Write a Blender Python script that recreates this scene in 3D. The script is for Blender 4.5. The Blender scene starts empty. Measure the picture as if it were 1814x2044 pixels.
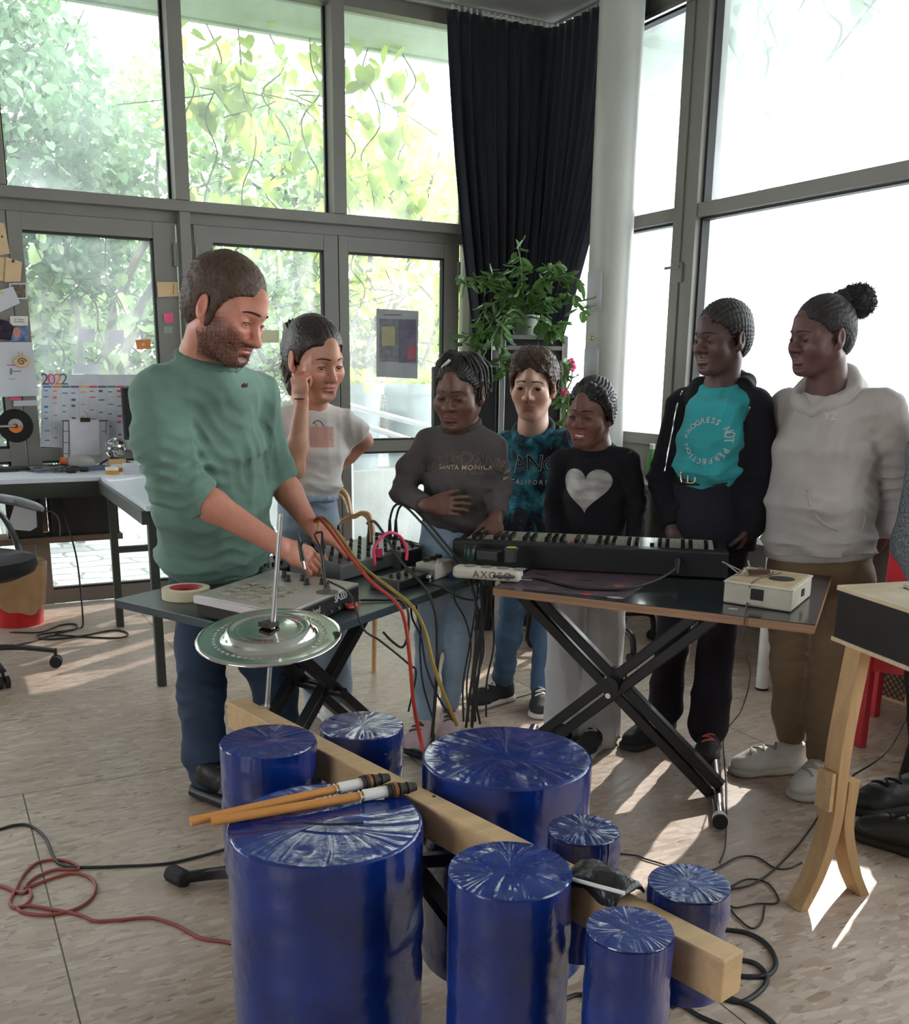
import bpy, bmesh, math, random
import numpy as np
from math import radians, sin, cos, pi, sqrt, atan2
from mathutils import Vector, Matrix, Quaternion
from mathutils.bvhtree import BVHTree

S = bpy.context.scene
COL = S.collection
# ------------------------------------------------------------------ camera
FPX, CXP, CYP, CAMH = 1998.4, 907.0, 1245.2, 1.30
def _cam_axes(yaw, pitch, roll):
    f = Vector((sin(yaw)*cos(pitch), cos(yaw)*cos(pitch), -sin(pitch)))
    r = Vector((cos(yaw), -sin(yaw), 0)); u = r.cross(f)
    return r*cos(roll)+u*sin(roll), -r*sin(roll)+u*cos(roll), f
RX, UX, FX = _cam_axes(radians(27.704), radians(14.168), radians(.683))
CAMP = Vector((0, 0, CAMH))
cd = bpy.data.cameras.new('camera'); cam = bpy.data.objects.new('camera', cd); COL.objects.link(cam)
cam.matrix_world = Matrix((( RX.x, UX.x, -FX.x, 0), (RX.y, UX.y, -FX.y, 0), (RX.z, UX.z, -FX.z, CAMH), (0, 0, 0, 1)))
cd.sensor_fit = 'HORIZONTAL'; cd.sensor_width = 36; cd.lens = FPX/1814*36
cd.shift_x = 0; cd.shift_y = (CYP-1022)/1814
cd.clip_start = .05; cd.clip_end = 200
S.camera = cam
# ------------------------------------------------------------------ world, sun, exposure
S.view_settings.view_transform = 'Standard'; S.view_settings.look = 'None'
S.view_settings.gamma = 1.0; S.view_settings.exposure = 1.85
try: S.view_settings.use_curve_mapping = False
except Exception: pass
SKY = 2.6
w = bpy.data.worlds.new('overcast_sky'); S.world = w; w.use_nodes = True
bg = w.node_tree.nodes['Background']; bg.inputs[0].default_value = (.93, .97, 1.0, 1); bg.inputs[1].default_value = SKY
sd = bpy.data.lights.new('sun', 'SUN'); sd.energy = 2.4; sd.angle = radians(.6); sd.color = (1, .93, .84)
sun = bpy.data.objects.new('sun', sd); COL.objects.link(sun)
SUNDIR = Vector((.70, .46, .54)).normalized()
sun.rotation_euler = SUNDIR.to_track_quat('Z', 'Y').to_euler(); sun.location = (9, 8, 9)
try:
    S.cycles.use_denoising = True
    S.cycles.max_bounces = 10; S.cycles.transparent_max_bounces = 24
    S.cycles.caustics_reflective = False; S.cycles.caustics_refractive = False
    S.cycles.sample_clamp_indirect = 6.0
except Exception: pass
# ------------------------------------------------------------------ sight lines measured on site: a point on a known plane
def sight(x, y): return FX + RX*((x-CXP)/FPX) - UX*((y-CYP)/FPX)
def P(x, y, Z=None, Y=None, X=None, D=None):
    d = sight(x, y)
    if Z is not None: t = (Z-CAMH)/d.z
    elif Y is not None: t = Y/d.y
    elif X is not None: t = X/d.x
    else: t = D
    return CAMP + d*t
V = Vector
# ------------------------------------------------------------------ materials
_M = {}
def nn(nt, t, **kw):
    n = nt.nodes.new(t)
    for k, v in kw.items():
        if k in n.inputs: n.inputs[k].default_value = v
        else: setattr(n, k, v)
    return n
def mat(name, c, rough=.6, metal=0, var=.08, nscale=12, bump=.0, bscale=60, coat=0, sheen=0, sss=0, attr=None, trans=0, spec=.5, emit=0, bdist=.01, stretch=None):
    """procedural surface: base colour with soft noise variation and a fine bump"""
    if name in _M: return _M[name]
    m = bpy.data.materials.new(name); m.use_nodes = True; nt = m.node_tree; L = nt.links
    b = nt.nodes['Principled BSDF']
    b.inputs['Roughness'].default_value = rough; b.inputs['Metallic'].default_value = metal
    b.inputs['Specular IOR Level'].default_value = spec
    if coat: b.inputs['Coat Weight'].default_value = coat; b.inputs['Coat Roughness'].default_value = .08
    if sheen: b.inputs['Sheen Weight'].default_value = sheen; b.inputs['Sheen Roughness'].default_value = .4
    if sss:
        b.inputs['Subsurface Weight'].default_value = sss; b.inputs['Subsurface Radius'].default_value = (1, .35, .2); b.inputs['Subsurface Scale'].default_value = .006
    tc = nn(nt, 'ShaderNodeTexCoord')
    src = tc.outputs['Object']
    if stretch:
        mp = nn(nt, 'ShaderNodeMapping'); mp.inputs['Scale'].default_value = stretch; L.new(src, mp.inputs[0]); src = mp.outputs[0]
    no = nn(nt, 'ShaderNodeTexNoise', Scale=nscale, Detail=4.0); L.new(src, no.inputs['Vector'])
    mx = nn(nt, 'ShaderNodeMix', data_type='RGBA', blend_type='MULTIPLY'); mx.inputs[0].default_value = 1
    cr = nn(nt, 'ShaderNodeValToRGB'); e = cr.color_ramp.elements
    e[0].position = .3; e[0].color = (1-var*1.6,)*3+(1,); e[1].position = .7; e[1].color = (1+var*.6,)*3+(1,)
    L.new(no.outputs[0], cr.inputs[0]); L.new(cr.outputs[0], mx.inputs[7])
    if attr:
        at = nn(nt, 'ShaderNodeAttribute', attribute_name=attr); L.new(at.outputs[0], mx.inputs[6])
    else: mx.inputs[6].default_value = tuple(c)+(1,)
    L.new(mx.outputs[2], b.inputs['Base Color'])
    if bump:
        n2 = nn(nt, 'ShaderNodeTexNoise', Scale=bscale, Detail=3.0); L.new(src, n2.inputs['Vector'])
        bp = nn(nt, 'ShaderNodeBump', Strength=bump, Distance=bdist); L.new(n2.outputs[0], bp.inputs['Height']); L.new(bp.outputs[0], b.inputs['Normal'])
    if trans:
        tr = nn(nt, 'ShaderNodeBsdfTranslucent'); L.new(mx.outputs[2], tr.inputs[0])
        ms = nn(nt, 'ShaderNodeMixShader'); ms.inputs[0].default_value = trans
        out = nt.nodes['Material Output']; L.new(b.outputs[0], ms.inputs[1]); L.new(tr.outputs[0], ms.inputs[2]); L.new(ms.outputs[0], out.inputs[0])
    if emit:
        b.inputs['Emission Color'].default_value = tuple(c)+(1,); b.inputs['Emission Strength'].default_value = emit
    _M[name] = m
    return m
def srgb(r, g, b):
    f = lambda u: (u/255/12.92) if u/255 < .04045 else ((u/255+.055)/1.055)**2.4
    return (f(r), f(g), f(b))
# ------------------------------------------------------------------ objects
_W = {}                                  # object name -> world matrix of the frame its mesh lives in
def tag(o, label=None, cat=None, group=None, kind=None):
    if label: o['label'] = label
    if cat: o['category'] = cat
    if group: o['group'] = group
    if kind: o['kind'] = kind
    return o
def thing(name, label=None, cat=None, loc=(0, 0, 0), rz=0, group=None, kind=None):
    o = bpy.data.objects.new(name, None); COL.objects.link(o)
    o.location = loc; o.rotation_euler = (0, 0, rz); o.empty_display_size = .1
    _W[o.name] = Matrix.Translation(loc) @ Matrix.Rotation(rz, 4, 'Z')
    return tag(o, label, cat, group, kind)
def link_mesh(name, me, m=None, parent=None, label=None, cat=None, group=None, kind=None, loc=None):
    """link a mesh given in world coordinates as one object, parented or standing alone"""
    o = bpy.data.objects.new(name, me); COL.objects.link(o)
    if m is not None:
        for mm in (m if isinstance(m, (list, tuple)) else [m]): me.materials.append(mm)
    if parent is not None:
        W = _W[parent.name]; me.transform(W.inverted()); o.parent = parent; _W[o.name] = W
    else:
        if loc is None:
            n = len(me.vertices); a = np.empty(n*3, np.float32); me.vertices.foreach_get('co', a); a = a.reshape(-1, 3)
            loc = ((a[:, 0].min()+a[:, 0].max())/2, (a[:, 1].min()+a[:, 1].max())/2, a[:, 2].min())
        W = Matrix.Translation(loc); me.transform(W.inverted()); o.location = loc; _W[o.name] = W
    return tag(o, label, cat, group, kind)
def frame_of(d, hint=(0, 0, 1)):
    d = Vector(d).normalized(); h = Vector(hint)
    if abs(d.dot(h)) > .97: h = Vector((1, 0, 0))
    s = d.cross(h).normalized(); return s, s.cross(d).normalized(), d
def spline(pts, n=8):
    """Catmull-Rom through points"""
    p = [Vector(q) for q in pts]
    if len(p) < 3: return p
    p = [p[0]*2-p[1]] + p + [p[-1]*2-p[-2]]; out = []
    for i in range(1, len(p)-2):
        a, b, c, d = p[i-1:i+3]
        for k in range(n):
            t = k/n
            out.append(.5*((2*b)+(c-a)*t+(2*a-5*b+4*c-d)*t*t+(3*b-a-3*c+d)*t**3))
    out.append(p[-2]); return out
class MB:
    """collects shapes (world coordinates) that end up as ONE mesh"""
    def __init__(s): s.v = []; s.f = []; s.mi = []; s.cur = 0; s.X = None
    def add(s, v, f):
        o = len(s.v)
        s.v += [tuple(s.X @ Vector(q)) for q in v] if s.X else [tuple(q) for q in v]
        s.f += [tuple(i+o for i in q) for q in f]; s.mi += [s.cur]*len(f); return s
    def box(s, c, size, rz=0, M=None, taper=1.0):
        x, y, z = [q/2 for q in size]
        v = [Vector((sx*x*(taper if sz > 0 else 1), sy*y*(taper if sz > 0 else 1), sz*z)) for sz in (-1, 1) for sx, sy in ((-1, -1), (1, -1), (1, 1), (-1, 1))]
        R = M if M is not None else Matrix.Rotation(rz, 3, 'Z')
        v = [R @ q + Vector(c) for q in v]
        return s.add(v, [(3, 2, 1, 0), (4, 5, 6, 7), (0, 1, 5, 4), (1, 2, 6, 5), (2, 3, 7, 6), (3, 0, 4, 7)])
    def slab(s, corners, z0, z1):
        """prism over a ground outline (counter-clockwise)"""
        n = len(corners); v = [(c[0], c[1], z0) for c in corners]+[(c[0], c[1], z1) for c in corners]
        return s.add(v, [tuple(range(n))[::-1], tuple(range(n, 2*n))]+[(i, (i+1) % n, n+(i+1) % n, n+i) for i in range(n)])
    def bar(s, a, b, w, h=None, hint=(0, 0, 1)):
        """square-section bar from a to b"""
        h = h or w; a = Vector(a); b = Vector(b); x, y, d = frame_of(b-a, hint)
        v = [q+x*sx*w/2+y*sy*h/2 for q in (a, b) for sx, sy in ((-1, -1), (1, -1), (1, 1), (-1, 1))]
        return s.add(v, [(3, 2, 1, 0), (4, 5, 6, 7), (0, 1, 5, 4), (1, 2, 6, 5), (2, 3, 7, 6), (3, 0, 4, 7)])
    def cyl(s, a, b, r, r2=None, n=20, cap=True):
        a = Vector(a); b = Vector(b); r2 = r if r2 is None else r2; x, y, d = frame_of(b-a)
        v = [a+(x*cos(2*pi*i/n)+y*sin(2*pi*i/n))*r for i in range(n)]+[b+(x*cos(2*pi*i/n)+y*sin(2*pi*i/n))*r2 for i in range(n)]
        f = [(i, (i+1) % n, n+(i+1) % n, n+i) for i in range(n)]
        if cap: f += [tuple(range(n))[::-1], tuple(range(n, 2*n))]
        return s.add(v, f)
    def tube(s, pts, r, n=8, smooth=0, r2=None, cap=True, flat=1.0):
        p = spline(pts, smooth) if smooth else [Vector(q) for q in pts]
        m = len(p); v = []; f = []; prev = None
        for i in range(m):
            d = (p[min(i+1, m-1)]-p[max(i-1, 0)])
            if d.length < 1e-9: d = Vector((0, 0, 1))
            if prev is None: x, y, d = frame_of(d)
            else:
                d = d.normalized(); x = (prev-d*prev.dot(d))
                x = x.normalized() if x.length > 1e-6 else frame_of(d)[0]; y = d.cross(x)
            prev = x; q = r if r2 is None else r+(r2-r)*i/(m-1)
            if callable(r): q = r(i/(m-1))
            v += [p[i]+x*cos(2*pi*k/n)*q+y*sin(2*pi*k/n)*q*flat for k in range(n)]
        for i in range(m-1):
            f += [(i*n+k, i*n+(k+1) % n, (i+1)*n+(k+1) % n, (i+1)*n+k) for k in range(n)]
        if cap: f += [tuple(range(n))[::-1], tuple(range((m-1)*n, m*n))]
        return s.add(v, f)
    def lathe(s, prof, o=(0, 0, 0), n=32, M=None, sx=1, sy=1):
        """profile [(r,z)...] spun about z"""
        R = M if M is not None else Matrix.Identity(3); o = Vector(o); m = len(prof)
        v = [o+R @ Vector((r*cos(2*pi*i/n)*sx, r*sin(2*pi*i/n)*sy, z)) for r, z in prof for i in range(n)]
        f = [(j*n+i, j*n+(i+1) % n, (j+1)*n+(i+1) % n, (j+1)*n+i) for j in range(m-1) for i in range(n)]
        f += [tuple(range(n))[::-1], tuple(range((m-1)*n, m*n))]
        return s.add(v, f)
    def plate(s, pts, nrm, t):
        """flat sheet of thickness t from an outline"""
        n = len(pts); d = Vector(nrm).normalized()*t; p = [Vector(q) for q in pts]
        v = p+[q+d for q in p]
        return s.add(v, [tuple(range(n))[::-1], tuple(range(n, 2*n))]+[(i, (i+1) % n, n+(i+1) % n, n+i) for i in range(n)])
    def ball(s, c, r, n=16, m=10, sc=(1, 1, 1), M=None):
        R = M if M is not None else Matrix.Identity(3)
        prof = [(max(1e-4, sin(pi*j/m))*r, -cos(pi*j/m)*r) for j in range(m+1)]
        o = Vector(c); v = [o+R @ Vector((a*cos(2*pi*i/n)*sc[0], a*sin(2*pi*i/n)*sc[1], z*sc[2])) for a, z in prof for i in range(n)]
        f = [(j*n+i, j*n+(i+1) % n, (j+1)*n+(i+1) % n, (j+1)*n+i) for j in range(m) for i in range(n)]
        return s.add(v, f)
    def build(s, name, m=None, parent=None, smooth=35, bevel=0, label=None, cat=None, group=None, kind=None, loc=None, seg=2):
        me = bpy.data.meshes.new(name); me.from_pydata(s.v, [], s.f); me.update()
        bm = bmesh.new(); bm.from_mesh(me); bmesh.ops.recalc_face_normals(bm, faces=bm.faces)
        bm.to_mesh(me); bm.free()
        if len(set(s.mi)) > 1: me.polygons.foreach_set('material_index', s.mi)
        if smooth:
            me.polygons.foreach_set('use_smooth', [True]*len(me.polygons))
            try: me.set_sharp_from_angle(angle=radians(smooth))
            except Exception: pass
        o = link_mesh(name, me, m, parent, label, cat, group, kind, loc)
        if bevel:
            b = o.modifiers.new('edge', 'BEVEL'); b.width = bevel; b.segments = seg; b.limit_method = 'ANGLE'; b.angle_limit = radians(40)
        return o
def solo(name, mb, m, label, cat, group=None, smooth=35, bevel=0, kind=None, loc=None):
    return mb.build(name, m, None, smooth, bevel, label, cat, group, kind, loc)
def text_mesh(body, size, M, m, name, parent, extrude=.0006, spacing=1.0, bold=0.0, shrink=None, label=None, off=.0015, align='CENTER', arc=None, conform=None):
    """lettering as real geometry; M maps the text plane to the world; conform = BVH (world) to lay it on, along direction"""
    cu = bpy.data.curves.new(name, 'FONT'); cu.body = body; cu.size = size; cu.align_x = align; cu.align_y = 'CENTER'
    cu.space_character = spacing; cu.offset = bold; cu.resolution_u = 3
    if conform is None: cu.extrude = extrude
    t = bpy.data.objects.new(name, cu); COL.objects.link(t)
    dg = bpy.context.evaluated_depsgraph_get(); me = bpy.data.meshes.new_from_object(t.evaluated_get(dg))
    bpy.data.objects.remove(t); bpy.data.curves.remove(cu)
    bm = bmesh.new(); bm.from_mesh(me)
    if conform is not None:
        bmesh.ops.triangulate(bm, faces=bm.faces)
        for _ in range(6):
            ed = [e for e in bm.edges if e.calc_length() > size*.16]
            if not ed: break
            bmesh.ops.subdivide_edges(bm, edges=ed, cuts=1); bmesh.ops.triangulate(bm, faces=[f for f in bm.faces if len(f.verts) > 3])
    for v in bm.verts:
        x, y, z = v.co
        if arc:
            a = x/arc; x, y = (arc+y)*sin(a), (arc+y)*cos(a)-arc
        v.co = M @ Vector((x, y, z))
    if conform is not None:
        bvh, d = conform; d = Vector(d).normalized()
        for v in bm.verts:
            h, n, i, dist = bvh.ray_cast(v.co-d*.12, d, .3)
            if h is not None: v.co = h-d*off
        bmesh.ops.solidify(bm, geom=bm.faces[:], thickness=.0008)
    me2 = bpy.data.meshes.new(name); bm.to_mesh(me2); bm.free(); bpy.data.meshes.remove(me)
    return link_mesh(name, me2, m, parent, label)
# ================================================================== the setting
YW, XW, CEIL = 5.873, 3.766, 3.35
XL, YB = -5.0, -4.5                      # how far the studio runs to the side and behind
frame_m = mat('grey_painted_aluminium', srgb(128, 124, 118), .45, var=.05, nscale=4, bump=.05, bscale=150)
dark_m = mat('dark_gasket', (.012, .012, .012), .6)
ceil_m = mat('grey_ceiling_board', srgb(176, 178, 174), .85, var=.05, nscale=2)
wall_m = mat('grey_wall_panel', srgb(120, 118, 112), .7, var=.06, nscale=3)
col_m = mat('pale_grey_column_paint', srgb(176, 176, 168), .38, var=.09, nscale=5, bump=.1, bscale=30, stretch=(1, 1, .3))
concrete_m = mat('concrete', srgb(170, 172, 168), .9, var=.15, nscale=5, bump=.3, bscale=40)

def floor_material():
    m = bpy.data.materials.new('strand_board_floor'); m.use_nodes = True; nt = m.node_tree; L = nt.links
    b = nt.nodes['Principled BSDF']; tc = nn(nt, 'ShaderNodeTexCoord')
    def chips(angle, sx, sy, off):
        mp = nn(nt, 'ShaderNodeMapping'); mp.inputs['Rotation'].default_value = (0, 0, radians(angle)); mp.inputs['Scale'].default_value = (sx, sy, 1); mp.inputs['Location'].default_value = (off, off*2, 0)
        L.new(tc.outputs['Object'], mp.inputs[0])
        v = nn(nt, 'ShaderNodeTexVoronoi', Scale=1.0); L.new(mp.outputs[0], v.inputs['Vector']); return v
    A = chips(22, 14, 66, .3); B = chips(95, 15, 60, 1.7); Cc = chips(-40, 16, 70, 4.1); Dd = chips(64, 13, 62, 2.2)
    def grey(v):
        s = nn(nt, 'ShaderNodeSeparateColor'); L.new(v.outputs['Color'], s.inputs[0]); return s.outputs[0]
    def pick(a, b_, f):
        mx = nn(nt, 'ShaderNodeMix', data_type='FLOAT'); L.new(f, mx.inputs[0]); L.new(a, mx.inputs[2]); L.new(b_, mx.inputs[3]); return mx.outputs[0]
    def thr(scale, lo, hi, w=None):
        n = nn(nt, 'ShaderNodeTexNoise', Scale=scale, Detail=2.0); L.new(tc.outputs['Object'], n.inputs['Vector'])
        r = nn(nt, 'ShaderNodeMapRange'); r.inputs[1].default_value = lo; r.inputs[2].default_value = hi; L.new(n.outputs[0], r.inputs[0]); return r.outputs[0]
    # strands lie in all directions: patches choose one of four
    wn_ = nn(nt, 'ShaderNodeTexNoise', Scale=9.0, Detail=2.0); L.new(tc.outputs['Object'], wn_.inputs['Vector'])
    wm = nn(nt, 'ShaderNodeMix', data_type='RGBA', blend_type='LINEAR_LIGHT'); wm.inputs[0].default_value = .06; L.new(tc.outputs['Object'], wm.inputs[6]); L.new(wn_.outputs['Color'], wm.inputs[7])
    pv = nn(nt, 'ShaderNodeTexVoronoi', Scale=17.0); L.new(wm.outputs[2], pv.inputs['Vector']); pr_ = nn(nt, 'ShaderNodeSeparateColor'); L.new(pv.outputs['Color'], pr_.inputs[0])
    def gt(ch, v):
        n = nn(nt, 'ShaderNodeMath', operation='GREATER_THAN'); n.inputs[1].default_value = v; L.new(pr_.outputs[ch], n.inputs[0]); return n.outputs[0]
    g = pick(pick(grey(A), grey(B), gt(0, .5)), pick(grey(Cc), grey(Dd), gt(0, .5)), gt(1, .5))
    cr = nn(nt, 'ShaderNodeValToRGB'); e = cr.color_ramp.elements
    e[0].position = 0; e[0].color = srgb(164, 142, 124)+(1,); e[1].position = 1; e[1].color = srgb(212, 196, 182)+(1,)
    for p, c in ((.08, srgb(180, 159, 142)), (.45, srgb(190, 170, 154)), (.8, srgb(199, 181, 166))):
        q = e.new(p); q.color = c+(1,)
    L.new(g, cr.inputs[0])
    # small dark flecks between the strands
    fl = chips(15, 46, 190, 7.7); r = nn(nt, 'ShaderNodeMapRange'); r.inputs[1].default_value = .0; r.inputs[2].default_value = .06; L.new(grey(fl), r.inputs[0])
    fm = nn(nt, 'ShaderNodeMath', operation='MAXIMUM'); L.new(r.outputs[0], fm.inputs[0]); L.new(thr(22, .46, .5), fm.inputs[1])
    dk = nn(nt, 'ShaderNodeMix', data_type='RGBA', blend_type='MULTIPLY'); dk.inputs[0].default_value = 1
    c2 = nn(nt, 'ShaderNodeValToRGB'); c2.color_ramp.elements[0].color = (.5, .45, .4, 1); c2.color_ramp.elements[0].position = .2; L.new(fm.outputs[0], c2.inputs[0])
    L.new(cr.outputs[0], dk.inputs[6]); L.new(c2.outputs[0], dk.inputs[7])
    # worn, dirty patches
    st = nn(nt, 'ShaderNodeTexNoise', Scale=1.3, Detail=5.0); L.new(tc.outputs['Object'], st.inputs['Vector'])
    c3 = nn(nt, 'ShaderNodeValToRGB'); c3.color_ramp.elements[0].position = .35; c3.color_ramp.elements[0].color = (.78, .75, .72, 1); c3.color_ramp.elements[1].position = .6; L.new(st.outputs[0], c3.inputs[0])
    d2 = nn(nt, 'ShaderNodeMix', data_type='RGBA', blend_type='MULTIPLY'); d2.inputs[0].default_value = 1
    L.new(dk.outputs[2], d2.inputs[6]); L.new(c3.outputs[0], d2.inputs[7])
    # board joints
    mp = nn(nt, 'ShaderNodeMapping'); mp.inputs['Location'].default_value = (-.16, -3.2, 0)
    L.new(tc.outputs['Object'], mp.inputs[0])
    br = nn(nt, 'ShaderNodeTexBrick', Scale=1.0); br.inputs['Brick Width'].default_value = 1.22; br.inputs['Row Height'].default_value = 2.4; br.inputs['Mortar Size'].default_value = .0022; br.inputs['Mortar Smooth'].default_value = .2
    br.inputs['Color1'].default_value = (1, 1, 1, 1); br.inputs['Color2'].default_value = (1, 1, 1, 1); br.inputs['Mortar'].default_value = (.12, .1, .09, 1)
    br.offset = .35; L.new(mp.outputs[0], br.inputs[0])
    d3 = nn(nt, 'ShaderNodeMix', data_type='RGBA', blend_type='MULTIPLY'); d3.inputs[0].default_value = 1
    L.new(d2.outputs[2], d3.inputs[6]); L.new(br.outputs[0], d3.inputs[7]); L.new(d3.outputs[2], b.inputs['Base Color'])
    rr = nn(nt, 'ShaderNodeMapRange'); rr.inputs[3].default_value = .34; rr.inputs[4].default_value = .55; L.new(g, rr.inputs[0]); L.new(rr.outputs[0], b.inputs['Roughness'])
    bp = nn(nt, 'ShaderNodeBump', Strength=.25, Distance=.004); L.new(g, bp.inputs['Height']); L.new(bp.outputs[0], b.inputs['Normal'])
    return m
mb = MB(); mb.box(((XL+XW+.1)/2, (YB+YW+.04)/2, -.05), (XW-XL+.1, YW-YB+.04, .1)); solo('floor', mb, floor_material(), None, None, kind='structure', smooth=0, loc=(0, 0, 0))
mb = MB(); mb.box(((XL+XW)/2, (YB+YW)/2, CEIL+.06), (XW-XL+.2, YW-YB+.2, .12)); solo('ceiling', mb, ceil_m, None, None, kind='structure', smooth=0)
# studio walls beside and behind the camera, unseen; side opening sized for fill light
mb = MB(); mb.box((XL-.1, (YB+YW)/2, .45), (.2, YW-YB, .9)); mb.box((XL-.1, (YB+YW)/2, 2.95), (.2, YW-YB, .8)); mb.box((XL-.1, -3, 1.7), (.2, 2.4, 1.7)); mb.box((XL-.1, 3.1, 1.7), (.2, 4.2, 1.7))
solo('wall_left', mb, wall_m, None, None, kind='structure', smooth=0)
mb = MB(); mb.box(((XL+XW)/2, YB-.1, 1.7), (XW-XL+.4, .2, 3.4)); solo('wall_back', mb, wall_m, None, None, kind='structure', smooth=0)

def glass_material(name, haze, tint=(1, 1, 1), streak=(14, 14, 2)):
    """clear pane with a thin film of dried streaks and dust that scatters daylight"""
    m = bpy.data.materials.new(name); m.use_nodes = True; nt = m.node_tree; L = nt.links; nt.nodes.clear()
    out = nn(nt, 'ShaderNodeOutputMaterial'); t = nn(nt, 'ShaderNodeBsdfTransparent'); t.inputs[0].default_value = tuple(tint)+(1,)
    g = nn(nt, 'ShaderNodeBsdfGlossy', Roughness=.03); lw = nn(nt, 'ShaderNodeLayerWeight', Blend=.25)
    mr = nn(nt, 'ShaderNodeMapRange'); mr.inputs[3].default_value = .03; mr.inputs[4].default_value = .5; L.new(lw.outputs['Fresnel'], mr.inputs[0])
    a = nn(nt, 'ShaderNodeMixShader'); L.new(mr.outputs[0], a.inputs[0]); L.new(t.outputs[0], a.inputs[1]); L.new(g.outputs[0], a.inputs[2])
    tl = nn(nt, 'ShaderNodeBsdfTranslucent'); tl.inputs[0].default_value = (.85, .93, .95, 1)
    tc = nn(nt, 'ShaderNodeTexCoord'); mp = nn(nt, 'ShaderNodeMapping'); mp.inputs['Scale'].default_value = streak; L.new(tc.outputs['Object'], mp.inputs[0])
    n1 = nn(nt, 'ShaderNodeTexNoise', Scale=1.0, Detail=6.0); L.new(mp.outputs[0], n1.inputs['Vector'])
    n2 = nn(nt, 'ShaderNodeTexNoise', Scale=1.6, Detail=2.0); L.new(tc.outputs['Object'], n2.inputs['Vector'])
    ml = nn(nt, 'ShaderNodeMath', operation='MULTIPLY'); L.new(n1.outputs[0], ml.inputs[0]); L.new(n2.outputs[0], ml.inputs[1])
    r = nn(nt, 'ShaderNodeMapRange'); r.inputs[1].default_value = .12; r.inputs[2].default_value = .4; r.inputs[3].default_value = haze*.35; r.inputs[4].default_value = haze*1.6; L.new(ml.outputs[0], r.inputs[0])
    s = nn(nt, 'ShaderNodeMixShader'); L.new(r.outputs[0], s.inputs[0]); L.new(a.outputs[0], s.inputs[1]); L.new(tl.outputs[0], s.inputs[2]); L.new(s.outputs[0], out.inputs[0])
    return m
clear_g = glass_material('door_glass', .13, streak=(5, 5, 1.6)); dusty_g = glass_material('dusty_upper_glass', .18, streak=(4, 4, 1.4)); milky_g = glass_material('streaked_upper_glass', .42, streak=(3.2, 3.2, 1.3))

# ---- glazed front on the garden side (runs along x at y = YW)
ZT0, ZT1 = 2.122, 2.178                  # transom
mull = [-1.37, -.445, .458, 1.37, 2.275, 3.16]
mb = MB()
mb.box(((XL+XW)/2, YW+.02, (ZT0+ZT1)/2), (XW-XL, .14, ZT1-ZT0)); solo('trim_1', mb, frame_m, None, None, kind='structure', smooth=0, bevel=.003)
mb = MB(); mb.box(((XL+XW)/2, YW+.05, 2.095), (XW-XL, .07, .056)); solo('trim_2', mb, frame_m, None, None, kind='structure', smooth=0)
mb = MB(); mb.box(((XL+XW)/2, YW+.03, 3.31), (XW-XL, .12, .08)); solo('trim_3', mb, frame_m, None, None, kind='structure', smooth=0)
for i, x in enumerate(mull):
    mb = MB(); mb.box((x, YW, (ZT1+3.35)/2), (.076, .13, 3.35-ZT1))
    if i not in (2, 4): mb.box((x+.01, YW+.03, ZT0/2), (.056, .14, ZT0))
    solo('trim_%d' % (4+i), mb, frame_m, None, None, kind='structure', smooth=0, bevel=.002)
mb = MB(); mb.box((3.47, YW+.04, ZT0/2), (.62, .1, ZT0)); mb.box((3.69, YW+.02, 1.7), (.16, .14, 3.35)); solo('wall_front', mb, frame_m, None, None, kind='structure', smooth=0)
mb = MB(); mb.box((-3.3, YW+.1, 1.06), (3.5, .1, 2.12)); solo('wall_side', mb, frame_m, None, None, kind='structure', smooth=0)
ed = mull+[3.62]
for i in range(len(ed)-1):
    x0, x1 = ed[i]+.04, ed[i+1]-.04
    w_ = thing('window_%d' % (i+1), kind='structure', loc=((x0+x1)/2, YW, ZT1))
    mb = MB(); b = .012
    mb.box((x0+b/2, YW+.05, (ZT1+3.27)/2), (b, .03, 3.27-ZT1)); mb.box((x1-b/2, YW+.05, (ZT1+3.27)/2), (b, .03, 3.27-ZT1))
    mb.build('gasket', dark_m, w_, smooth=0)
    mb = MB(); mb.box(((x0+x1)/2, YW+.05, (ZT1+3.27)/2), (x1-x0, .006, 3.27-ZT1)); mb.build('pane', milky_g if i in (0, 1) else dusty_g, w_, smooth=0)
door_n = 0
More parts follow.
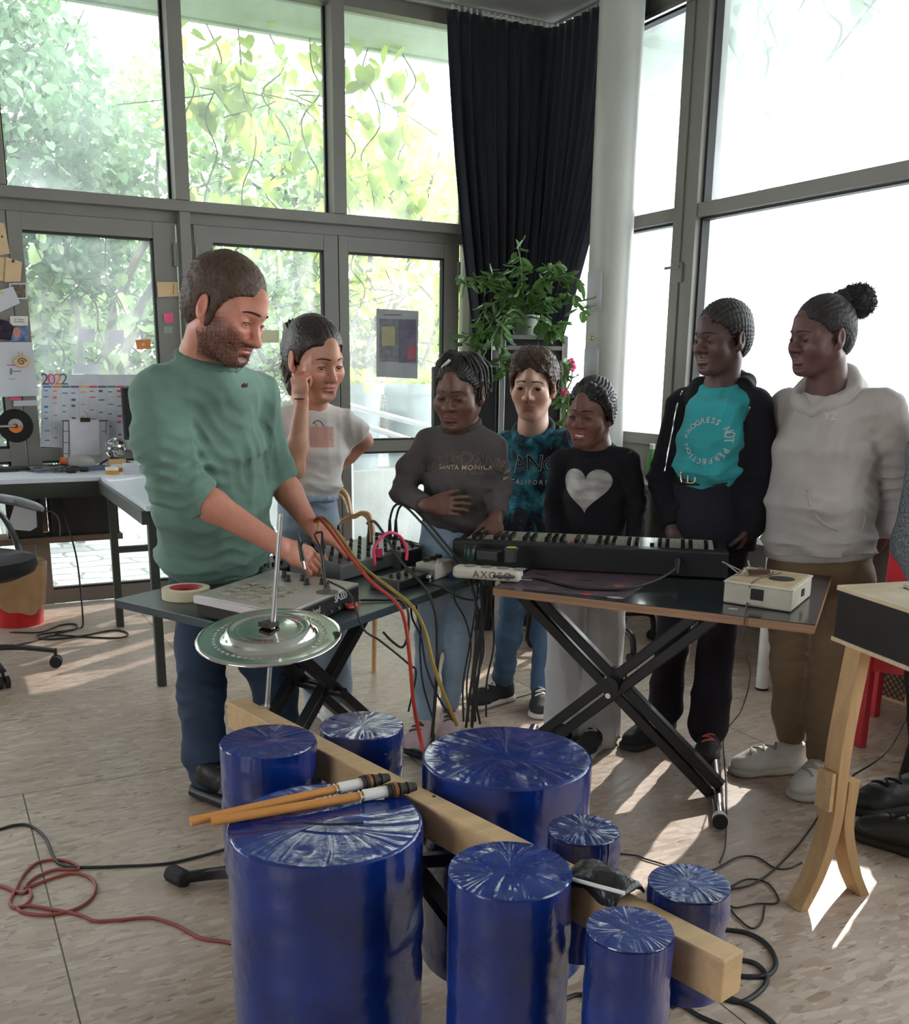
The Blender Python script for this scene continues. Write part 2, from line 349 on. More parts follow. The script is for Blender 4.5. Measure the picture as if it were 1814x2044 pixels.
def door(x0, x1, gx0, gx1, hinge=1, handle=True):
    """a glazed aluminium door leaf with a mid rail"""
    global door_n; door_n += 1
    d = thing('door_%d' % door_n, kind='structure', loc=((x0+x1)/2, YW, 0))
    y = YW+.035; t = .07; zt = 2.064
    g = .0025; x0 += g; x1 -= g
    mb = MB(); mb.box(((x0+gx0)/2, y, zt/2+.005), (gx0-x0, t, zt-.01)); mb.build('stile', frame_m, d, 0, .002)
    mb = MB(); mb.box(((gx1+x1)/2, y, zt/2+.005), (x1-gx1, t, zt-.01)); mb.build('stile', frame_m, d, 0, .002)
    for n_, za, zb in (('bottom_rail', .012, .09), ('mid_rail', .803, .872), ('top_rail', 1.978, zt)):
        mb = MB(); mb.box(((gx0+gx1)/2, y, (za+zb)/2), (gx1-gx0, t-.004, zb-za)); mb.build(n_, frame_m, d, 0, .002)
    for za, zb in ((.09, .803), (.872, 1.978)):
        mb = MB(); mb.box(((gx0+gx1)/2, y, (za+zb)/2), (gx1-gx0, .006, zb-za)); mb.build('pane', clear_g, d, 0)
        mb = MB(); q = .012
        for c, s in ((((gx0+gx1)/2, y-.012, zb-q/2), (gx1-gx0, .04, q)), (((gx0+gx1)/2, y-.012, za+q/2), (gx1-gx0, .04, q)), ((gx1-q/2, y-.012, (za+zb)/2), (q, .04, zb-za))): mb.box(c, s)
        mb.build('gasket', dark_m, d, 0)
    mb = MB(); hx = x1-.008 if hinge > 0 else x0+.008
    for z in (1.9, 1.05, .25): mb.cyl((hx, y-.045, z-.06), (hx, y-.045, z+.06), .011)
    mb.build('hinge', frame_m, d)
    if handle:
        hx = x0+.045 if hinge > 0 else x1-.045
        mb = MB(); mb.box((hx-.01, y-.04, .85), (.03, .012, .16)); mb.cyl((hx-.01, y-.035, .87), (hx-.01, y-.085, .87), .009); mb.cyl((hx-.018, y-.08, .87), (hx+(.09 if hinge > 0 else -.11), y-.08, .87), .009)
        mb.build('door_handle', mat('black_lever', (.02, .02, .02), .35), d)
door(-.42, .484, -.33, .40, -1, False)
door(.484, 1.335, .556, 1.212, 1, False)
door(1.43, 2.281, 1.538, 2.19, -1, False)
door(2.281, 3.09, 2.345, 2.983, 1, True)

# ---- glazed front on the street side (runs along y at x = XW)
mb = MB()
mb.box((XW+.03, 1.0, 2.137), (.12, 8.2, .07)); solo('trim_20', mb, frame_m, None, None, kind='structure', smooth=0, bevel=.003)
mb = MB(); mb.box((XW+.03, (YB+YW)/2, .93), (.12, YW-YB, .065)); solo('trim_21', mb, frame_m, None, None, kind='structure', smooth=0, bevel=.003)
mb = MB(); mb.box((XW+.03, 4.51, 2.15), (.14, .185, 2.4)); mb.box((XW-.045, 4.52, 2.15), (.012, .006, 2.4)); solo('trim_22', mb, frame_m, None, None, kind='structure', smooth=0, bevel=.003)
mb = MB(); mb.box((XW+.03, 5.1, 3.26), (.16, 1.0, .18)); mb.box((XW+.03, 0, 3.3), (.16, 9, .1)); solo('trim_23', mb, frame_m, None, None, kind='structure', smooth=0)
mb = MB(); mb.box((XW-.052, 4.75, 3.165), (.02, .5, .02)); solo('trim_24', mb, mat('bright_aluminium', (.6, .6, .6), .35, 1), None, None, kind='structure', smooth=0)
mb = MB(); mb.box((XW+.05, (YB+YW)/2, .45), (.12, YW-YB, .9)); solo('wall_right', mb, wall_m, None, None, kind='structure', smooth=0)
for k, y in enumerate((1.55, -1.3)):
    mb = MB(); mb.box((XW+.03, y, 2.15), (.14, .16, 2.4)); solo('trim_%d' % (25+k), mb, frame_m, None, None, kind='structure', smooth=0)
bright_g = glass_material('street_glass', .22, streak=(4, 4, 1.5))
wn = 10
for y0, y1 in ((4.6, 5.8), (1.63, 4.415), (-1.22, 1.47), (-4.4, -1.38)):
    for z0, z1 in ((.962, 2.1), (2.173, 3.17)):
        w_ = thing('window_%d' % wn, kind='structure', loc=(XW, (y0+y1)/2, z0)); wn += 1
        mb = MB(); mb.box((XW+.05, (y0+y1)/2, (z0+z1)/2), (.006, y1-y0, z1-z0)); mb.build('pane', bright_g, w_, 0)
        mb = MB()
        for yy in (y0+.008, y1-.008): mb.box((XW+.02, yy, (z0+z1)/2), (.05, .012, z1-z0))
        mb.box((XW+.02, (y0+y1)/2, z1-.007), (.05, y1-y0, .01)); mb.build('gasket', dark_m, w_, 0)
mb = MB(); mb.cyl((XW-.06, 4.5, 1.86), (XW-.06, 4.62, 1.86), .008); mb.box((XW-.045, 4.5, 1.83), (.02, .025, .1)); solo('window_handle', mb, frame_m, None, None, kind='structure')
# round column in the corner
mb = MB(); mb.lathe([(.117, 0), (.117, CEIL)], (3.42, 4.735, 0), 48); solo('trim_30', mb, col_m, None, None, kind='structure')

# ================================================================== outside
pave = bpy.data.materials.new('garden_paving'); pave.use_nodes = True; nt = pave.node_tree; L = nt.links
tc = nn(nt, 'ShaderNodeTexCoord'); br = nn(nt, 'ShaderNodeTexBrick', Scale=1.0); br.inputs['Brick Width'].default_value = .42; br.inputs['Row Height'].default_value = .22; br.inputs['Mortar Size'].default_value = .014
br.inputs['Color1'].default_value = srgb(196, 202, 204)+(1,); br.inputs['Color2'].default_value = srgb(160, 170, 172)+(1,); br.inputs['Mortar'].default_value = srgb(92, 104, 92)+(1,)
no = nn(nt, 'ShaderNodeTexNoise', Scale=3.0, Detail=5.0); L.new(tc.outputs['Object'], no.inputs['Vector'])
ad = nn(nt, 'ShaderNodeMix', data_type='RGBA', blend_type='LINEAR_LIGHT'); ad.inputs[0].default_value = .12; L.new(tc.outputs['Object'], ad.inputs[6]); L.new(no.outputs['Color'], ad.inputs[7]); L.new(ad.outputs[2], br.inputs[0])
mx = nn(nt, 'ShaderNodeMix', data_type='RGBA', blend_type='MULTIPLY'); mx.inputs[0].default_value = .7; L.new(br.outputs[0], mx.inputs[6]); L.new(no.outputs[0], mx.inputs[7])
b = nt.nodes['Principled BSDF']; b.inputs['Roughness'].default_value = .8; L.new(br.outputs[0], b.inputs['Base Color'])
mb = MB(); mb.box((2, 14, -.1), (40, 16.2, .1)); solo('ground', mb, pave, None, None, kind='structure', smooth=0, loc=(0, 0, -.05))
mb = MB(); mb.box((14, 0, -.15), (20.2, 22, .1)); solo('ground_street', mb, concrete_m, None, None, kind='structure', smooth=0)
soff_m = mat('roof_soffit_board', srgb(176, 190, 172), .8, var=.05)  # green tint paints in the light bounced off the foliage
mb = MB(); mb.box((0, 6.42, 3.45), (11.6, .96, .12)); mb.box((0, 6.88, 3.4), (11.6, .05, .05)); solo('trim_40', mb, soff_m, None, None, kind='structure', smooth=0)
mb = MB(); mb.box((4.75, .8, 3.5), (1.86, 12.2, .12)); solo('trim_41', mb, soff_m, None, None, kind='structure', smooth=0)  # added street-side overhang, its depth set to block the sun
# street-side parapet seen low through the panes
zpar = P(1275, 800, X=5.4).z
mb = MB(); mb.box((5.5, 1.5, zpar/2-.05), (.2, 9, zpar+.1)); solo('wall_parapet', mb, mat('blue_grey_render', srgb(150, 158, 170), .8, var=.12, nscale=3), None, None, kind='structure', smooth=0)
# low garden wall behind the planters
mb = MB(); mb.box((4.6, 8.6, .36), (4.4, .2, .82)); solo('wall_garden', mb, concrete_m, None, None, kind='structure', smooth=0)

def leaf_mat(name, c, var=.25, trans=.5):
    return mat(name, c, .45, var=var, nscale=1.7, trans=trans)
def leaves(n, sampler, size, seed, droop=.5, shape='heart'):
    """n folded leaves as one mesh; sampler(rng,n) gives their stalk points"""
    r = np.random.default_rng(seed); c = sampler(r, n)
    if shape == 'heart': out = [(0, .02), (.26, -.13), (.47, .06), (.46, .4), (.24, .74), (0, 1.0)]
    else: out = [(0, 0), (.12, .14), (.19, .36), (.19, .6), (.1, .84), (0, 1.0)]
    right = np.array([(x, y, -.25*x) for x, y in out[1:5]]); left = right*[-1, 1, 1]; mid = np.array([(0, out[0][1], 0), (0, .5, 0), (0, 1.0, -.12)])
    base = np.concatenate([mid, right, left])        # 0 stalk 1 centre 2 tip 3-6 right 7-10 left
    fc = [(0, 3, 4, 1), (1, 4, 5, 6), (1, 8, 7, 0), (1, 10, 9, 8), (1, 6, 2, 10)]
    th = r.uniform(0, 2*pi, n); tilt = r.normal(-droop*1.2, .5, n); roll = r.normal(0, .6, n); s = size*r.uniform(.55, 1.25, n)
    y = np.stack([np.cos(th)*np.cos(tilt), np.sin(th)*np.cos(tilt), np.sin(tilt)], 1)
    x = np.stack([-np.sin(th), np.cos(th), np.zeros(n)], 1); z = np.cross(x, y)
    x2 = x*np.cos(roll)[:, None]+z*np.sin(roll)[:, None]; z2 = np.cross(x2, y)
    Vv = c[:, None, :]+s[:, None, None]*(base[None, :, 0:1]*x2[:, None]+base[None, :, 1:2]*y[:, None]+base[None, :, 2:3]*z2[:, None])
    F = (np.array(fc)[None]+np.arange(n)[:, None, None]*11).reshape(-1, 4)
    return Vv.reshape(-1, 3), F
def leaf_mesh(name, vf):
    me = bpy.data.meshes.new(name); me.from_pydata(vf[0], [], vf[1]); me.update(); return me
def ellipsoid(c, r):
    c = np.array(c); r = np.array(r)
    def f(g, n):
        d = g.normal(size=(n, 3)); d /= np.linalg.norm(d, axis=1)[:, None]; return c+d*r*(g.uniform(.35, 1, n)**.6)[:, None]
    return f
bark_m = mat('bark', srgb(96, 88, 82), .9, var=.3, nscale=8, bump=.5, bscale=40)
lm_dark = leaf_mat('deep_green_leaf', srgb(126, 156, 122), .45, .45)
lm_mid = leaf_mat('mid_green_leaf', srgb(150, 178, 126), .42, .5)
lm_lime = leaf_mat('lime_leaf', srgb(186, 208, 112), .3, .6)
def shrub(name, label, cat, c, r, n, size, m, seed, stems=3, group=None):
    t = thing(name, label, cat, (c[0], c[1], 0), group=group)
    link_mesh('foliage', leaf_mesh('foliage', leaves(n, ellipsoid(c, r), size, seed)), m, t)
    g = random.Random(seed); mb = MB()
    for k in range(stems):
        a = Vector((c[0]+g.uniform(-.3, .3)*r[0], c[1]+g.uniform(-.3, .3)*r[1], -.05)); p = [a]
        for q in range(4): p.append(p[-1]+Vector((g.uniform(-.25, .35), g.uniform(-.2, .2), (c[2]+r[2]*.7)/4)))
        mb.tube(p, .045, 6, 4, .012)
        for q in range(6):
            b0 = p[g.randint(1, 3)]; b1 = b0+Vector((g.uniform(-.9, .9)*r[0], g.uniform(-.6, .6)*r[1], g.uniform(-.1, .8)*r[2]))
            mb.tube([b0, (b0+b1)/2+Vector((0, 0, g.uniform(-.1, .2))), b1], .018, 5, 4, .004)
    mb.build('branch', bark_m, t)
    return t
shrub('garden_tree', 'dense deep green tree filling the view through the hazy pane above the calendar door', 'tree', (.4, 8.9, 2.6), (1.35, 1.0, 1.9), 15000, .075, lm_dark, 1)
shrub('garden_shrub', 'mid green shrub behind the door with the year calendar', 'shrub', (.75, 8.2, 1.0), (1.0, .5, .95), 4200, .062, lm_mid, 2)
shrub('garden_tree', 'tree with grey branches outside the pane above the pair of doors', 'tree', (2.6, 9.6, 2.7), (1.5, .9, 1.4), 6500, .08, lm_mid, 3, 5)
shrub('garden_tree', 'sparse lime green tree showing white sky next to the dark curtain', 'tree', (4.4, 9.3, 2.4), (1.3, .8, 1.3), 4000, .085, lm_lime, 4, 5)
shrub('garden_shrub', 'thin twiggy shrub behind the grey planters', 'shrub', (3.6, 9.2, 1.35), (1.1, .4, .7), 1100, .065, lm_lime, 5, 22)
shrub('garden_shrub', 'dark shrub far to the side of the garden doors', 'shrub', (-1.4, 8.6, 1.5), (1.3, .8, 1.6), 4500, .085, lm_dark, 6)
shrub('garden_shrub', 'loose green shrub outside between the standing man and the girl in white', 'shrub', (2.1, 8.3, 1.15), (.9, .45, .8), 1900, .065, lm_mid, 8, 14)
t = thing('bare_tree', 'leaning grey tree trunks seen through the glass of the calendar door', 'tree', (1.3, 7.7, -.05)); mb = MB()
for r_, pp in ((.05, [(195, 1000), (205, 860), (215, 745), (225, 640), (262, 540), (300, 470)]), (.045, [(205, 980), (228, 800), (270, 640), (315, 555), (350, 490)]), (.03, [(140, 1000), (150, 820), (160, 690), (150, 600)])): mb.tube([P(a_, b_, Y=7.7) for a_, b_ in pp], r_, 8, 5, r_*.5)
mb.build('trunk', bark_m, t)
def vine(label, xs, y, ztop, zbot, n, seed, m=lm_lime, size=.135):
    g = random.Random(seed); t = thing('hanging_vine', label, 'vine', (sum(xs)/len(xs), y, zbot), group=None)
    mb = MB(); pts = []
    for x in xs:
        p = [Vector((x, y+.05, ztop))]; k = 7
        for i in range(k): p.append(Vector((x+g.uniform(-.09, .09), y+g.uniform(-.06, .06), ztop+(zbot-ztop)*(i+1)/k)))
        mb.tube(p, .005, 5, 4); pts += spline(p, 6)
        b0 = p[2]; mb.tube([b0, b0+Vector((g.uniform(-.3, .3), 0, -.03)), b0+Vector((g.uniform(-.5, .5), .05, -.15))], .004, 5, 4)
    mb.build('stem', bark_m, t); pts = np.array([tuple(q) for q in pts])
    def smp(r, n): return pts[r.integers(0, len(pts), n)]+r.normal(0, .06, (n, 3))
    link_mesh('foliage', leaf_mesh('foliage', leaves(n, smp, size, seed, .9)), m, t)
vine('yellow green vine hanging in front of the pane between the two bare mullions', (1.62, 1.8, 2.0, 2.2), 6.75, 3.35, 2.05, 120, 11)
vine('lime vine hanging from the roof edge against the pane beside the dark curtain', (2.45, 2.65, 2.85, 3.1), 6.7, 3.35, 2.2, 130, 12)
vine('vine with large leaves dangling outside the glass of the calendar door', (.75, .95, 1.1), 6.6, 2.1, 1.1, 26, 13, lm_mid, .1)
vine('thin vine trailing outside the door glass that carries the taped poster', (2.5, 2.75, 2.95), 6.7, 2.1, 1.2, 30, 14, lm_lime, .1)
def ivy(label, y, zt, zb, n, seed, X=4.35):
    g = random.Random(seed); t = thing('ivy_strand', label, 'vine', (X, y, zb)); mb = MB(); pts = []
    for k in range(4):
        p = [Vector((X, y+g.uniform(-.35, .35), zt))]
        for i in range(5): p.append(p[-1]+Vector((g.uniform(-.06, .06), g.uniform(-.2, .2), (zb-zt)/5)))
        mb.tube(p, .007, 5, 4); pts += spline(p, 6)
    mb.build('stem', bark_m, t); pts = np.array([tuple(q) for q in pts])
    link_mesh('foliage', leaf_mesh('foliage', leaves(n, lambda r, n: pts[r.integers(0, len(pts), n)]+r.normal(0, .07, (n, 3)), .13, seed, .9)), lm_mid, t)
ivy('ivy dangling outside the narrow pane beside the column', 4.95, 3.45, 2.3, 26, 21)
ivy('ivy trailing from the roof at the top of the widest white pane', 3.9, 3.45, 2.75, 26, 22)
ivy('ivy tangle hanging outside above the girl with the hair puff', 3.3, 3.45, 2.6, 30, 23)
# grey planters with clipped green, handrail
pl_m = mat('grey_planter_plastic', srgb(150, 166, 172), .6, var=.08)
for k, (x, lab) in enumerate(((2.95, 'grey tub planter seen low through the poster door beside the girl in white'), (3.42, 'middle one of the grey tub planters outside the poster door'), (3.86, 'grey tub planter partly hidden by the girl in the grey sweatshirt'))):
    t = thing('planter', lab, 'planter', (x, 7.3, .55), group='grey tub planters outside')
    mb = MB(); mb.lathe([(.17, .55), (.2, 1.12), (.225, 1.12), (.225, 1.2), (.2, 1.2), (.19, 1.15)], (x, 7.3, 0), 28); mb.build('tub', pl_m, t)
    link_mesh('plant', leaf_mesh('plant', leaves(240, ellipsoid((x, 7.3, 1.22), (.21, .21, .08)), .06, 40+k, .1)), leaf_mat('bright_hedge_leaf', srgb(190, 212, 70), .2), t)
mb = MB(); mb.box((3.4, 7.3, .27), (1.7, .5, .58)); solo('planter_plinth', mb, concrete_m, 'long concrete plinth carrying the grey tub planters', 'plinth', smooth=0)
pipe_m = mat('galvanised_pipe', srgb(205, 212, 216), .4, .3)
t = thing('handrail', 'sloping pale metal handrail of two pipes outside the poster door', 'handrail', (3.0, 6.75, 0))
for n_, a, bq in (('upper_rail', (690, 808), (880, 858)), ('lower_rail', (690, 838), (880, 898))):
    mb = MB(); mb.cyl(P(*a, Y=6.75), P(*bq, Y=6.75), .021); mb.build(n_, pipe_m, t)
for x in (700, 930):
    q = P(x, 870, Y=6.75); mb = MB(); mb.cyl((q.x, 6.76, -.05), (q.x, 6.76, P(x, 812 if x < 800 else 868, Y=6.75).z), .018); mb.build('post', pipe_m, t)
# ================================================================== the curtain
cur_m = mat('navy_blackout_cloth', srgb(30, 34, 44), .85, var=.15, nscale=3, bump=.12, bscale=200, sheen=.3)
top = [Vector((2.905, 5.74)), Vector((3.3, 5.74)), Vector((3.64, 5.74)), Vector((3.66, 5.66)), Vector((3.66, 5.25)), Vector((3.66, 4.8))]
low = [Vector((3.13, 5.74)), Vector((3.3, 5.74)), Vector((3.5, 5.7)), Vector((3.56, 5.6)), Vector((3.55, 5.45)), Vector((3.5, 5.3))]
def along(pl, u):
    d = [0]
    for a, c in zip(pl, pl[1:]): d.append(d[-1]+(c-a).length)
    u *= d[-1]
    for i in range(len(pl)-1):
        if u <= d[i+1]+1e-9:
            k = (u-d[i])/(d[i+1]-d[i]); q = pl[i].lerp(pl[i+1], k); t_ = (pl[i+1]-pl[i]).normalized(); return q, Vector((-t_.y, t_.x))
NU, NV = 300, 40; vs = []; fs = []
for j in range(NV+1):
    v_ = j/NV; z = 3.31-v_*2.5
    for i in range(NU+1):
        u = i/NU; a, na = along(top, u); c, nc = along(low, u); e_ = min(1, (v_/.75))**1.3
        q = a.lerp(c, e_); nrm = (na.lerp(nc, e_)).normalized(); amp = .012+.028*min(1, v_*2)
        ph = u*2*pi*21+.8*sin(u*13+v_*2)
        q = q+nrm*(amp*sin(ph)*(.7+.3*sin(u*31))+.012*sin(u*9+v_*5)-.03)
        zz = z+(.015*abs(sin(ph/2)) if j == 0 else 0)
        if j == NV: zz += .35*u
        vs.append((q.x, q.y, min(zz, 3.31)))
for j in range(NV):
    for i in range(NU): k = j*(NU+1)+i; fs.append((k, k+1, k+NU+2, k+NU+1))
cur = thing('curtain', 'tall dark navy curtain hung in the corner from the ceiling rail', 'curtain', (3.4, 5.6, .81))
mb = MB(); mb.add(vs, fs); o = mb.build('cloth', cur_m, cur, 60); so = o.modifiers.new('thickness', 'SOLIDIFY'); so.thickness = .003
for i in range(1, 42): q, _n = along(top, i/42); mb = MB(); mb.box((q.x, q.y-.02 if i < 25 else q.y, 3.322), (.012, .012, .03)); mb.build('curtain_glider', mat('white_plastic', srgb(225, 225, 220), .4), cur, 0)
mb = MB(); mb.bar((2.3, 5.76, 3.34), (3.7, 5.76, 3.34), .03, .016); mb.bar((3.67, 5.76, 3.34), (3.67, 4.6, 3.34), .03, .016); mb.build('curtain_rail', mat('bright_aluminium', (.6, .6, .6), .35, 1), cur, 0)
# ================================================================== furniture and instruments
def on_plane(x, y, base, nrm):
    d = sight(x, y); n = Vector(nrm); return CAMP + d*((Vector(base)-CAMP).dot(n)/d.dot(n))
blackm = mat('black_plastic', (.014, .014, .015), .42, var=.1, bump=.06, bscale=300)
satin = mat('black_powder_coat', (.012, .012, .013), .33, var=.1)
chrome = mat('bright_steel', (.72, .72, .72), .18, 1, var=.05)
steel = mat('brushed_steel', (.55, .55, .55), .35, 1, var=.08)
rub = mat('black_rubber', (.018, .018, .018), .75)
whitep = mat('white_plastic', srgb(225, 225, 220), .4)
paper = mat('white_paper', srgb(222, 222, 226), .85, var=.04, nscale=3, trans=.25)
def wood_mat(name, c, dark=.55, sc=(1.2, 22, 22), rot=0, rough=.55):
    if name in _M: return _M[name]
    m = mat(name, c, rough); nt = m.node_tree; L = nt.links; b = nt.nodes['Principled BSDF']
    tc = nn(nt, 'ShaderNodeTexCoord'); mp = nn(nt, 'ShaderNodeMapping'); mp.inputs['Scale'].default_value = sc; mp.inputs['Rotation'].default_value = (0, 0, rot); L.new(tc.outputs['Object'], mp.inputs[0])
    n = nn(nt, 'ShaderNodeTexNoise', Scale=1.0, Detail=6.0, Distortion=.6); L.new(mp.outputs[0], n.inputs['Vector'])
    k = nn(nt, 'ShaderNodeTexVoronoi', Scale=.35); L.new(mp.outputs[0], k.inputs['Vector'])
    cr = nn(nt, 'ShaderNodeValToRGB'); e = cr.color_ramp.elements; e[0].position = .3; e[0].color = tuple(q*dark for q in c)+(1,); e[1].position = .62; e[1].color = tuple(c)+(1,)
    L.new(n.outputs[0], cr.inputs[0]); L.new(cr.outputs[0], b.inputs['Base Color'])
    bp = nn(nt, 'ShaderNodeBump', Strength=.15, Distance=.002); L.new(n.outputs[0], bp.inputs['Height']); L.new(bp.outputs[0], b.inputs['Normal']); return m
# ---------------- blue drums: plastic pipes wrapped in stretch film
film = mat('blue_stretch_film', (.0035, .026, .2), .2, var=.3, nscale=7, coat=.45, bump=.5, bscale=30, bdist=.006, spec=.6)
_fn = film.node_tree
def drum(px, py, wpx, z, seed, label, zb=.2):
    c = P(px, py, Z=z); d = (c-CAMP).dot(FX); R = wpx*d/FPX/2; g = np.random.default_rng(seed)
    t = thing('wrapped_drum', label, 'drum', (c.x, c.y, zb), group='drums of pipe wrapped in blue film')
    nt_ = 180; rr = np.concatenate([[.001], np.linspace(.06, .96, 26), [.985, 1.0]])
    th = np.arange(nt_)*2*pi/nt_
    fold = np.zeros(nt_)
    for k in range(26):
        a = g.uniform(0, 2*pi); wd = g.uniform(.02, .07); dd = (th-a+pi) % (2*pi)-pi; fold += g.uniform(-.6, 1.0)*np.exp(-(dd/wd)**2)
    fine = np.zeros(nt_)
    for k in range(150):
        a = g.uniform(0, 2*pi); wd = g.uniform(.008, .025); dd = (th-a+pi) % (2*pi)-pi; fine += g.uniform(-1, 1)*np.exp(-(dd/wd)**2)
    vs = []; n0 = len(rr)
    lump = [(g.uniform(-1, 1), g.uniform(-1, 1), g.uniform(.04, .2), g.uniform(-1, 1)) for _ in range(26)]
    for r_ in rr:
        x = r_*np.cos(th+.35*(1-r_)*np.sin(3*th)); y = r_*np.sin(th+.35*(1-r_)*np.sin(3*th))
        h = .0016*fold*(r_**1.2)*(1-r_**8)+.0017*fine*(r_**2.2)*(1-r_**16)
        for lx, ly, ls, la in lump: h = h+.0018*la*np.exp(-((x-lx)**2+(y-ly)**2)/ls**2)*(1-r_**8)
        h = h-.003*(r_ > .99)
        vs += list(zip(c.x+R*x, c.y+R*y, z+h*min(1.3, R/.1)))
    f = [(j*nt_+i, j*nt_+(i+1) % nt_, (j+1)*nt_+(i+1) % nt_, (j+1)*nt_+i) for j in range(n0-1) for i in range(nt_)]+[tuple(range(nt_))[::-1]]
    mb = MB(); mb.add(vs, f); mb.build('drum_skin', film, t, 60)
    zz = np.linspace(z-.003, zb, 34); vs = []
    bands = [(g.uniform(0, 2*pi), g.uniform(-.4, .4), g.uniform(zb, z), g.uniform(.004, .012), g.uniform(-1, 1)) for _ in range(60)]
    for j, h in enumerate(zz):
        rad = np.ones(nt_)*R
        for a, sl, hz, wd, am in bands:
            dd = (th-a+pi) % (2*pi)-pi; rad += am*.0022*np.exp(-((h-hz-sl*dd*.08)/wd)**2)*np.exp(-(dd/1.0)**2)
        rad += .0008*fine*np.exp(-((z-h)/.05)**2)
        vs += list(zip(c.x+rad*np.cos(th), c.y+rad*np.sin(th), np.full(nt_, max(h, 0))))
    m = len(zz); f = [(j*nt_+i, j*nt_+(i+1) % nt_, (j+1)*nt_+(i+1) % nt_, (j+1)*nt_+i) for j in range(m-1) for i in range(nt_)]+[tuple(range((m-1)*nt_, m*nt_))]
    mb = MB(); mb.add(vs, f); mb.build('drum_shell', film, t, 60)
    return t, c, R
ZBM = .555; ZD = .56                     # top of the beam, top of the largest drum
drumD, cD, rD = drum(650, 1640, 388, ZD, 4, 'largest blue wrapped drum in front, with two mallets lying on it', .08)
drum(535, 1478, 190, .592, 1, 'blue wrapped drum nearest the man\'s legs, before the cymbal end of the beam', .325)
drum(722, 1447, 166, ZBM, 2, 'blue wrapped drum behind the beam, below the cables of the mixers', .30)
drum(1011, 1508, 338, .578, 3, 'wide blue wrapped drum behind the beam, near the girl in pink trainers', .16)
drum(1018, 1735, 248, .593, 5, 'medium blue wrapped drum before the beam, beside the black pouch', .12)
drum(1165, 1655, 142, .574, 6, 'small blue wrapped drum behind the beam, touching the wide drum in the picture', .36)
drum(1375, 1762, 162, .570, 7, 'small blue wrapped drum furthest behind the beam\'s cut end, thin wires beside it', .40)
drum(1257, 1853, 175, .586, 8, 'small blue wrapped drum in front of the beam near its cut end', .15)
pine = wood_mat('planed_pine', srgb(206, 172, 128), .8, (2, 40, 40), 0)
ba, bb = P(470, 1396, Z=ZBM), P(1465, 1908, Z=ZBM); bd = (bb-ba).normalized(); bs = Vector((bd.y, -bd.x, 0))
bt = thing('drum_beam', 'long pine beam between the blue drums carrying the cymbal rod', 'beam', (ba+bb)/2-Vector((0, 0, ZBM)))
mb = MB(); mb.X = Matrix.Translation((ba+bb)/2-Vector((0, 0, .032))) @ Matrix(((bd.x, bs.x, 0, 0), (bd.y, bs.y, 0, 0), (0, 0, 1, 0), (0, 0, 0, 1)))
mb.box((0, 0, 0), ((bb-ba).length, .046, .064)); mb.build('beam', wood_mat('planed_pine_along', srgb(206, 172, 128), .8, (2, 40, 40), atan2(bd.y, bd.x)*-1), bt, 0, .003)
f0 = P(362, 1752, Z=.022); f1 = P(470, 1806, Z=.022); fd = (f1-f0).normalized()
# foot tube runs under the beam
bz = Vector((0, 0, 1)); fa = ba-bd*.2; fa.z = .024; fc = bb+bd*.08; fc.z = .024
mb = MB(); mb.cyl(f0, fa+(fa-f0), .016, n=16); mb.build('foot_tube', satin, bt)
mb = MB(); mb.cyl(f0-fd*.045, f0+fd*.012, .024, n=8); mb.cyl(f0+fd*.01, f0+fd*.018, .021, n=16); mb.build('foot_cap', rub, bt, 30, .002)
mb = MB(); mb.cyl(fc-bs*.2, fc+bs*.2, .016, n=16); mb.build('foot_tube', satin, bt)
for a_, l_ in ((fa, .6), (fc, .38)):
    mb = MB(); q = ba.lerp(bb, l_)-bz*.075; mb.bar(a_, q, .022, .03, hint=bs); mb.build('cross_leg', satin, bt, 0)
mb = MB()
for px, py in ((866, 1590), (770, 1506)): q = P(px, py, Z=ZBM+.0005); mb.cyl(q, q+Vector((0, 0, .001)), .0035, n=10)
mb.build('screw', rub, bt)
# cymbal: a perforated steel disc on a threaded rod
r0 = P(530, 1412, Z=ZBM); nrm = Vector((-FX.x, -FX.y, 0)).normalized()
rt = on_plane(561, 1026, r0, nrm); rc = on_plane(537, 1268, r0, nrm); rod = thing('cymbal_stand', 'thin threaded steel rod standing upright in the pine beam', 'rod', r0)
mb = MB(); mb.cyl(r0-Vector((0, 0, .03)), rt, .0055, n=12)
mb.build('rod', steel, rod)
mb = MB(); mb.cyl(r0, r0+Vector((0, 0, .006)), .011, n=6); mb.build('nut', chrome, rod, 20)
dR = 291/2*((rc-CAMP).dot(FX))/FPX
na = 288; prof = [(.001, .018), (.1, .018), (.2, .018), (.30, .017), (.34, .0165), (.38, .0165), (.44, .0155), (.47, .0145), (.5, .0165), (.54, .019), (.575, .017), (.61, .008), (.64, .001), (.68, 0)]+[(.70+.01*i, 0) for i in range(13)]+[(.86, 0), (.92, .0005), (.975, .001), (.99, -.001), (1.0, -.004)]
cm = MB(); vs = []
for r_, h in prof:
    for i in range(na):
        a = 2*pi*i/na; z = h
        for rc_, cnt, sz in ((.76, 48, .018), (.42, 36, .014), (.22, 16, .013)):
            da = ((a*cnt/(2*pi)) % 1-.5)*2*pi/cnt*rc_; q = (da**2+(r_-rc_)**2)/sz**2
            if q < 4: z -= .0035*math.exp(-q*1.3)
        vs.append((r_*dR*cos(a), r_*dR*sin(a), z))
m_ = len(prof); cm.X = Matrix.Translation(rc) @ Matrix.Rotation(radians(8.5), 4, Vector((RX.x, RX.y, 0)).normalized()) @ Matrix.Rotation(radians(-1), 4, Vector((FX.x, FX.y, 0)).normalized())
cm.add(vs, [(j*na+i, j*na+(i+1) % na, (j+1)*na+(i+1) % na, (j+1)*na+i) for j in range(m_-1) for i in range(na)])
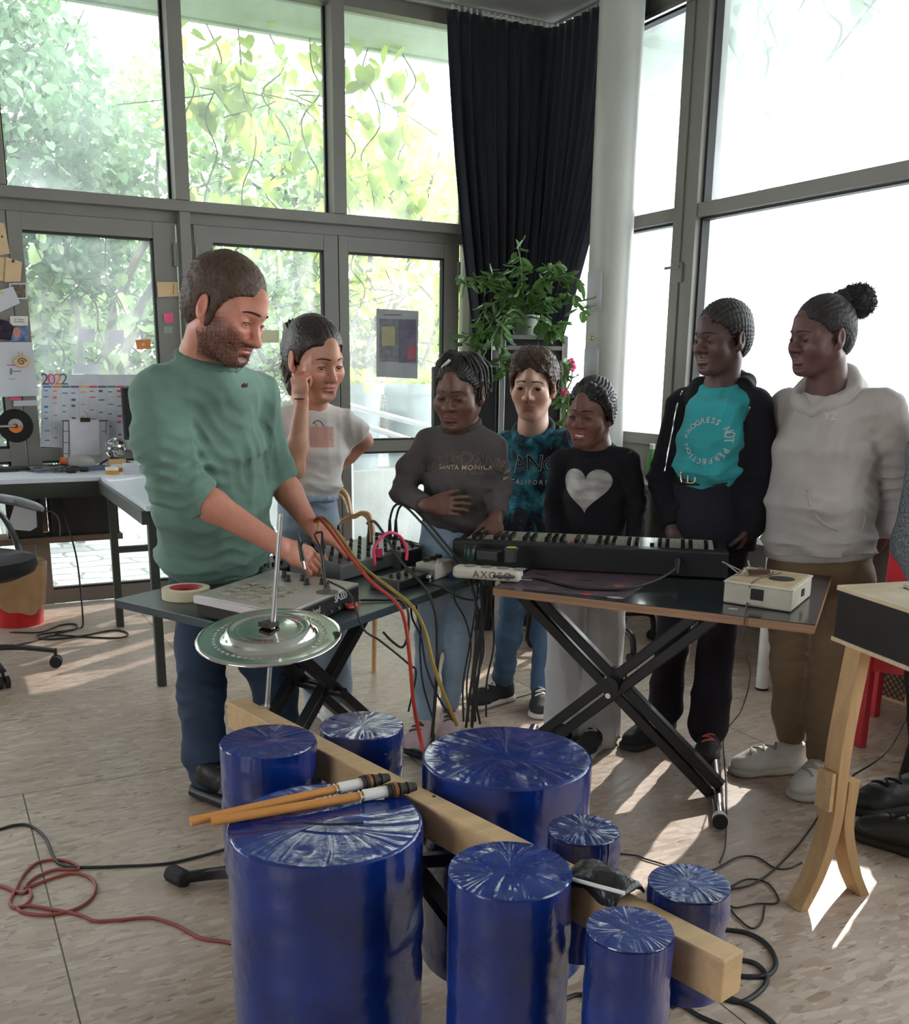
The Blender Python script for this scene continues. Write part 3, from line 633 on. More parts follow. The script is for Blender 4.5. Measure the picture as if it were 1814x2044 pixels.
cy = thing('cymbal', 'round shiny perforated steel disc threaded on the upright rod', 'cymbal', rc)
o = cm.build('disc', mat('polished_steel_disc', (.78, .77, .73), .13, 1, var=.06, nscale=9), cy, 50); so = o.modifiers.new('thickness', 'SOLIDIFY'); so.thickness = .0015
mb = MB(); mb.X = Matrix.Translation(rc+Vector((0, 0, .026))); mb.box((0, 0, 0), (.034, .034, .011), rz=.5); mb.build('rubber_pad', mat('brown_rubber', srgb(66, 50, 44), .8), cy, 0, .0015)
mb = MB(); e = rc+RX*dR*.93+Vector((0, 0, .002)); mb.cyl(e+RX*.002-FX*.01, e+FX*.055-RX*.02, .007, n=10); mb.build('clip', blackm, cy)
# mallets
def mallet(a, b, label):
    a = P(*a, Z=ZD+.013); b = P(*b, Z=ZD+.013); d = (b-a).normalized(); Ln = (b-a).length
    t = thing('mallet', label, 'mallet', a-Vector((0, 0, .012)), group='drum mallets')
    mb = MB(); mb.cyl(a, a+d*Ln*.76, .008, n=18); mb.build('handle', wood_mat('beech_dowel', srgb(206, 140, 70), .85, (6, 40, 40)), t)
    mb = MB(); mb.tube([a+d*Ln*.71, a+d*Ln*.73, a+d*Ln*.84, a+d*Ln*.86], lambda u: .0105+.0008*sin(u*9), 18); mb.build('cloth_tape', mat('white_cloth_tape', srgb(226, 222, 214), .8, bump=.3, bscale=150, bdist=.002), t)
    mb = MB()
    for k in range(7):
        s_ = a+d*Ln*(.85+.15*k/7); mb.cyl(s_, s_+d*Ln*.027, .0135-.0007*k+.0015*(k % 2), .0128-.0009*k, n=18)
    mb.build('head', mat('dark_rubber_band', srgb(44, 34, 28), .7, var=.4, nscale=30), t)
    mb = MB(); s_ = a+d*Ln*.885; mb.cyl(s_, s_+d*Ln*.018, .0142, n=18); mb.build('rubber_band', mat('brown_rubber_band', srgb(140, 84, 44), .6), t)
mallet((380, 1640), (774, 1552), 'mallet lying further back of the two on the largest drum')
mallet((422, 1640), (828, 1570), 'mallet lying nearer of the two on the largest drum')
mb = MB(); q = P(655, 1650, Z=ZD+.004); mb.tube([q+Vector((-.04, .03, .004)), q+Vector((0, 0, .004)), q+Vector((.055, -.02, .004))], .0022, 6, 6); solo('cable_tie', mb, rub, 'dark plastic cable tie lying on the largest blue drum', 'tie')
# black pouch taped on the beam with a white stick
pc = P(1205, 1762, Z=ZBM+.012); t = thing('tape_pouch', 'black plastic pouch taped over the beam', 'pouch', pc)
mb = MB(); g = random.Random(3); vs = []; NX = 14; NY = 10
for j in range(NY):
    for i in range(NX):
        u = i/(NX-1)-.5; v_ = j/(NY-1)-.5; h = .022*math.exp(-(u*2.2)**2-(v_*2.2)**2)+.005*sin(9*u+5*v_)+g.uniform(-.002, .002)
        if abs(v_) > .36: h -= .11*(abs(v_)-.36)
        q = pc+bd*u*.10+bs*v_*.07+Vector((0, 0, h+.004)); vs.append(tuple(q))
mb.add(vs, [(j*NX+i, j*NX+i+1, (j+1)*NX+i+1, (j+1)*NX+i) for j in range(NY-1) for i in range(NX-1)])
o = mb.build('pouch', mat('black_tape', (.02, .02, .021), .35, bump=.4, bscale=70), t, 40); so = o.modifiers.new('thickness', 'SOLIDIFY'); so.thickness = .004
mb = MB(); mb.cyl(P(1142, 1755, Z=.585), P(1246, 1783, Z=.587), .003, n=10); solo('white_stick', mb, whitep, 'thin white plastic stick held under the black pouch', 'stick')

# ---------------- the synthesiser table and its cross stand
ZL = .655
L1, L2, L3 = P(228, 1196, Z=ZL), P(583, 1277, Z=ZL), P(985, 1140, Z=ZL); L4 = L1+L3-L2
slate = mat('slate_grey_lacquer', srgb(62, 74, 80), .32, var=.12, nscale=6)
t = thing('synthesizer_table', 'dark grey topped table with cross legs where the man works', 'table', ((L1+L3)/2).xy.to_3d())
mb = MB(); mb.slab([L1, L2, L3, L4], ZL-.024, ZL); mb.build('tabletop', slate, t, 0, .002)
e1 = (L3-L2).normalized(); e2 = (L1-L2).normalized(); xc = (L1+L3)/2+e2*.03; xc.z = .32
def xstand(t, xc, e1, e2, half, h, gap, w_, m, zt):
    for s in (-1, 1):
        mb = MB()
        for k in ((-.5, .5)):
            o_ = e2*(k*gap+s*.02); mb.bar(xc+o_+e1*half*s+Vector((0, 0, h)), xc+o_-e1*half*s-Vector((0, 0, h-.02)), w_, w_*1.3, hint=e2)
        mb.build('cross_leg', m, t, 0, .003)
    mb = MB(); mb.cyl(xc-e2*(gap/2+.06), xc+e2*(gap/2+.06), .018, n=14); mb.build('pivot', satin, t)
    for s in (-1, 1):
        b = xc+e1*half*s; b.z = .018; mb = MB(); mb.cyl(b-e2*.24, b+e2*.24, .016, n=14); mb.build('foot_tube', m, t)
        a = xc+e1*half*s; a.z = zt; mb = MB(); mb.bar(a-e2*.2, a+e2*.2, .03); mb.build('support_rail', m, t, 0)
xstand(t, xc, e1, e2, .34, .30, .14, .03, satin, ZL-.04)
# ---------------- keyboard table
ZR = .70
R1, R2, R3 = P(984, 1172, Z=ZR), P(1627, 1247, Z=ZR), P(1659, 1150, Z=ZR); R2c = R2; R4 = R1+(R3-R2)*1.0
t = thing('keyboard_table', 'plywood-edged black table on a cross stand under the keyboard', 'table', ((R1+R3)/2).xy.to_3d())
mb = MB(); mb.slab([R1, R2, R3, R4], ZR-.024, ZR-.002); mb.build('plywood_core', wood_mat('plywood_edge', srgb(170, 128, 96), .7, (3, 3, 90)), t, 0)
mb = MB(); mb.slab([R1, R2, R3, R4], ZR-.002, ZR); mb.build('tabletop', mat('black_gloss_laminate', (.012, .013, .016), .22, coat=.3), t, 0)
u_, v_ = (R2-R1).normalized(), (R4-R1).normalized()
mb = MB(); a = [R1+u_*.012+v_*.012, P(1245, 1195, Z=ZR), P(1300, 1170, Z=ZR)+v_*.25, R1+v_*.45+u_*.012]; mb.slab(a, ZR, ZR+.0008); mb.build('plum_vinyl', mat('plum_vinyl', srgb(92, 70, 84), .4, var=.35, nscale=14), t, 0)
def blob(px, py, rx, ry, c, nm, n=12, wob=.25, seed=0):
    g = random.Random(seed+px); q = P(px, py, Z=ZR+.0014); mb = MB()
    pts = [q+u_*rx*cos(2*pi*i/n)*(1+g.uniform(-wob, wob))+v_*ry*sin(2*pi*i/n)*(1+g.uniform(-wob, wob)) for i in range(n)]
    mb.plate(pts, (0, 0, 1), .0006); mb.build('sticker', mat(nm, c, .4), t, 0)
for i, (px, py, rx, ry, c, nm) in enumerate(((1050, 1157, .022, .012, (200, 190, 186), 'sticker_white'), (1108, 1163, .02, .013, (196, 80, 92), 'sticker_pink'), (1083, 1174, .02, .014, (120, 112, 116), 'sticker_grey'), (1170, 1186, .017, .012, (196, 62, 60), 'sticker_red'), (1228, 1193, .022, .012, (188, 180, 180), 'sticker_white'), (1168, 1158, .026, .01, (34, 28, 32), 'sticker_black'), (1236, 1170, .018, .02, (168, 92, 74), 'sticker_rust'), (1260, 1171, .014, .018, (168, 92, 74), 'sticker_rust'), (1080, 1146, .022, .01, (40, 34, 40), 'sticker_black'), (1160, 1172, .022, .008, (60, 40, 56), 'sticker_dark'))):
    blob(px, py, rx, ry, srgb(*c), nm, seed=i)
mb = MB(); q = P(1463, 1215, Z=ZR+.0005); mb.box((q.x, q.y, q.z), (.024, .013, .001), rz=atan2(u_.y, u_.x)); mb.build('sticker', mat('sticker_label', srgb(214, 210, 200), .5), t, 0, label='small white label')
fb = P(1429, 1580, Z=.03); pn = u_.cross(Vector((0, 0, 1)))
def ext(a, b, z):
    d = b-a; return a+d*((z-a.z)/d.z)
for s, (top_, bot) in enumerate((((1060, 1195), (1428, 1580)), ((1400, 1237), (1108, 1457)))):
    off_ = pn*(.012 if s else -.012)
    a, b = on_plane(*top_, fb, pn), on_plane(*bot, fb, pn); a, b = ext(a, b, ZR-.045), ext(a, b, .03)
    for k in (-1, 1):
        w_ = Vector((0, 0, 1)).cross(pn); dd = (b-a).normalized(); sd_ = dd.cross(pn)*.021*k
        mb = MB(); mb.bar(a+off_+sd_, b+off_+sd_, .034, .034, hint=pn); mb.build('cross_leg', satin, t, 0, .004)
    top_end, bot_end = a, b
    mb = MB(); mb.bar(a-v_*.2+Vector((0, 0, .012)), a+v_*.2+Vector((0, 0, .012)), .03); mb.build('support_rail', satin, t, 0)
    if s == 0: g0, g1 = P(1437, 1640, Z=.024), P(1424, 1503, Z=.024)
    else: g0, g1 = b+(P(1437, 1640, Z=.024)-P(1424, 1503, Z=.024))*.5, b-(P(1437, 1640, Z=.024)-P(1424, 1503, Z=.024))*.5; g0.z = g1.z = .024
    d_ = (g0-g1).normalized()
    mb = MB(); mb.cyl(g0-d_*.16, g1, .018, n=18); mb.build('foot_tube', satin, t)
    mb = MB(); mb.cyl(g0-d_*.16, g0-d_*.03, .0185, n=18); mb.build('foot_sleeve', chrome, t, label='bare steel end of the foot tube')
    mb = MB(); mb.cyl(g0-d_*.032, g0-d_*.004, .0215, .0235, n=20); mb.build('foot_collar', whitep, t); mb = MB(); mb.cyl(g0-d_*.004, g0+d_*.006, .0225, n=20); mb.build('foot_cap', rub, t)
ca = on_plane(1225, 1362, fb, pn); mb = MB(); mb.cyl(ca-pn*.05, ca+pn*.05, .03, n=20); mb.build('pivot', satin, t); ca = on_plane(1224, 1380, fb, pn)-pn*.0
mb = MB(); mb.cyl(ca+pn*(-.055 if pn.dot(FX) > 0 else .04), ca+pn*(-.04 if pn.dot(FX) > 0 else .055), .009, n=12); mb.build('bolt', chrome, t)
# ---------------- keyboard: its back faces the camera
KH = .082; K0, K1 = P(903, 1078, Z=ZR+KH), P(1455, 1104, Z=ZR+KH); ku = (K1-K0).normalized(); ku.z = 0; ku.normalize(); kv = Vector((-ku.y, ku.x, 0)); KL = (K1-K0).length
kb = thing('keyboard', 'long black electronic keyboard seen from its back edge', 'keyboard', ((K0+K1)/2).xy.to_3d()+Vector((0, 0, ZR)))
def kbm(): 
    mb = MB(); mb.X = Matrix(((ku.x, kv.x, 0, K0.x), (ku.y, kv.y, 0, K0.y), (0, 0, 1, ZR), (0, 0, 0, 1))); return mb
def side_prof(mb, x0, x1, pr):
    n = len(pr); v = [(x0, y, z) for y, z in pr]+[(x1, y, z) for y, z in pr]
    mb.add(v, [tuple(range(n)), tuple(range(n, 2*n))[::-1]]+[(i, (i+1) % n, n+(i+1) % n, n+i) for i in range(n)])
mb = kbm(); side_prof(mb, 0, KL, [(.004, .004), (0, KH-.004), (.004, KH), (.05, KH), (.06, .058), (.27, .05), (.28, .03), (.28, .004)]); mb.build('case', mat('keyboard_black', (.016, .016, .017), .38), kb, 0, .0015)
for x in (0.012, KL-.012): mb = kbm(); mb.box((x, .165, .064), (.024, .23, .02)); mb.build('end_block', mat('keyboard_black', (.016, .016, .017), .38), kb, 0, .002)
nw = int((KL-.06)/.0235); kx0 = .03
mb = kbm(); 
for i in range(nw): mb.box((kx0+(i+.5)*.0235, .165, .068), (.0226, .145+.05, .018))
mb.build('white_keys', mat('ivory_key', srgb(206, 200, 186), .3), kb, 0)
mb = kbm()
for i in range(nw-1):
    if i % 7 in (2, 6): continue
    mb.box((kx0+(i+1)*.0235, .125, .083), (.012, .1, .014))
mb.build('black_keys', mat('black_key', (.01, .01, .01), .25), kb, 0)
for i, c in ((int(nw*.44), (206, 70, 66)), (int(nw*.51), (110, 140, 196)), (int(nw*.36), (214, 200, 90)), (int(nw*.2), (210, 190, 90)), (int(nw*.6), (170, 150, 160))):
    mb = kbm(); mb.box((kx0+(i+.5)*.0235, .09, .0775), (.02, .03, .001)); mb.build('key_sticker', mat('tape_%d_%d' % (c[0], c[1]), srgb(*c), .5), kb, 0)
for i in range(6):
    mb = kbm(); mb.cyl((KL*.3+i*.05, .028, KH-.001), (KL*.3+i*.05, .028, KH+.009), .006, n=12); mb.build('knob', blackm, kb)
jack = P(1352, 1112, Z=ZR+.055); q = kbm().X.inverted() @ jack
jx = min(max(q.x, .1), KL-.05); jw = kbm().X @ Vector((jx, -.012, .055)); jw0 = kbm().X @ Vector((jx, 0, .055))
mb = MB(); mb.cyl(jw0, jw, .006, n=10); mb.build('socket', steel, kb)
cabm = mat('black_cable_rubber', (.016, .016, .017), .5)
def cable(name, label, pts, r=.004, m=None, sm=10, group=None, plugs=(), cat='cable'):
    pts = [Vector(p) for p in pts]
    mb = MB(); mb.tube(pts, r, 8, sm)
    if not plugs: return solo(name, mb, m or cabm, label, cat, group, 60)
    t = thing(name, label, cat, pts[0], group=group); mb.build('cord', m or cabm, t, 60)
    for e_ in plugs:
        a, b = (pts[0], pts[1]) if e_ == 0 else (pts[-1], pts[-2]); d = (b-a).normalized()
        mb = MB(); mb.cyl(a, a+d*.045, max(r*2.2, .007), max(r*1.5, .005), n=14); mb.cyl(a+d*.045, a+d*.07, r*1.5, r*1.05, n=12); mb.build('plug', blackm, t)
        mb = MB(); mb.cyl(a-d*.02, a+d*.002, .0033, n=10); mb.build('plug_tip', chrome, t)
    return t
def Z(x, y, z): return P(x, y, Z=z)
cable('keyboard_cable', 'black lead looping from the socket on the back of the keyboard over the plum vinyl', [jw, jw-kv*.03+Vector((0, 0, -.015)), Z(1310, 1158, ZR+.02), Z(1240, 1176, ZR+.006), Z(1150, 1172, ZR+.006), Z(1075, 1155, ZR+.006), Z(1020, 1152, ZR+.02), Z(985, 1150, ZR+.03)], .0042, plugs=(0,))

# ---------------- sampler
zs = ZL+.062
A, B, C_ = P(390, 1187, Z=zs), P(572, 1226, Z=zs-.004), P(716, 1164, Z=zs); C_ = C_+(C_-B)*.0; Dp = A+C_-B
Bq = B
smp = thing('sampler', 'silver and black sampler box with a row of knobs', 'sampler', ((A+C_)/2).xy.to_3d()+Vector((0, 0, ZL)))
mb = MB(); mb.slab([A, B, C_, Dp], ZL+.006, zs-.008); mb.build('case', blackm, smp, 0, .003)
mb = MB(); mb.slab([A, B, C_, Dp], zs-.008, zs); mb.build('top_plate', mat('silver_panel', srgb(188, 186, 178), .4, .4, var=.06), smp, 0, .002)
sa, sb = (B-A).normalized(), (C_-B).normalized(); sL, sW = (B-A).length, (C_-B).length
def sp(u, v_, dz=0): return A+sa*sL*u+sb*sW*v_+Vector((0, 0, dz))
mb = MB(); mb.bar(sp(-.01, 0, -.012), sp(1.0, 0, -.012), .012, .02); mb.build('front_trim', mat('pale_trim', srgb(208, 204, 206), .4), smp, 0, .002)
mb = MB()
for i in range(4):
    for j in range(4): q = sp(.2+.16*i, .12+.12*j, .003); mb.box(q, (.026, .026, .006), rz=atan2(sa.y, sa.x))
mb.build('pads', mat('grey_rubber_pad', srgb(150, 144, 128), .7), smp, 0, .001)
for i in range(6):
    q = sp(.3+.11*i, .72 if i % 2 else .8, 0); mb = MB(); mb.lathe([(.0095, 0), (.0095, .003), (.007, .004), (.0066, .017), (.005, .018)], q, 18); mb.build('knob', blackm, smp)
mb = MB(); q = sp(.93, .62); mb.lathe([(.03, 0), (.03, .003), (.027, .004)], q, 28); mb.lathe([(.008, .003), (.008, .02)], q, 16); mb.build('dial', mat('dark_grey_dial', srgb(96, 92, 86), .5), smp)
rn = Vector((sb.y, -sb.x, 0)); rn = rn if rn.dot(sa) > 0 else -rn
def rear(u, h): q = sp(1.0, u)+rn*.0012; q.z = ZL+h; return q
for i in range(7):
    q = rear(.12+.11*i, .018); mb = MB(); mb.cyl(q, q+rn*.006, .0045, n=12); mb.build('socket', steel, smp)
MT = lambda o, xdir, ydir: Matrix(((xdir.x, ydir.x, xdir.cross(ydir).x, o.x), (xdir.y, ydir.y, xdir.cross(ydir).y, o.y), (xdir.z, ydir.z, xdir.cross(ydir).z, o.z), (0, 0, 0, 1)))
UPV = Vector((0, 0, 1))
pale = mat('pale_print', srgb(200, 200, 196), .5)
text_mesh('SP-555', .026, MT(rear(.72, .044), sb, UPV), pale, 'lettering', smp, bold=.0006)
text_mesh('Roland', .024, MT(rear(.34, .034), sb, UPV), pale, 'lettering', smp)
mb = MB(); q = rear(.83, .012)+rn*.012; mb.tube([q-sb*.03, q, q+sb*.035], lambda u: .004+.011*sin(pi*min(1, u*1.0))**.6, 16, 6, flat=.55); t = mb.build('red_bulb_plug', mat('glossy_red_plastic', srgb(206, 46, 30), .2, coat=.5), None, 60, label='small glossy red plug on the rear face of the sampler', cat='plug')
# masking tape
tc_ = P(372, 1193, Z=ZL); tr = 47*((tc_-CAMP).dot(FX))/FPX; t = thing('masking_tape', 'cream roll of masking tape at the table corner', 'tape', tc_)
mb = MB(); mb.lathe([(tr*.68, 0), (tr, .001), (tr, .03), (tr*.68, .031)], tc_, 40); o = mb.build('tape', mat('cream_crepe_tape', srgb(226, 212, 178), .7, var=.05), t)
bm = bmesh.new(); bm.from_mesh(o.data); bmesh.ops.delete(bm, geom=[f for f in bm.faces if len(f.verts) > 4], context='FACES'); bm.to_mesh(o.data); bm.free()
mb = MB(); vs = [(tc_.x+tr*.675*cos(2*pi*i/40), tc_.y+tr*.675*sin(2*pi*i/40), ZL+.001+.0295*j) for j in (0, 1) for i in range(40)]; mb.add(vs, [(i, (i+1) % 40, 40+(i+1) % 40, 40+i) for i in range(40)]); o = mb.build('core', mat('red_card_core', srgb(196, 62, 76), .6), t); so = o.modifiers.new('t', 'SOLIDIFY'); so.thickness = .003
mb = MB(); 
for k in range(3):
    a = 1.9+.12*k; mb.box((tc_.x+tr*.645*cos(a), tc_.y+tr*.645*sin(a), ZL+.016), (.001, .008, .02), rz=a)
mb.build('printed_band', mat('blue_print', srgb(40, 70, 120), .5), t, 0)

# ---------------- mixing desks and boxes on the table
def tab(px, py, z=0): return P(px, py, Z=ZL+z)
alu = mat('grey_console_metal', srgb(134, 134, 134), .42, .4, var=.08)
def console(name, label, c, du, dv, rz, h0, h1, rows, cols, m, kn, red=(), knobh=.016):
    """wedge-shaped console: du long, dv deep; taller at its back"""
    t = thing(name, label, 'mixer', c, rz)
    X = Matrix.Translation(c) @ Matrix.Rotation(rz, 4, 'Z'); mb = MB(); mb.X = X
    side_prof(mb, -du/2, du/2, [(-dv/2, .004), (-dv/2, h0), (dv/2-.02, h1), (dv/2, h1-.012), (dv/2, .004)]); mb.build('case', m, t, 0, .003)
    for xa_ in (-du/2-.008, du/2):
        mb = MB(); mb.X = X; side_prof(mb, xa_, xa_+.008, [(-dv/2, .0), (-dv/2, h0+.006), (dv/2-.02, h1+.006), (dv/2, h1-.006), (dv/2, 0)]); mb.build('end_cheek', alu, t, 0)
    for i in range(cols):
        for j in range(rows):
            y = -dv/2+dv*(j+.7)/(rows+.6); z = h0+(h1-h0)*(y+dv/2)/dv; x = -du/2+du*(i+.5)/cols
            mb = MB(); mb.X = X; mb.lathe([(.0075, 0), (.0062, knobh*.5), (.0055, knobh), (.004, knobh+.001)], (x, y, z-.002), 12); mb.build('knob', mat('red_knob', srgb(214, 52, 58), .4) if (i, j) in red else kn, t)
    return t, X
kg = mat('charcoal_knob', (.03, .03, .032), .45)
mr = atan2(e1.y, e1.x)
console('mixing_desk', 'grey mixing desk with rows of knobs behind the sampler', tab(716, 1132), .46, .2, mr, .05, .075, 5, 9, alu, kg)
console('drum_machine', 'flat dark sequencer with red knobs partly under the man\'s forearm', tab(560, 1138), .26, .15, mr, .028, .04, 2, 7, mat('dark_console', srgb(50, 50, 52), .45), kg, red=((4, 0), (5, 0)), knobh=.012)
t, X = console('effect_unit', 'flat black effects unit with a few sockets at the table edge', tab(800, 1168), .17, .10, mr, .03, .034, 1, 4, blackm, kg)
mb = MB(); mb.X = X; mb.lathe([(.013, 0), (.013, .012), (.008, .014)], (.06, -.062, .018), 14, Matrix.Rotation(radians(90), 3, 'X')); mb.build('socket', chrome, t)
t, X = console('patch_box', 'small dark patch box holding the pink jumper leads', tab(812, 1128, 0)+Vector((0, .02, 0)), .13, .06, mr, .052, .055, 1, 3, mat('dark_console', srgb(50, 50, 52), .45), kg)
# white box with three black knobs
wc = tab(868, 1150); t = thing('white_synth_module', 'small white box with three black knobs', 'module', wc, mr)
X = Matrix.Translation(wc) @ Matrix.Rotation(mr, 4, 'Z'); mb = MB(); mb.X = X; mb.box((0, 0, .026), (.12, .075, .05)); mb.build('case', mat('ivory_enclosure', srgb(222, 216, 204), .45), t, 0, .004)
for k in range(3): mb = MB(); mb.X = X; mb.lathe([(.0125, 0), (.0125, .012), (.011, .014)], (-.035+.036*k, .01, .051), 20); mb.build('knob', blackm, t); mb = MB(); mb.X = X; mb.lathe([(.0128, .0005), (.0128, .003)], (-.035+.036*k, .01, .0515), 20); mb.build('knob_ring', chrome, t)
mb = MB(); mb.X = X; mb.cyl((-.03, -.025, .05), (-.03, -.025, .066), .003, n=8); mb.build('switch', chrome, t)
# blue circuit stub with white wires
wc = tab(905, 1150); t = thing('blue_connector', 'bright blue connector board lying beside the white box', 'connector', wc, mr)
X = Matrix.Translation(wc) @ Matrix.Rotation(mr+.4, 4, 'Z'); mb = MB(); mb.X = X; mb.box((0, 0, .006), (.055, .024, .012)); mb.build('board', mat('blue_board', srgb(34, 84, 168), .35), t, 0, .001)
mb = MB(); mb.X = X; mb.tube([(-.02, 0, .012), (-.04, -.02, .02), (-.08, -.03, .012)], .0025, 6, 5); mb.build('wire', whitep, t); mb = MB(); mb.X = X; mb.box((.03, 0, .008), (.015, .018, .008)); mb.build('contact', steel, t, 0)
# power strip with adapters
q0, q1 = P(903, 1130, Z=ZR+.037), P(1038, 1140, Z=ZR+.037); pd = (q1-q0).normalized(); t = thing('power_strip', 'white power strip marked with brown handwriting', 'power strip', ((q0+q1)/2).xy.to_3d()+Vector((0, 0, ZL)))
pX = Matrix(((pd.x, -pd.y, 0, q0.x), (pd.y, pd.x, 0, q0.y), (0, 0, 1, ZR+.001), (0, 0, 0, 1))); pl = (q1-q0).length
mb = MB(); mb.X = pX; mb.box((pl/2, .02, .019), (pl, .052, .036)); mb.build('strip', mat('off_white_abs', srgb(220, 212, 198), .4), t, 0, .012, seg=4)
for k in range(4): mb = MB(); mb.X = pX; mb.lathe([(.017, 0), (.019, .001), (.019, .0015)], (.05+k*.05, .02, .037), 20); mb.build('outlet', mat('outlet_grey', srgb(150, 146, 138), .5), t)
text_mesh('AXOSO', .03, MT(pX @ Vector((pl*.6, -.0065, .0175)), pd, UPV), mat('brown_marker', srgb(120, 60, 52), .6), 'lettering', t, spacing=1.25)
for nm, lab, px, py, sz, z0, lb in (('power_adapter', 'black mains adapter lying along the power strip', 975, 1119, (.075, .038, .034), .037, None), ('power_adapter', 'black mains adapter with yellow label plugged upright into the power strip', 1020, 1124, (.04, .04, .048), .037, 1)):
    q = P(px, py, Z=ZR+z0); t = thing(nm, lab, 'adapter', q); X = Matrix.Translation(q) @ Matrix.Rotation(atan2(pd.y, pd.x), 4, 'Z')
    mb = MB(); mb.X = X; mb.box((0, 0, sz[2]/2), sz); mb.build('body', blackm, t, 0, .006, seg=3)
    if lb: mb = MB(); mb.X = X; mb.box((0, 0, sz[2]+.0005), (.026, .03, .001)); mb.build('rating_label', mat('yellow_label', srgb(206, 198, 60), .5), t, 0)
q = P(938, 1118, Z=ZR+.037); mb = MB(); mb.lathe([(.018, 0), (.019, .004), (.019, .04), (.017, .043)], q, 24); t = thing('green_pot', 'dark green cylinder standing on the end of the power strip', 'canister', q); mb.build('body', mat('dark_green_plastic', srgb(22, 56, 44), .35), t); mb = MB(); mb.lathe([(.0195, .037), (.0195, .045), (.017, .047)], q, 24); mb.build('lid', blackm, t)
# ---------------- cream tin with electronics
T0, T1, T2 = P(1442, 1203, Z=ZR), P(1578, 1224, Z=ZR), P(1622, 1207, Z=ZR); th_ = .062
tv = (P(1627, 1150, Z=ZR+th_)-P(1588, 1180, Z=ZR+th_)); T2 = T1+tv; T3 = T0+tv
t = thing('cream_tin', 'cream metal tin with black tape holding a small circuit', 'tin', ((T0+T2)/2))
mb = MB(); mb.slab([T0, T1, T2, T3], ZR+.001, ZR+th_-.004); mb.build('tin_body', mat('cream_enamel', srgb(206, 198, 180), .4, var=.12, nscale=9), t, 0, .006, seg=3)
mb = MB(); cc = (T0+T2)/2; mb.slab([cc+(q-cc)*1.025 for q in (T0, T1, T2, T3)], ZR+th_-.006, ZR+th_); mb.build('rim', mat('cream_enamel_rim', srgb(214, 206, 188), .35, var=.1), t, 0, .003)
mb = MB(); mb.slab([cc+(q-cc)*.9 for q in (T0, T1, T2, T3)], ZR+th_, ZR+th_+.001); mb.build('inner_plate', mat('bare_plywood_plate', srgb(196, 170, 134), .6, var=.15, nscale=20), t, 0)
tu = (T1-T0).normalized(); tvn = tv.normalized()
mb = MB(); q = cc+tu*.035-tvn*.0; mb.lathe([(.034, 0), (.034, .0012)], (q.x, q.y, ZR+th_+.0012), 28); mb.build('round_opening', rub, t)
fn = Vector((tu.y, -tu.x, 0))
q = T0+tu*(T1-T0).length*.5; mb = MB(); mb.box((q+fn*.002)+Vector((0, 0, .036)), (.034, .002, .03), rz=atan2(tu.y, tu.x)); mb.build('black_tape_patch', rub, t, 0)
q = T1+tv*.5; mb = MB(); mb.box(q+tu*.002+Vector((0, 0, .034)), (.002, .022, .02), rz=atan2(tu.y, tu.x)); mb.build('black_tape_patch', rub, t, 0)
mb = MB(); q = cc-tu*.03; q.z = ZR+th_+.012; mb.box(q, (.06, .014, .014), rz=atan2(tu.y, tu.x)+.7); mb.build('terminal_block', mat('brown_bakelite', srgb(92, 58, 44), .5), t, 0, .002)
g = random.Random(5); mb = MB()
for k in range(7):
    b = cc-tu*g.uniform(.0, .09)+tvn*g.uniform(-.02, .03); b.z = ZR+th_+.004; e_ = b+Vector((g.uniform(-.06, .05), g.uniform(-.05, .05), g.uniform(.01, .028)))
    mb.cyl(b, e_, .0022, n=6)
mb.build('metal_tine', steel, t)
cable('tin_lead', 'thin grey lead running from the cream tin down over the table edge to the floor', [cc+tu*.01+Vector((0, 0, th_+.016)), Z(1500, 1165, ZR+.062), Z(1492, 1200, ZR+.012), Z(1487, 1228, ZR+.004), on_plane(1484, 1290, R2, pn)+pn*0, on_plane(1497, 1350, R2+v_*.1, pn), Z(1478, 1420, .1), Z(1445, 1470, .01), Z(1450, 1560, .006), Z(1448, 1680, .006), Z(1436, 1722, .006)], .0022, mat('brown_grey_cable', srgb(78, 68, 62), .6))
# ---------------- box instrument on curved wooden legs
ZB = .805; X0, X1, X2 = P(1674, 1168, Z=ZB), P(1818, 1214, Z=ZB), P(1790, 1157, Z=ZB); bu = (X1-X0).normalized(); bv = Vector((-bu.y, bu.x, 0))
t = thing('box_instrument', 'black-sided plywood box instrument standing on a curved wooden leg', 'instrument', X0.xy.to_3d())
BL, BW, BH = .46, .2, .118
def bX(): mb = MB(); mb.X = Matrix(((bu.x, bv.x, 0, X0.x), (bu.y, bv.y, 0, X0.y), (0, 0, 1, 0), (0, 0, 0, 1))); return mb
ply = wood_mat('birch_plywood', srgb(214, 192, 158), .85, (3, 30, 30))
mb = bX(); mb.box((BL/2, BW/2, ZB-.012-BH/2), (BL, BW, BH)); mb.build('box', mat('black_stained_wood', (.018, .015, .015), .5, var=.2), t, 0, .002)
mb = bX(); mb.box((BL/2, BW/2, ZB-.006), (BL+.006, BW+.006, .012)); mb.build('lid', mat('varnished_plywood', srgb(220, 200, 168), .22, coat=.5), t, 0, .001)
mb = bX(); mb.box((BL/2, BW/2, ZB-.016-BH), (BL+.008, BW+.008, .01)); mb.build('base_board', ply, t, 0, .001)
mb = bX(); mb.cyl((.06, BW-.06, ZB+.004), (.16, BW-.075, ZB+.004), .004, n=10); mb.cyl((.16, BW-.075, ZB+.004), (.24, BW-.085, ZB+.002), .0015, n=6); mb.build('metal_pin', steel, t)
mb = bX(); mb.cyl((.2, .08, ZB+.02), (.30, .1, ZB+.02), .009, n=14); mb.lathe([(.011, 0), (.011, .008)], (.2, .08, ZB+.012), 12); mb.cyl((.21, .08, ZB), (.21, .08, ZB+.015), .003, n=8); mb.build('clamp', steel, t)
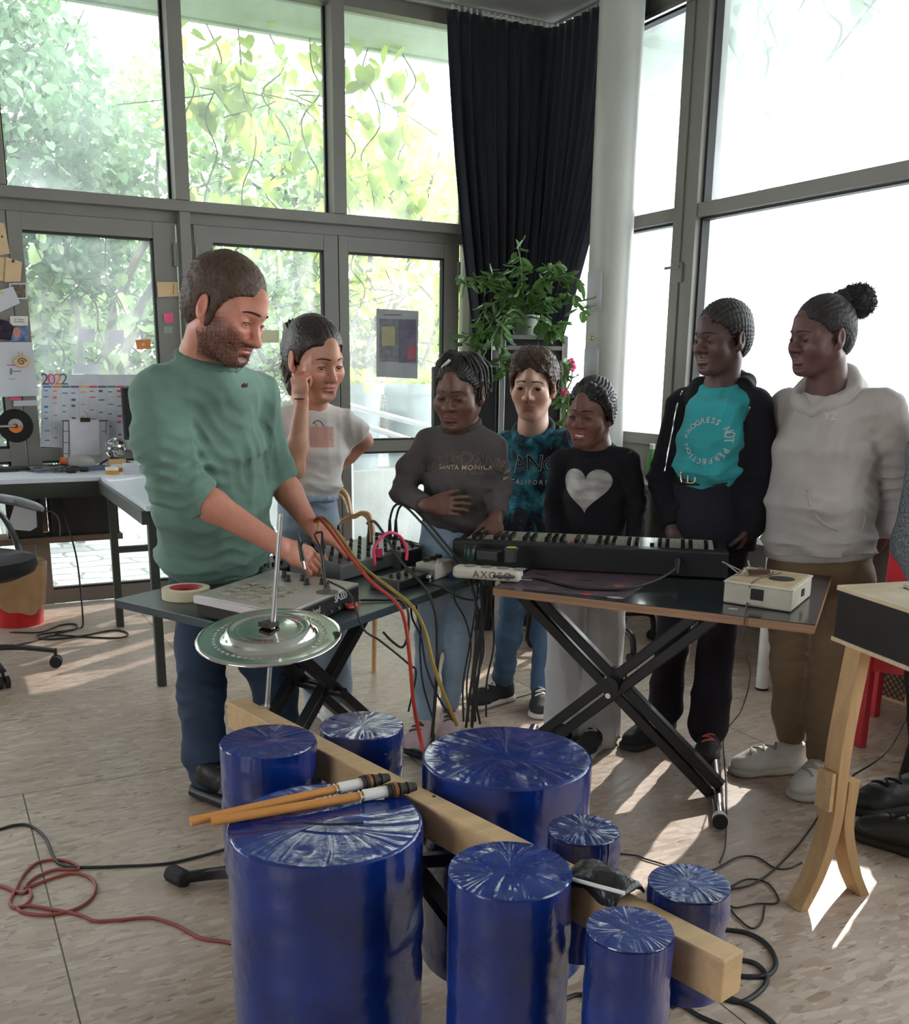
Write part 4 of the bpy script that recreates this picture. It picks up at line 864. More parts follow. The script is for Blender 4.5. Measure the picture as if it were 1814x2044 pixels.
w0, w1 = P(1590, 1810, Z=0), P(1712, 1779, Z=0); wc = (w0+w1)/2; wu = (w1-w0).normalized(); zbot = ZB-.016-BH-.005
pt = P(1705, 1290, Z=zbot-.03); top_ = Vector((wc.x+ (wu*.03).x+.02, wc.y+(wu*.03).y+.02, zbot))
pinel = wood_mat('oiled_pine_leg', srgb(196, 158, 112), .8, (40, 40, 2))
mb = MB(); pth = spline([w0+Vector((0, 0, .0)), w0.lerp(wc, .45)+Vector((0, 0, .09)), wc-wu*.022+Vector((0, 0, .22)), wc-wu*.018+Vector((0, 0, .42)), top_-wu*.018], 8)
def ribbon(mb, pth, wu, t0, t1, dep):
    wn_ = Vector((-wu.y, wu.x, 0)); n = len(pth); vs = []
    for i, p in enumerate(pth):
        h = (t0+(t1-t0)*i/(n-1))/2
        for a, b in ((-1, -1), (1, -1), (1, 1), (-1, 1)): vs.append(p+wu*a*h+wn_*b*dep/2)
    f = [(0, 1, 2, 3)[::-1], tuple(range(4*n-4, 4*n))]+[(4*i+k, 4*i+(k+1) % 4, 4*i+4+(k+1) % 4, 4*i+4+k) for i in range(n-1) for k in range(4)]
    mb.add(vs, f)
ribbon(mb, pth, wu, .03, .038, .05); mb.build('curved_leg', pinel, t, 30, .002)
mb = MB(); pth = spline([w1, w1.lerp(wc, .4)+Vector((0, 0, .075)), wc+wu*.02+Vector((0, 0, .2)), wc+wu*.02+Vector((0, 0, .3)), wc+wu*.02+Vector((0, 0, .33))], 8); ribbon(mb, pth, wu, .03, .036, .05); mb.build('curved_leg', pinel, t, 30, .002)
mb = MB(); q = wc+Vector((0, 0, .31)); mb.box(q-wu*.05, (.012, .05, .1), rz=atan2(wu.y, wu.x)); mb.build('glued_block', pine, t, 0)
# ---------------- red chair, amplifier, white table leg
redm = mat('glossy_red_lacquer', srgb(212, 48, 66), .32, coat=.3)
rl = P(1716, 1490, Z=0); t = thing('red_chair', 'bright red chair standing behind the box instrument', 'chair', rl)
ru = Vector((.55, -.83, 0)); rv = Vector((.83, .55, 0)); rs = .42
legz = .345
for a, b in ((0, 0), (1, 0), (0, 1), (1, 1)):
    q = rl+ru*a*(rs-.03)+rv*b*(rs-.03); mb = MB(); mb.bar((q.x, q.y, 0), (q.x, q.y, legz), .032); mb.build('leg', redm, t, 0, .004)
def rX(): mb = MB(); mb.X = Matrix(((ru.x, rv.x, 0, rl.x), (ru.y, rv.y, 0, rl.y), (0, 0, 1, 0), (0, 0, 0, 1))); return mb
mb = rX(); mb.box((rs/2-.015, rs/2-.015, legz+.011), (rs, rs, .022)); mb.build('seat', redm, t, 0, .008, seg=3)
mb = rX(); mb.box((rs/2-.015, -.005, legz-.03), (rs-.05, .02, .05)); mb.box((rs/2-.015, rs-.03, legz-.03), (rs-.05, .02, .05)); mb.build('apron', redm, t, 0, .003)
mb = rX(); mb.box((rs/2-.015, rs-.02, legz+.28), (rs, .022, .52)); mb.build('backrest', redm, t, 0, .012, seg=3)
am = P(1733, 1384, Z=0); ax = P(1800, 1408, Z=0); au = (ax-am).normalized(); av = Vector((-au.y, au.x, 0)); t = thing('wooden_amplifier', 'low wooden speaker box with criss-cross cloth beneath the red chair', 'speaker', (am+ax)/2)
def aX(): mb = MB(); mb.X = Matrix(((au.x, av.x, 0, am.x), (au.y, av.y, 0, am.y), (0, 0, 1, 0), (0, 0, 0, 1))); return mb
aw = (ax-am).length+.02; mb = aX()
for c, s in (((aw/2, .12, .006), (aw, .24, .012)), ((aw/2, .12, .244), (aw, .24, .012)), ((.006, .12, .125), (.012, .24, .23)), ((aw-.006, .12, .125), (.012, .24, .23)), ((aw/2, .235, .125), (aw-.02, .01, .23))): mb.box(c, s)
mb.build('cabinet', pine, t, 0, .002)
mb = aX(); mb.box((aw/2, .012, .125), (aw-.024, .01, .226)); mb.build('speaker_cloth', mat('brown_weave', srgb(150, 122, 98), .9, var=.2, nscale=60), t, 0)
mb = aX(); W_, H_ = aw-.03, .222
for k in range(-6, 12):
    for s in (1, -1):
        x0 = .014+k*.028; pts = [(x0, .005, .014), (x0+s*H_, .005, .014+H_)]
        if s < 0: pts = [(x0+H_*.5, .005, .014), (x0-H_*.5, .005, .014+H_)]
        a, b = Vector(pts[0]), Vector(pts[1]); d = b-a; lo, hi = 0.0, 1.0
        for lim, sg in ((.014, 1), (.014+W_, -1)):
            if abs(d.x) > 1e-6:
                tt = (lim-a.x)/d.x
                if d.x*sg > 0: lo = max(lo, tt)
                else: hi = min(hi, tt)
        if hi-lo > .06: mb.bar(a+d*lo, a+d*hi, .0035, .002, hint=(0, 1, 0))
mb.build('lattice', mat('dark_lattice', srgb(70, 54, 44), .7), t, 0)
wl = P(1520, 1376, Z=0); t = thing('white_table', 'white table standing behind the girl in brown trousers', 'table', wl)
mb = MB(); mb.cyl(wl+Vector((0, 0, .008)), wl+Vector((0, 0, .62)), .026, .03, n=24); mb.build('leg', whitep, t)
mb = MB(); mb.cyl(wl, wl+Vector((0, 0, .01)), .027, n=24); mb.build('foot', rub, t)
for dx, dy in ((.55, .0), (.0, .5), (.55, .5)):
    q = wl+Vector((dx, dy, 0)); mb = MB(); mb.cyl(q+Vector((0, 0, .0)), q+Vector((0, 0, .62)), .026, .03, n=24); mb.build('leg', whitep, t)
mb = MB(); mb.box(wl+Vector((.27, .25, .635)), (.64, .62, .03)); mb.build('tabletop', mat('white_laminate', srgb(226, 226, 224), .4), t, 0, .003)
# ================================================================== work desk at the garden doors
ZK = .77; yb = YW-.06
DA, DB_, DW = P(201, 951, Z=ZK), P(291, 1010, Z=ZK), P(0, 957, Z=ZK)
desk_m = mat('white_desk_top', srgb(214, 220, 228), .3, var=.03); green_m = mat('dark_green_steel', srgb(58, 62, 56), .45)
t = thing('work_desk', 'white-topped corner desk on dark green steel legs', 'desk', (.2, 5.5, 0))
xa, ya = DA.x, DA.y; xb, yb2 = DB_.x, DB_.y
mb = MB(); mb.slab([(-1.6, ya), (xa, ya), (xb, yb2), (xb+.5, yb2), (xb+.5, yb), (-1.6, yb)], ZK-.022, ZK); mb.build('desktop', desk_m, t, 0, .002)
mb = MB(); mb.box(((-1.6+xa)/2, ya+.02, ZK-.06), (xa+1.6, .03, .075)); mb.bar((xa, ya+.015, ZK-.05), (xb, yb2+.02, ZK-.05), .03, .055); mb.build('rail', green_m, t, 0)
lg1, lg2 = P(240, 1250, Z=0), P(323, 1368, Z=0)
for q, z1 in ((lg1, ZK-.02), (lg2, ZK-.02)):
    tp = Vector((q.x, q.y, z1)); mb = MB(); mb.bar(q, tp, .036, .036); mb.build('leg', green_m, t, 0, .003)
for x, y in ((-1.5, yb-.06), (-1.5, ya+.05), (xb+.44, yb-.06), (xb+.44, yb2+.05)):
    mb = MB(); mb.bar((x, y, 0), (x, y, ZK-.02), .036); mb.build('leg', green_m, t, 0)
mb = MB(); mb.bar((lg1.x, lg1.y, .4), (xb+.44, lg1.y, .4), .03); mb.build('stretcher', green_m, t, 0)
mb = MB(); mb.box((-.3, yb-.12, .415), (2.4, .22, .03)); mb.build('under_shelf', mat('brown_board', srgb(112, 88, 70), .7), t, 0)
for x, nm, lab, w_, h_ in ((.42, 'computer_tower', 'black computer tower on the shelf under the desk', .17, .3), (.72, 'audio_rack', 'black audio unit on the shelf behind the desk leg', .34, .26)):
    t = thing(nm, lab, 'computer' if 'comp' in nm else 'audio unit', (x, yb-.12, .43)); mb = MB(); mb.box((x, yb-.11, .43+h_/2), (w_, .18, h_)); mb.build('case', blackm, t, 0, .004)
    mb = MB(); mb.box((x+.02, yb-.202, .43+h_*.85), (.08, .004, .01)); mb.build('badge', steel, t, 0)
g = random.Random(12)
def flat(name, label, cat, c, w_, d_, rz, m, h=.002, group=None):
    mb = MB(); mb.box((c[0], c[1], c[2]+h/2), (w_, d_, h), rz=rz); return solo(name, mb, m, label, cat, group, 0)
def dk(x, y, z=0):
    p = P(x, y, Z=ZK+z)
    if p.y > yb-.1: p = P(x, y, Y=yb-.1); p.z = ZK+z
    return p
flat('paper_sheet', 'white paper sheet at the near edge of the desk', 'paper', dk(18, 945), .2, .14, .3, paper)
flat('magazine', 'blue-grey magazine lying on the desk under the record', 'magazine', dk(70, 935), .26, .2, -.4, mat('blue_grey_cover', srgb(120, 128, 150), .35, var=.5, nscale=20), .008)
t = thing('cable_pile', 'small pile of tangled thin wires on the desk', 'cable', dk(95, 942)); mb = MB(); c = dk(95, 942)
for k in range(9): mb.tube([c+Vector((g.uniform(-.09, .09), g.uniform(-.05, .05), g.uniform(.003, .03))) for _ in range(5)], .0022, 6, 6)
mb.build('wire', mat('grey_wire', srgb(120, 122, 126), .5), t)
flat('keyboard_tray', 'dark computer keyboard lying at the back of the desk', 'keyboard', dk(60, 912), .36, .13, .1, blackm, .02)
t = thing('hair_dryer_housing', 'grey curved plastic shell with orange cap on the desk', 'device', dk(160, 920)); c = dk(160, 920)
mb = MB(); mb.ball(c+Vector((0, 0, .035)), .05, sc=(1.5, .8, .8)); mb.build('shell', mat('grey_shell', srgb(168, 166, 162), .4), t); mb = MB(); mb.cyl(c+Vector((-.07, 0, .04)), c+Vector((-.1, 0, .045)), .02); mb.build('cap', mat('orange_plastic', srgb(222, 100, 54), .4), t)
c = dk(148, 942); t = thing('headphones', 'dark headphones lying on the desk beside the wires', 'headphones', c); mb = MB(); mb.tube([c+Vector((.05*cos(a), .05*sin(a), .012+.01*sin(a))) for a in np.linspace(0, pi*1.4, 9)], .006, 8, 3); mb.build('headband', blackm, t)
for a in (0, pi*1.4): mb = MB(); mb.lathe([(.02, 0), (.024, .01), (.018, .024)], c+Vector((.05*cos(a), .05*sin(a), 0)), 16); mb.build('ear_pad', rub, t)
c = dk(190, 938); flat('tool_box', 'flat slate blue case on the desk', 'case', c, .12, .07, .2, mat('slate_blue', srgb(92, 104, 128), .4), .022)
for k, (px, py, c1, lab) in enumerate(((224, 946, (196, 136, 50), 'amber tape roll at the desk edge beside the man, lower of the two'), (235, 941, (206, 120, 60), 'orange tape roll with a white top at the desk edge'))):
    c = dk(px, py, .0); t = thing('tape_roll', lab, 'tape', c, group='tape rolls on the desk'); mb = MB(); mb.lathe([(.02, 0), (.034, 0), (.034, .02), (.02, .02)], c, 24); mb.build('tape', mat('tape_c%d' % k, srgb(*c1), .35), t); mb = MB(); mb.lathe([(.012, .0202), (.033, .0202), (.033, .034), (.012, .034)], c, 24); mb.build('liner', whitep, t)
c = dk(262, 944); t = thing('card_box', 'small white cardboard box on the desk next to the tape rolls', 'box', c); mb = MB(); mb.box(c+Vector((0, 0, .02)), (.07, .07, .04)); mb.build('box', paper, t, 0, .001); mb = MB(); mb.box(c+Vector((0, 0, .043)), (.073, .073, .012)); mb.build('lid', paper, t, 0, .001)
c = dk(233, 926); bx = thing('wood_block', 'small plywood block that carries the mirror ball', 'block', c); mb = MB(); mb.box(c+Vector((0, 0, .024)), (.09, .06, .048)); mb.build('block', pine, bx, 0, .002)
c = c+Vector((0, 0, .048)); R_ = .058; t = thing('mirror_ball', 'mirror ball resting on a plywood block on the desk', 'mirror ball', c); mb = MB(); o_ = c+Vector((0, 0, R_))
mb.ball(o_, R_*.97, 20, 14); mb.build('core', mat('grey_core', (.1, .1, .1), .5), t); mb = MB(); gg = random.Random(2)
for j in range(1, 12):
    la = -pi/2+pi*j/12; n = max(4, int(24*cos(la)))
    for i in range(n):
        lo = 2*pi*i/n; d = Vector((cos(la)*cos(lo), cos(la)*sin(lo), sin(la))); x, y, d = frame_of(d+Vector((gg.uniform(-.04, .04), gg.uniform(-.04, .04), gg.uniform(-.04, .04)))); s_ = .0068
        q = o_+d*R_; mb.add([q-x*s_-y*s_, q+x*s_-y*s_, q+x*s_+y*s_, q-x*s_+y*s_], [(0, 1, 2, 3)])
o = mb.build('mirror_tiles', mat('mirror', (.9, .9, .9), .04, 1, var=0), t, 0)
mp_ = P(232, 940, Y=yb-.1)
t = thing('monitor', 'black computer monitor partly hidden by the man in green', 'monitor', (1.18, yb-.16, ZK)); m0, m1 = P(241, 773, Y=yb-.16), P(238, 878, Y=yb-.16)
mb = MB(); mb.box((m0.x+.24, yb-.16, (m0.z+m1.z)/2), (.48, .03, m0.z-m1.z)); mb.build('bezel', blackm, t, 0, .004); mb = MB(); mb.box((m0.x+.24, yb-.1762, (m0.z+m1.z)/2+.005), (.455, .002, m0.z-m1.z-.03)); mb.build('screen', mat('dark_screen', (.01, .011, .012), .2), t, 0)
mb = MB(); mb.box((m0.x+.24, yb-.13, (m1.z+ZK)/2+.03), (.05, .02, m1.z-ZK+.06)); mb.box((m0.x+.24, yb-.15, ZK+.008), (.2, .16, .016)); mb.build('stand', blackm, t, 0, .003)
cable('monitor_lead', 'thick dark cable snaking along the back of the desk past the mirror ball', [dk(110, 942, .01), dk(160, 938, .01), dk(195, 930, .012), dk(205, 920, .03), dk(225, 914, .05), dk(250, 916, .03), dk(275, 926, .01)], .005)
# things pinned and taped to the doors
yf = YW-.002; PIN = 0
noteglow = mat('backlit_note_paper', srgb(226, 226, 232), .85, var=.04, nscale=3, trans=.6)  # brighter copy of the white paper, more translucent to look backlit on glass
def sheet(name, label, cat, corners, m, y=yf, parts=(), group=None, t_=.0012):
    pts = [P(px, py, Y=y) for px, py in corners]
    mb = MB(); mb.plate(pts, (0, -1, 0), t_)
    if not parts: return solo(name, mb, m, label, cat, group, 0)
    c = sum(pts, Vector())/len(pts); t = thing(name, label, cat, c, group=group); mb.build('sheet', m, t, 0)
    for ip, (nm, cs, mm) in enumerate(parts):
        mb = MB(); mb.plate([P(px, py, Y=y-t_-.0005-.0009*ip) for px, py in cs], (0, -1, 0), .0006); mb.build(nm, mm, t, 0)
    return t
def rect(x0, y0, x1, y1, sk=0): return [(x0, y0), (x1, y0+sk*(x1-x0)), (x1, y1+sk*(x1-x0)), (x0, y1)]
kraft = wood_mat('pale_wood_tag', srgb(214, 182, 140), .9, (8, 40, 40)); pinkm = mat('pink_note', srgb(240, 96, 140), .6); orangem = mat('orange_card', srgb(224, 136, 66), .6)
knot = mat('dark_knot', srgb(96, 64, 40), .7)
sheet('wooden_tag', 'tall pale wooden tag hung at the very top of the pinned notes', 'tag', [(-14, 440), (8, 446), (20, 506), (-10, 511)], kraft, group='pale wooden tags on the door frame', parts=[('knot', rect(2, 470, 6, 474), knot)])
sheet('wooden_tag', 'pale wooden tag with a dark knot beside the hazy door glass', 'tag', [(12, 513), (44, 523), (41, 562), (9, 563)], kraft, y=yf-.012, group='pale wooden tags on the door frame', parts=[('knot', rect(23, 518, 29, 524), knot)])
sheet('wooden_tag', 'pale wooden tag half hidden behind the knotted tag', 'tag', [(-20, 512), (13, 514), (10, 562), (-20, 556)], kraft, y=yf-.004, group='pale wooden tags on the door frame')
sheet('wooden_tag', 'notched pale wooden strip on the frame above the pink note', 'tag', [(313, 563), (356, 563), (354, 576), (358, 591), (315, 593)], kraft, y=YW-.01, parts=[('stain', rect(345, 566, 347, 588), mat('reddish_stain', srgb(176, 112, 76), .7))])
sheet('postcard', 'small postcard with a brown landscape near the wooden tags', 'postcard', rect(18, 565, 55, 597), paper, y=yf-.004, parts=[('picture', rect(22, 568, 51, 594), mat('brown_landscape', srgb(120, 104, 88), .5, var=.7, nscale=40))])
sheet('note_paper', 'tilted white form with a yellow dot at the door frame', 'paper', [(-10, 582), (26, 572), (40, 605), (-6, 626)], paper, y=yf-.014, parts=[('yellow_dot', rect(0, 582, 6, 587), mat('yellow_label', srgb(206, 198, 60), .5))])
sheet('photo_print', 'dark photo print of two people with red and white', 'photo', [(-5, 636), (14, 640), (28, 652), (22, 680), (-5, 676)], mat('dark_photo', srgb(50, 40, 60), .3, var=.8, nscale=30), y=yf-.008)
sheet('photo_print', 'small snapshot of a smiling face under a cream caption', 'photo', rect(20, 631, 56, 681), mat('cream_caption', srgb(226, 218, 204), .5), y=yf-.004, parts=[('picture', rect(22, 650, 56, 681), mat('blue_photo', srgb(120, 140, 190), .3, var=.6, nscale=20)), ('face', [(27, 656), (36, 653), (42, 660), (40, 672), (32, 675), (26, 666)], mat('photo_face', srgb(196, 130, 110), .4))])
text_mesh('Le Temps\nd\'un Rêve', .012, MT(P(38, 640, Y=yf-.0062), Vector((1, 0, 0)), UPV), blackm, 'lettering', None, extrude=.0002).name = 'caption_lettering'
tag(bpy.data.objects['caption_lettering'], 'tiny dark caption lettering above the smiling face snapshot', 'lettering')
sheet('drawing_sheet', 'white sheet with a clipped wooden snail charm and scribbles', 'paper', [(-12, 683), (64, 683), (77, 790), (-12, 793)], paper, y=yf-.016, parts=[('scribble', rect(14, 728, 30, 730), mat('pink_ink', srgb(200, 120, 140), .6)), ('scribble', rect(20, 740, 42, 742), mat('grey_ink', srgb(120, 120, 130), .6)), ('scribble', rect(20, 735, 24, 748), mat('grey_ink', srgb(120, 120, 130), .6)), ('scribble', rect(17, 756, 30, 757), mat('grey_ink', srgb(120, 120, 130), .6))])
q = P(43, 722, Y=yf-.02); t = thing('snail_charm', 'small round wooden snail charm clipped on the drawing sheet', 'charm', q); mb = MB(); mb.X = Matrix.Translation(q) @ Matrix.Rotation(radians(90), 4, 'X'); mb.lathe([(.001, 0), (.036, .002), (.04, .006), (.036, .01), (.001, .012)], (0, 0, 0), 24, sy=.75); mb.build('shell', kraft, t)
mb = MB(); mb.tube([q+Vector((.022*cos(a)*k, -.013, .02*sin(a)*k)) for a, k in zip(np.linspace(0, 9, 30), np.linspace(1, .15, 30))], .0025, 6); mb.build('spiral', knot, t); mb = MB()
for dx in (-.008, .006): mb.tube([q+Vector((dx, -.006, .026)), q+Vector((dx*1.6, -.006, .05))], .0028, 6)
mb.build('horn', kraft, t)
sheet('sticky_note', 'pink sticky note peeping out below the drawing sheet', 'note', rect(20, 793, 42, 799), pinkm, y=yf-.004)
sheet('paper_strip', 'narrow white paper strip above the record', 'paper', rect(27, 800, 74, 811, -.03), paper, y=yf-.006)
sheet('sticky_note', 'bright pink sticky note on the frame right of the calendar door', 'note', [(325, 626), (345, 624), (347, 643), (329, 644)], pinkm, y=YW-.003)
sheet('small_sticker', 'small grey-green sticker below the pink note', 'sticker', rect(327, 652, 344, 665), mat('grey_green_sticker', srgb(150, 160, 150), .6), y=YW-.003)
yg = YW+.022
sheet('orange_card', 'orange card with a pale dot stuck on the door glass', 'card', [(270, 679), (300, 677), (301, 696), (273, 698)], orangem, y=yg, parts=[('dot', rect(283, 685, 288, 690), paper)])
sheet('glass_note', 'small white note stuck on the glass, left one of the pair', 'note', rect(157, 656, 189, 684), noteglow, y=yg, group='white notes on the calendar door glass')
sheet('glass_note', 'small white note stuck on the glass closer to the orange card', 'note', rect(217, 659, 247, 687), noteglow, y=yg, group='white notes on the calendar door glass')
sheet('glass_note', 'wide white note stuck on the glass just above the calendar', 'note', rect(147, 727, 196, 746), noteglow, y=yg, group='white notes on the calendar door glass')
sheet('glass_note', 'short white label hanging above the orange card', 'note', rect(280, 661, 287, 678), noteglow, y=yg, group='white notes on the calendar door glass')
sheet('glass_note', 'cream note on the glass between the man and the girl in white', 'note', rect(514, 659, 557, 684), mat('cream_note', srgb(226, 222, 190), .7, trans=.3), y=yg)
t = sheet('poster', 'grey printed poster taped on the door glass behind the girl in grey', 'poster', [(751, 616), (835, 621), (833, 756), (751, 752)], mat('grey_poster_paper', srgb(176, 178, 182), .6, trans=.35), y=yg, parts=[('picture', rect(757, 636, 794, 722, .02), mat('grey_picture', srgb(150, 150, 152), .6, var=.2, nscale=30, trans=.3)), ('picture', rect(795, 637, 831, 724, .02), mat('blue_pink_picture', srgb(132, 124, 146), .6, var=.2, nscale=16, trans=.3)), ('yellow_patch', rect(762, 652, 788, 690), mat('yellow_patch', srgb(200, 190, 150), .6, trans=.3)), ('red_patch', rect(813, 690, 829, 718), mat('red_patch', srgb(200, 110, 120), .6, trans=.3)), ('title_bar', rect(766, 627, 800, 630), mat('grey_ink', srgb(120, 120, 130), .6))])
# year planner
yc = YW-.008; cal = thing('wall_calendar', 'large white year planner headed with coloured 2022 digits', 'calendar', P(190, 892, Y=yc)); mb = MB(); mb.plate([P(80, 892, Y=yc), P(84, 748, Y=yc), P(330, 748, Y=yc), P(330, 900, Y=yc)], (0, -1, 0), .0012); mb.build('sheet', mat('planner_paper', srgb(214, 216, 222), .7, trans=.15), cal, 0)
cols = [(50, 140, 210), (226, 130, 80), (70, 120, 130), (110, 90, 130), (226, 176, 90), (214, 80, 110), (90, 96, 130), (80, 136, 110), (206, 84, 100), (70, 130, 180)]
for d_, c_, px in (('2', (120, 60, 90), 90), ('0', (206, 90, 130), 103), ('2', (226, 130, 70), 116), ('2', (80, 100, 110), 128)):
    text_mesh(d_, .085, MT(P(px, 758, Y=yc-.0016), Vector((1, 0, 0)), UPV), mat('digit_%d' % c_[0], srgb(*c_), .6), 'digit', cal, extrude=.0003)
x_at = lambda i: 86+i*18.3
for i, c_ in enumerate(cols):
    mm = mat('planner_%d_%d' % (c_[0], c_[1]), srgb(*c_), .6)
    mb = MB(); mb.plate([P(px, py, Y=yc-.0014) for px, py in rect(x_at(i), 770, x_at(i)+16.8, 774)], (0, -1, 0), .0004); gg = random.Random(i*7+1); py = 778+gg.uniform(0, 6)
    while py < 884:
        hh = gg.choice((2, 2.4, 4.5)); wd = gg.choice((8, 9, 12)); mb.plate([P(a, b, Y=yc-.0014) for a, b in rect(x_at(i)+1+(py-770)*.02, py, x_at(i)+1+wd, py+hh)], (0, -1, 0), .0004); py += gg.choice((12, 19, 25))
    mb.build('month_column', mm, cal, 0)
mb = MB()
for i in range(11): mb.plate([P(a, b, Y=yc-.0013) for a, b in rect(x_at(i)-1.0, 770, x_at(i)-.5, 888)], (0, -1, 0), .0003)
mb.build('grid_line', mat('pale_grey_ink', srgb(186, 188, 196), .7), cal, 0)
# papers leaning in front of the calendar
sheet('paper_folder', 'white folder ruled with black lines standing before the year calendar', 'folder', [(123, 838), (216, 838), (222, 925), (125, 925)], paper, y=yc-.05, parts=[('rule', rect(124, 839, 140, 841), rub), ('rule', rect(196, 839, 215, 841), rub), ('rule', rect(125, 841, 126.5, 920), rub), ('rule', rect(137, 841, 138, 920), rub), ('rule', rect(125, 860, 138, 861), rub), ('rule', rect(125, 883, 138, 884), rub), ('rule', rect(125, 905, 138, 906), rub), ('rule', rect(211, 841, 212, 868), rub), ('rule', rect(204, 861, 212, 862), rub)])
sheet('blank_page', 'blank white page clipped in front of the ruled folder', 'paper', [(138, 836), (198, 838), (200, 909), (141, 907)], mat('bright_paper', srgb(218, 214, 220), .7), y=yc-.056)
q = P(170, 838, Y=yc-.06); t = thing('bulldog_clip', 'black bulldog clip on top of the blank page', 'clip', q); mb = MB(); mb.box(q, (.05, .016, .022)); mb.build('clip', rub, t, 0, .002); mb = MB(); mb.tube([q+Vector((-.012, -.004, .01)), q+Vector((-.008, -.006, .04)), q+Vector((.008, -.006, .04)), q+Vector((.012, -.004, .01))], .0016, 6, 4); mb.build('lever', chrome, t)
# record on a metal arm
q = P(31, 850, Y=YW-.12); rr_ = 33*((q-CAMP).dot(FX))/FPX; nr = (CAMP-q); nr.z = 0; nr.normalize(); nr = (nr+Vector((0, -1, 0))).normalized(); x_, y_, d_ = frame_of(nr); Mx = Matrix((x_, y_, d_)).transposed()
t = thing('vinyl_record', 'black vinyl single with orange and grey label held on a metal arm', 'record', q); mb = MB(); mb.lathe([(.006, 0)]+[(rr_*(.42+.56*k/16), .0016 if k % 2 else .002) for k in range(17)]+[(rr_, .0005), (rr_, -.001), (.006, -.001)], q, 48, Mx); mb.build('disc', mat('vinyl', (.012, .012, .013), .25), t)
mb = MB(); mb.lathe([(rr_*.1, .0022), (rr_*.42, .0022)], q, 40, Mx); o = mb.build('label', [mat('orange_label', srgb(226, 122, 56), .5), mat('grey_label', srgb(176, 168, 160), .5)], t, 0, label='label printed half orange, half grey'); o.data.polygons.foreach_set('material_index', [1 if p.center.z > (o.matrix_world.inverted() @ q).z*0+ (p.center.z*0) and False else (0 if (p.center+Vector(_W[t.name].to_translation())*0).z < 0.0 else 1) for p in o.data.polygons])
bm = bmesh.new(); bm.from_mesh(o.data); bmesh.ops.delete(bm, geom=[f for f in bm.faces if len(f.verts) > 4], context='FACES_ONLY'); bm.to_mesh(o.data); bm.free()
mb = MB(); mb.lathe([(.001, .01), (rr_*.12, .01), (rr_*.14, .002)], q, 20, Mx); mb.build('hub', mat('dark_brown_hub', srgb(60, 40, 34), .5), t)
a = P(-30, 852, Y=YW-.14); t = thing('metal_arm', 'polished metal arm reaching in from the frame edge to the record', 'arm', a); mb = MB(); mb.cyl(a, q+nr*.012, .0085, .0065, n=14); mb.build('rod', chrome, t); mb = MB(); mb.cyl(a+Vector((0, .14, 0)), a, .012, n=12); mb.build('bracket', steel, t)
# ---------------- waste bin, office chair, cable heap
bn = P(43, 1254, Z=.0)+Vector((0, .12, 0)); sc_ = ((bn-CAMP).dot(FX))/FPX; t = thing('waste_bin', 'red waste bin lined with a yellowish bag beside the black chair', 'bin', bn)
mb = MB(); mb.lathe([(.1, 0), (.118, .001), (.148, .3), (.152, .3), (.152, .308), (.14, .308), (.112, .02)], bn, 36); mb.build('bucket', mat('red_bin_plastic', srgb(196, 36, 40), .35), t)
mb = MB(); gg = np.random.default_rng(9); n_ = 72; vs = []
for j, (r_, h) in enumerate(((.136, .10), (.141, .15), (.149, .22), (.156, .29), (.16, .318), (.15, .322), (.135, .3), (.12, .2))):
    for i in range(n_): a = 2*pi*i/n_; rr2 = r_+.003*sin(a*11+j)+.002*gg.normal(); vs.append((bn.x+rr2*cos(a), bn.y+rr2*sin(a), h+(.03*sin(2*a+1) if j == 0 else 0)+.008*sin(a*7+j)))
mb.add(vs, [(j*n_+i, j*n_+(i+1) % n_, (j+1)*n_+(i+1) % n_, (j+1)*n_+i) for j in range(7) for i in range(n_)]); mb.build('bin_bag', mat('yellowish_bag', srgb(212, 176, 128), .35, trans=.4, bump=.3, bscale=60), t, 60)
cc = P(-40, 1235, Z=.42); cb = P(-35, 1340, Z=.0)
t = thing('office_chair', 'black office chair with a grey armrest cut off by the picture edge', 'chair', cb)
seatc = P(-20, 1150, Z=.46); seatc = Vector((cb.x+.02, cb.y+.05, .46))
mb = MB(); mb.lathe([(.02, -.06), (.18, -.055), (.235, -.03), (.25, 0), (.24, .03), (.19, .045), (.02, .04)], seatc, 40); mb.build('seat', mat('black_seat_fabric', (.014, .014, .017), .85, bump=.15, bscale=300), t)
mb = MB(); mb.cyl((cb.x, cb.y, .09), (cb.x, cb.y, .4), .028, n=20); mb.lathe([(.05, .07), (.05, .1), (.03, .14)], (cb.x, cb.y, 0), 20); mb.build('gas_column', blackm, t)
for px, py in ((112, 1318), (22, 1372), (-95, 1385), (-160, 1330), (-40, 1285)):
    q = P(px, py, Z=.03); d = (q-cb); d.z = 0; d = d.normalized()*min(d.length, .31); e_ = cb+d
    mb = MB(); mb.tube([(cb.x, cb.y, .105), cb+d*.5+Vector((0, 0, .1)), e_+Vector((0, 0, .075))], .021, 10, 6, .015, flat=.7); lgp = mb.build('base_arm', mat('dark_grey_plastic', (.03, .03, .033), .4), t)
    cx = d.normalized().cross(Vector((0, 0, 1))); mb = MB()
    for s in (-1, 1): mb.cyl(e_+cx*s*.006+Vector((0, 0, .026)), e_+cx*s*.022+Vector((0, 0, .026)), .026, n=20)
    mb.cyl(e_+Vector((0, 0, .03)), e_+Vector((0, 0, .085)), .007, n=8); mb.build('caster', rub, t)
arm0 = P(40, 1003, Z=.68); mb = MB(); mb.tube([P(-60, 985, D=arm0.length), P(-20, 992, D=4.55), P(30, 1000, D=4.55), P(66, 1010, D=4.55), P(86, 1017, D=4.55)], lambda u: .034*(1-.55*u**6), 14, 6, flat=.6); mb.build('armrest', mat('grey_arm_pad', srgb(130, 134, 140), .5), t)
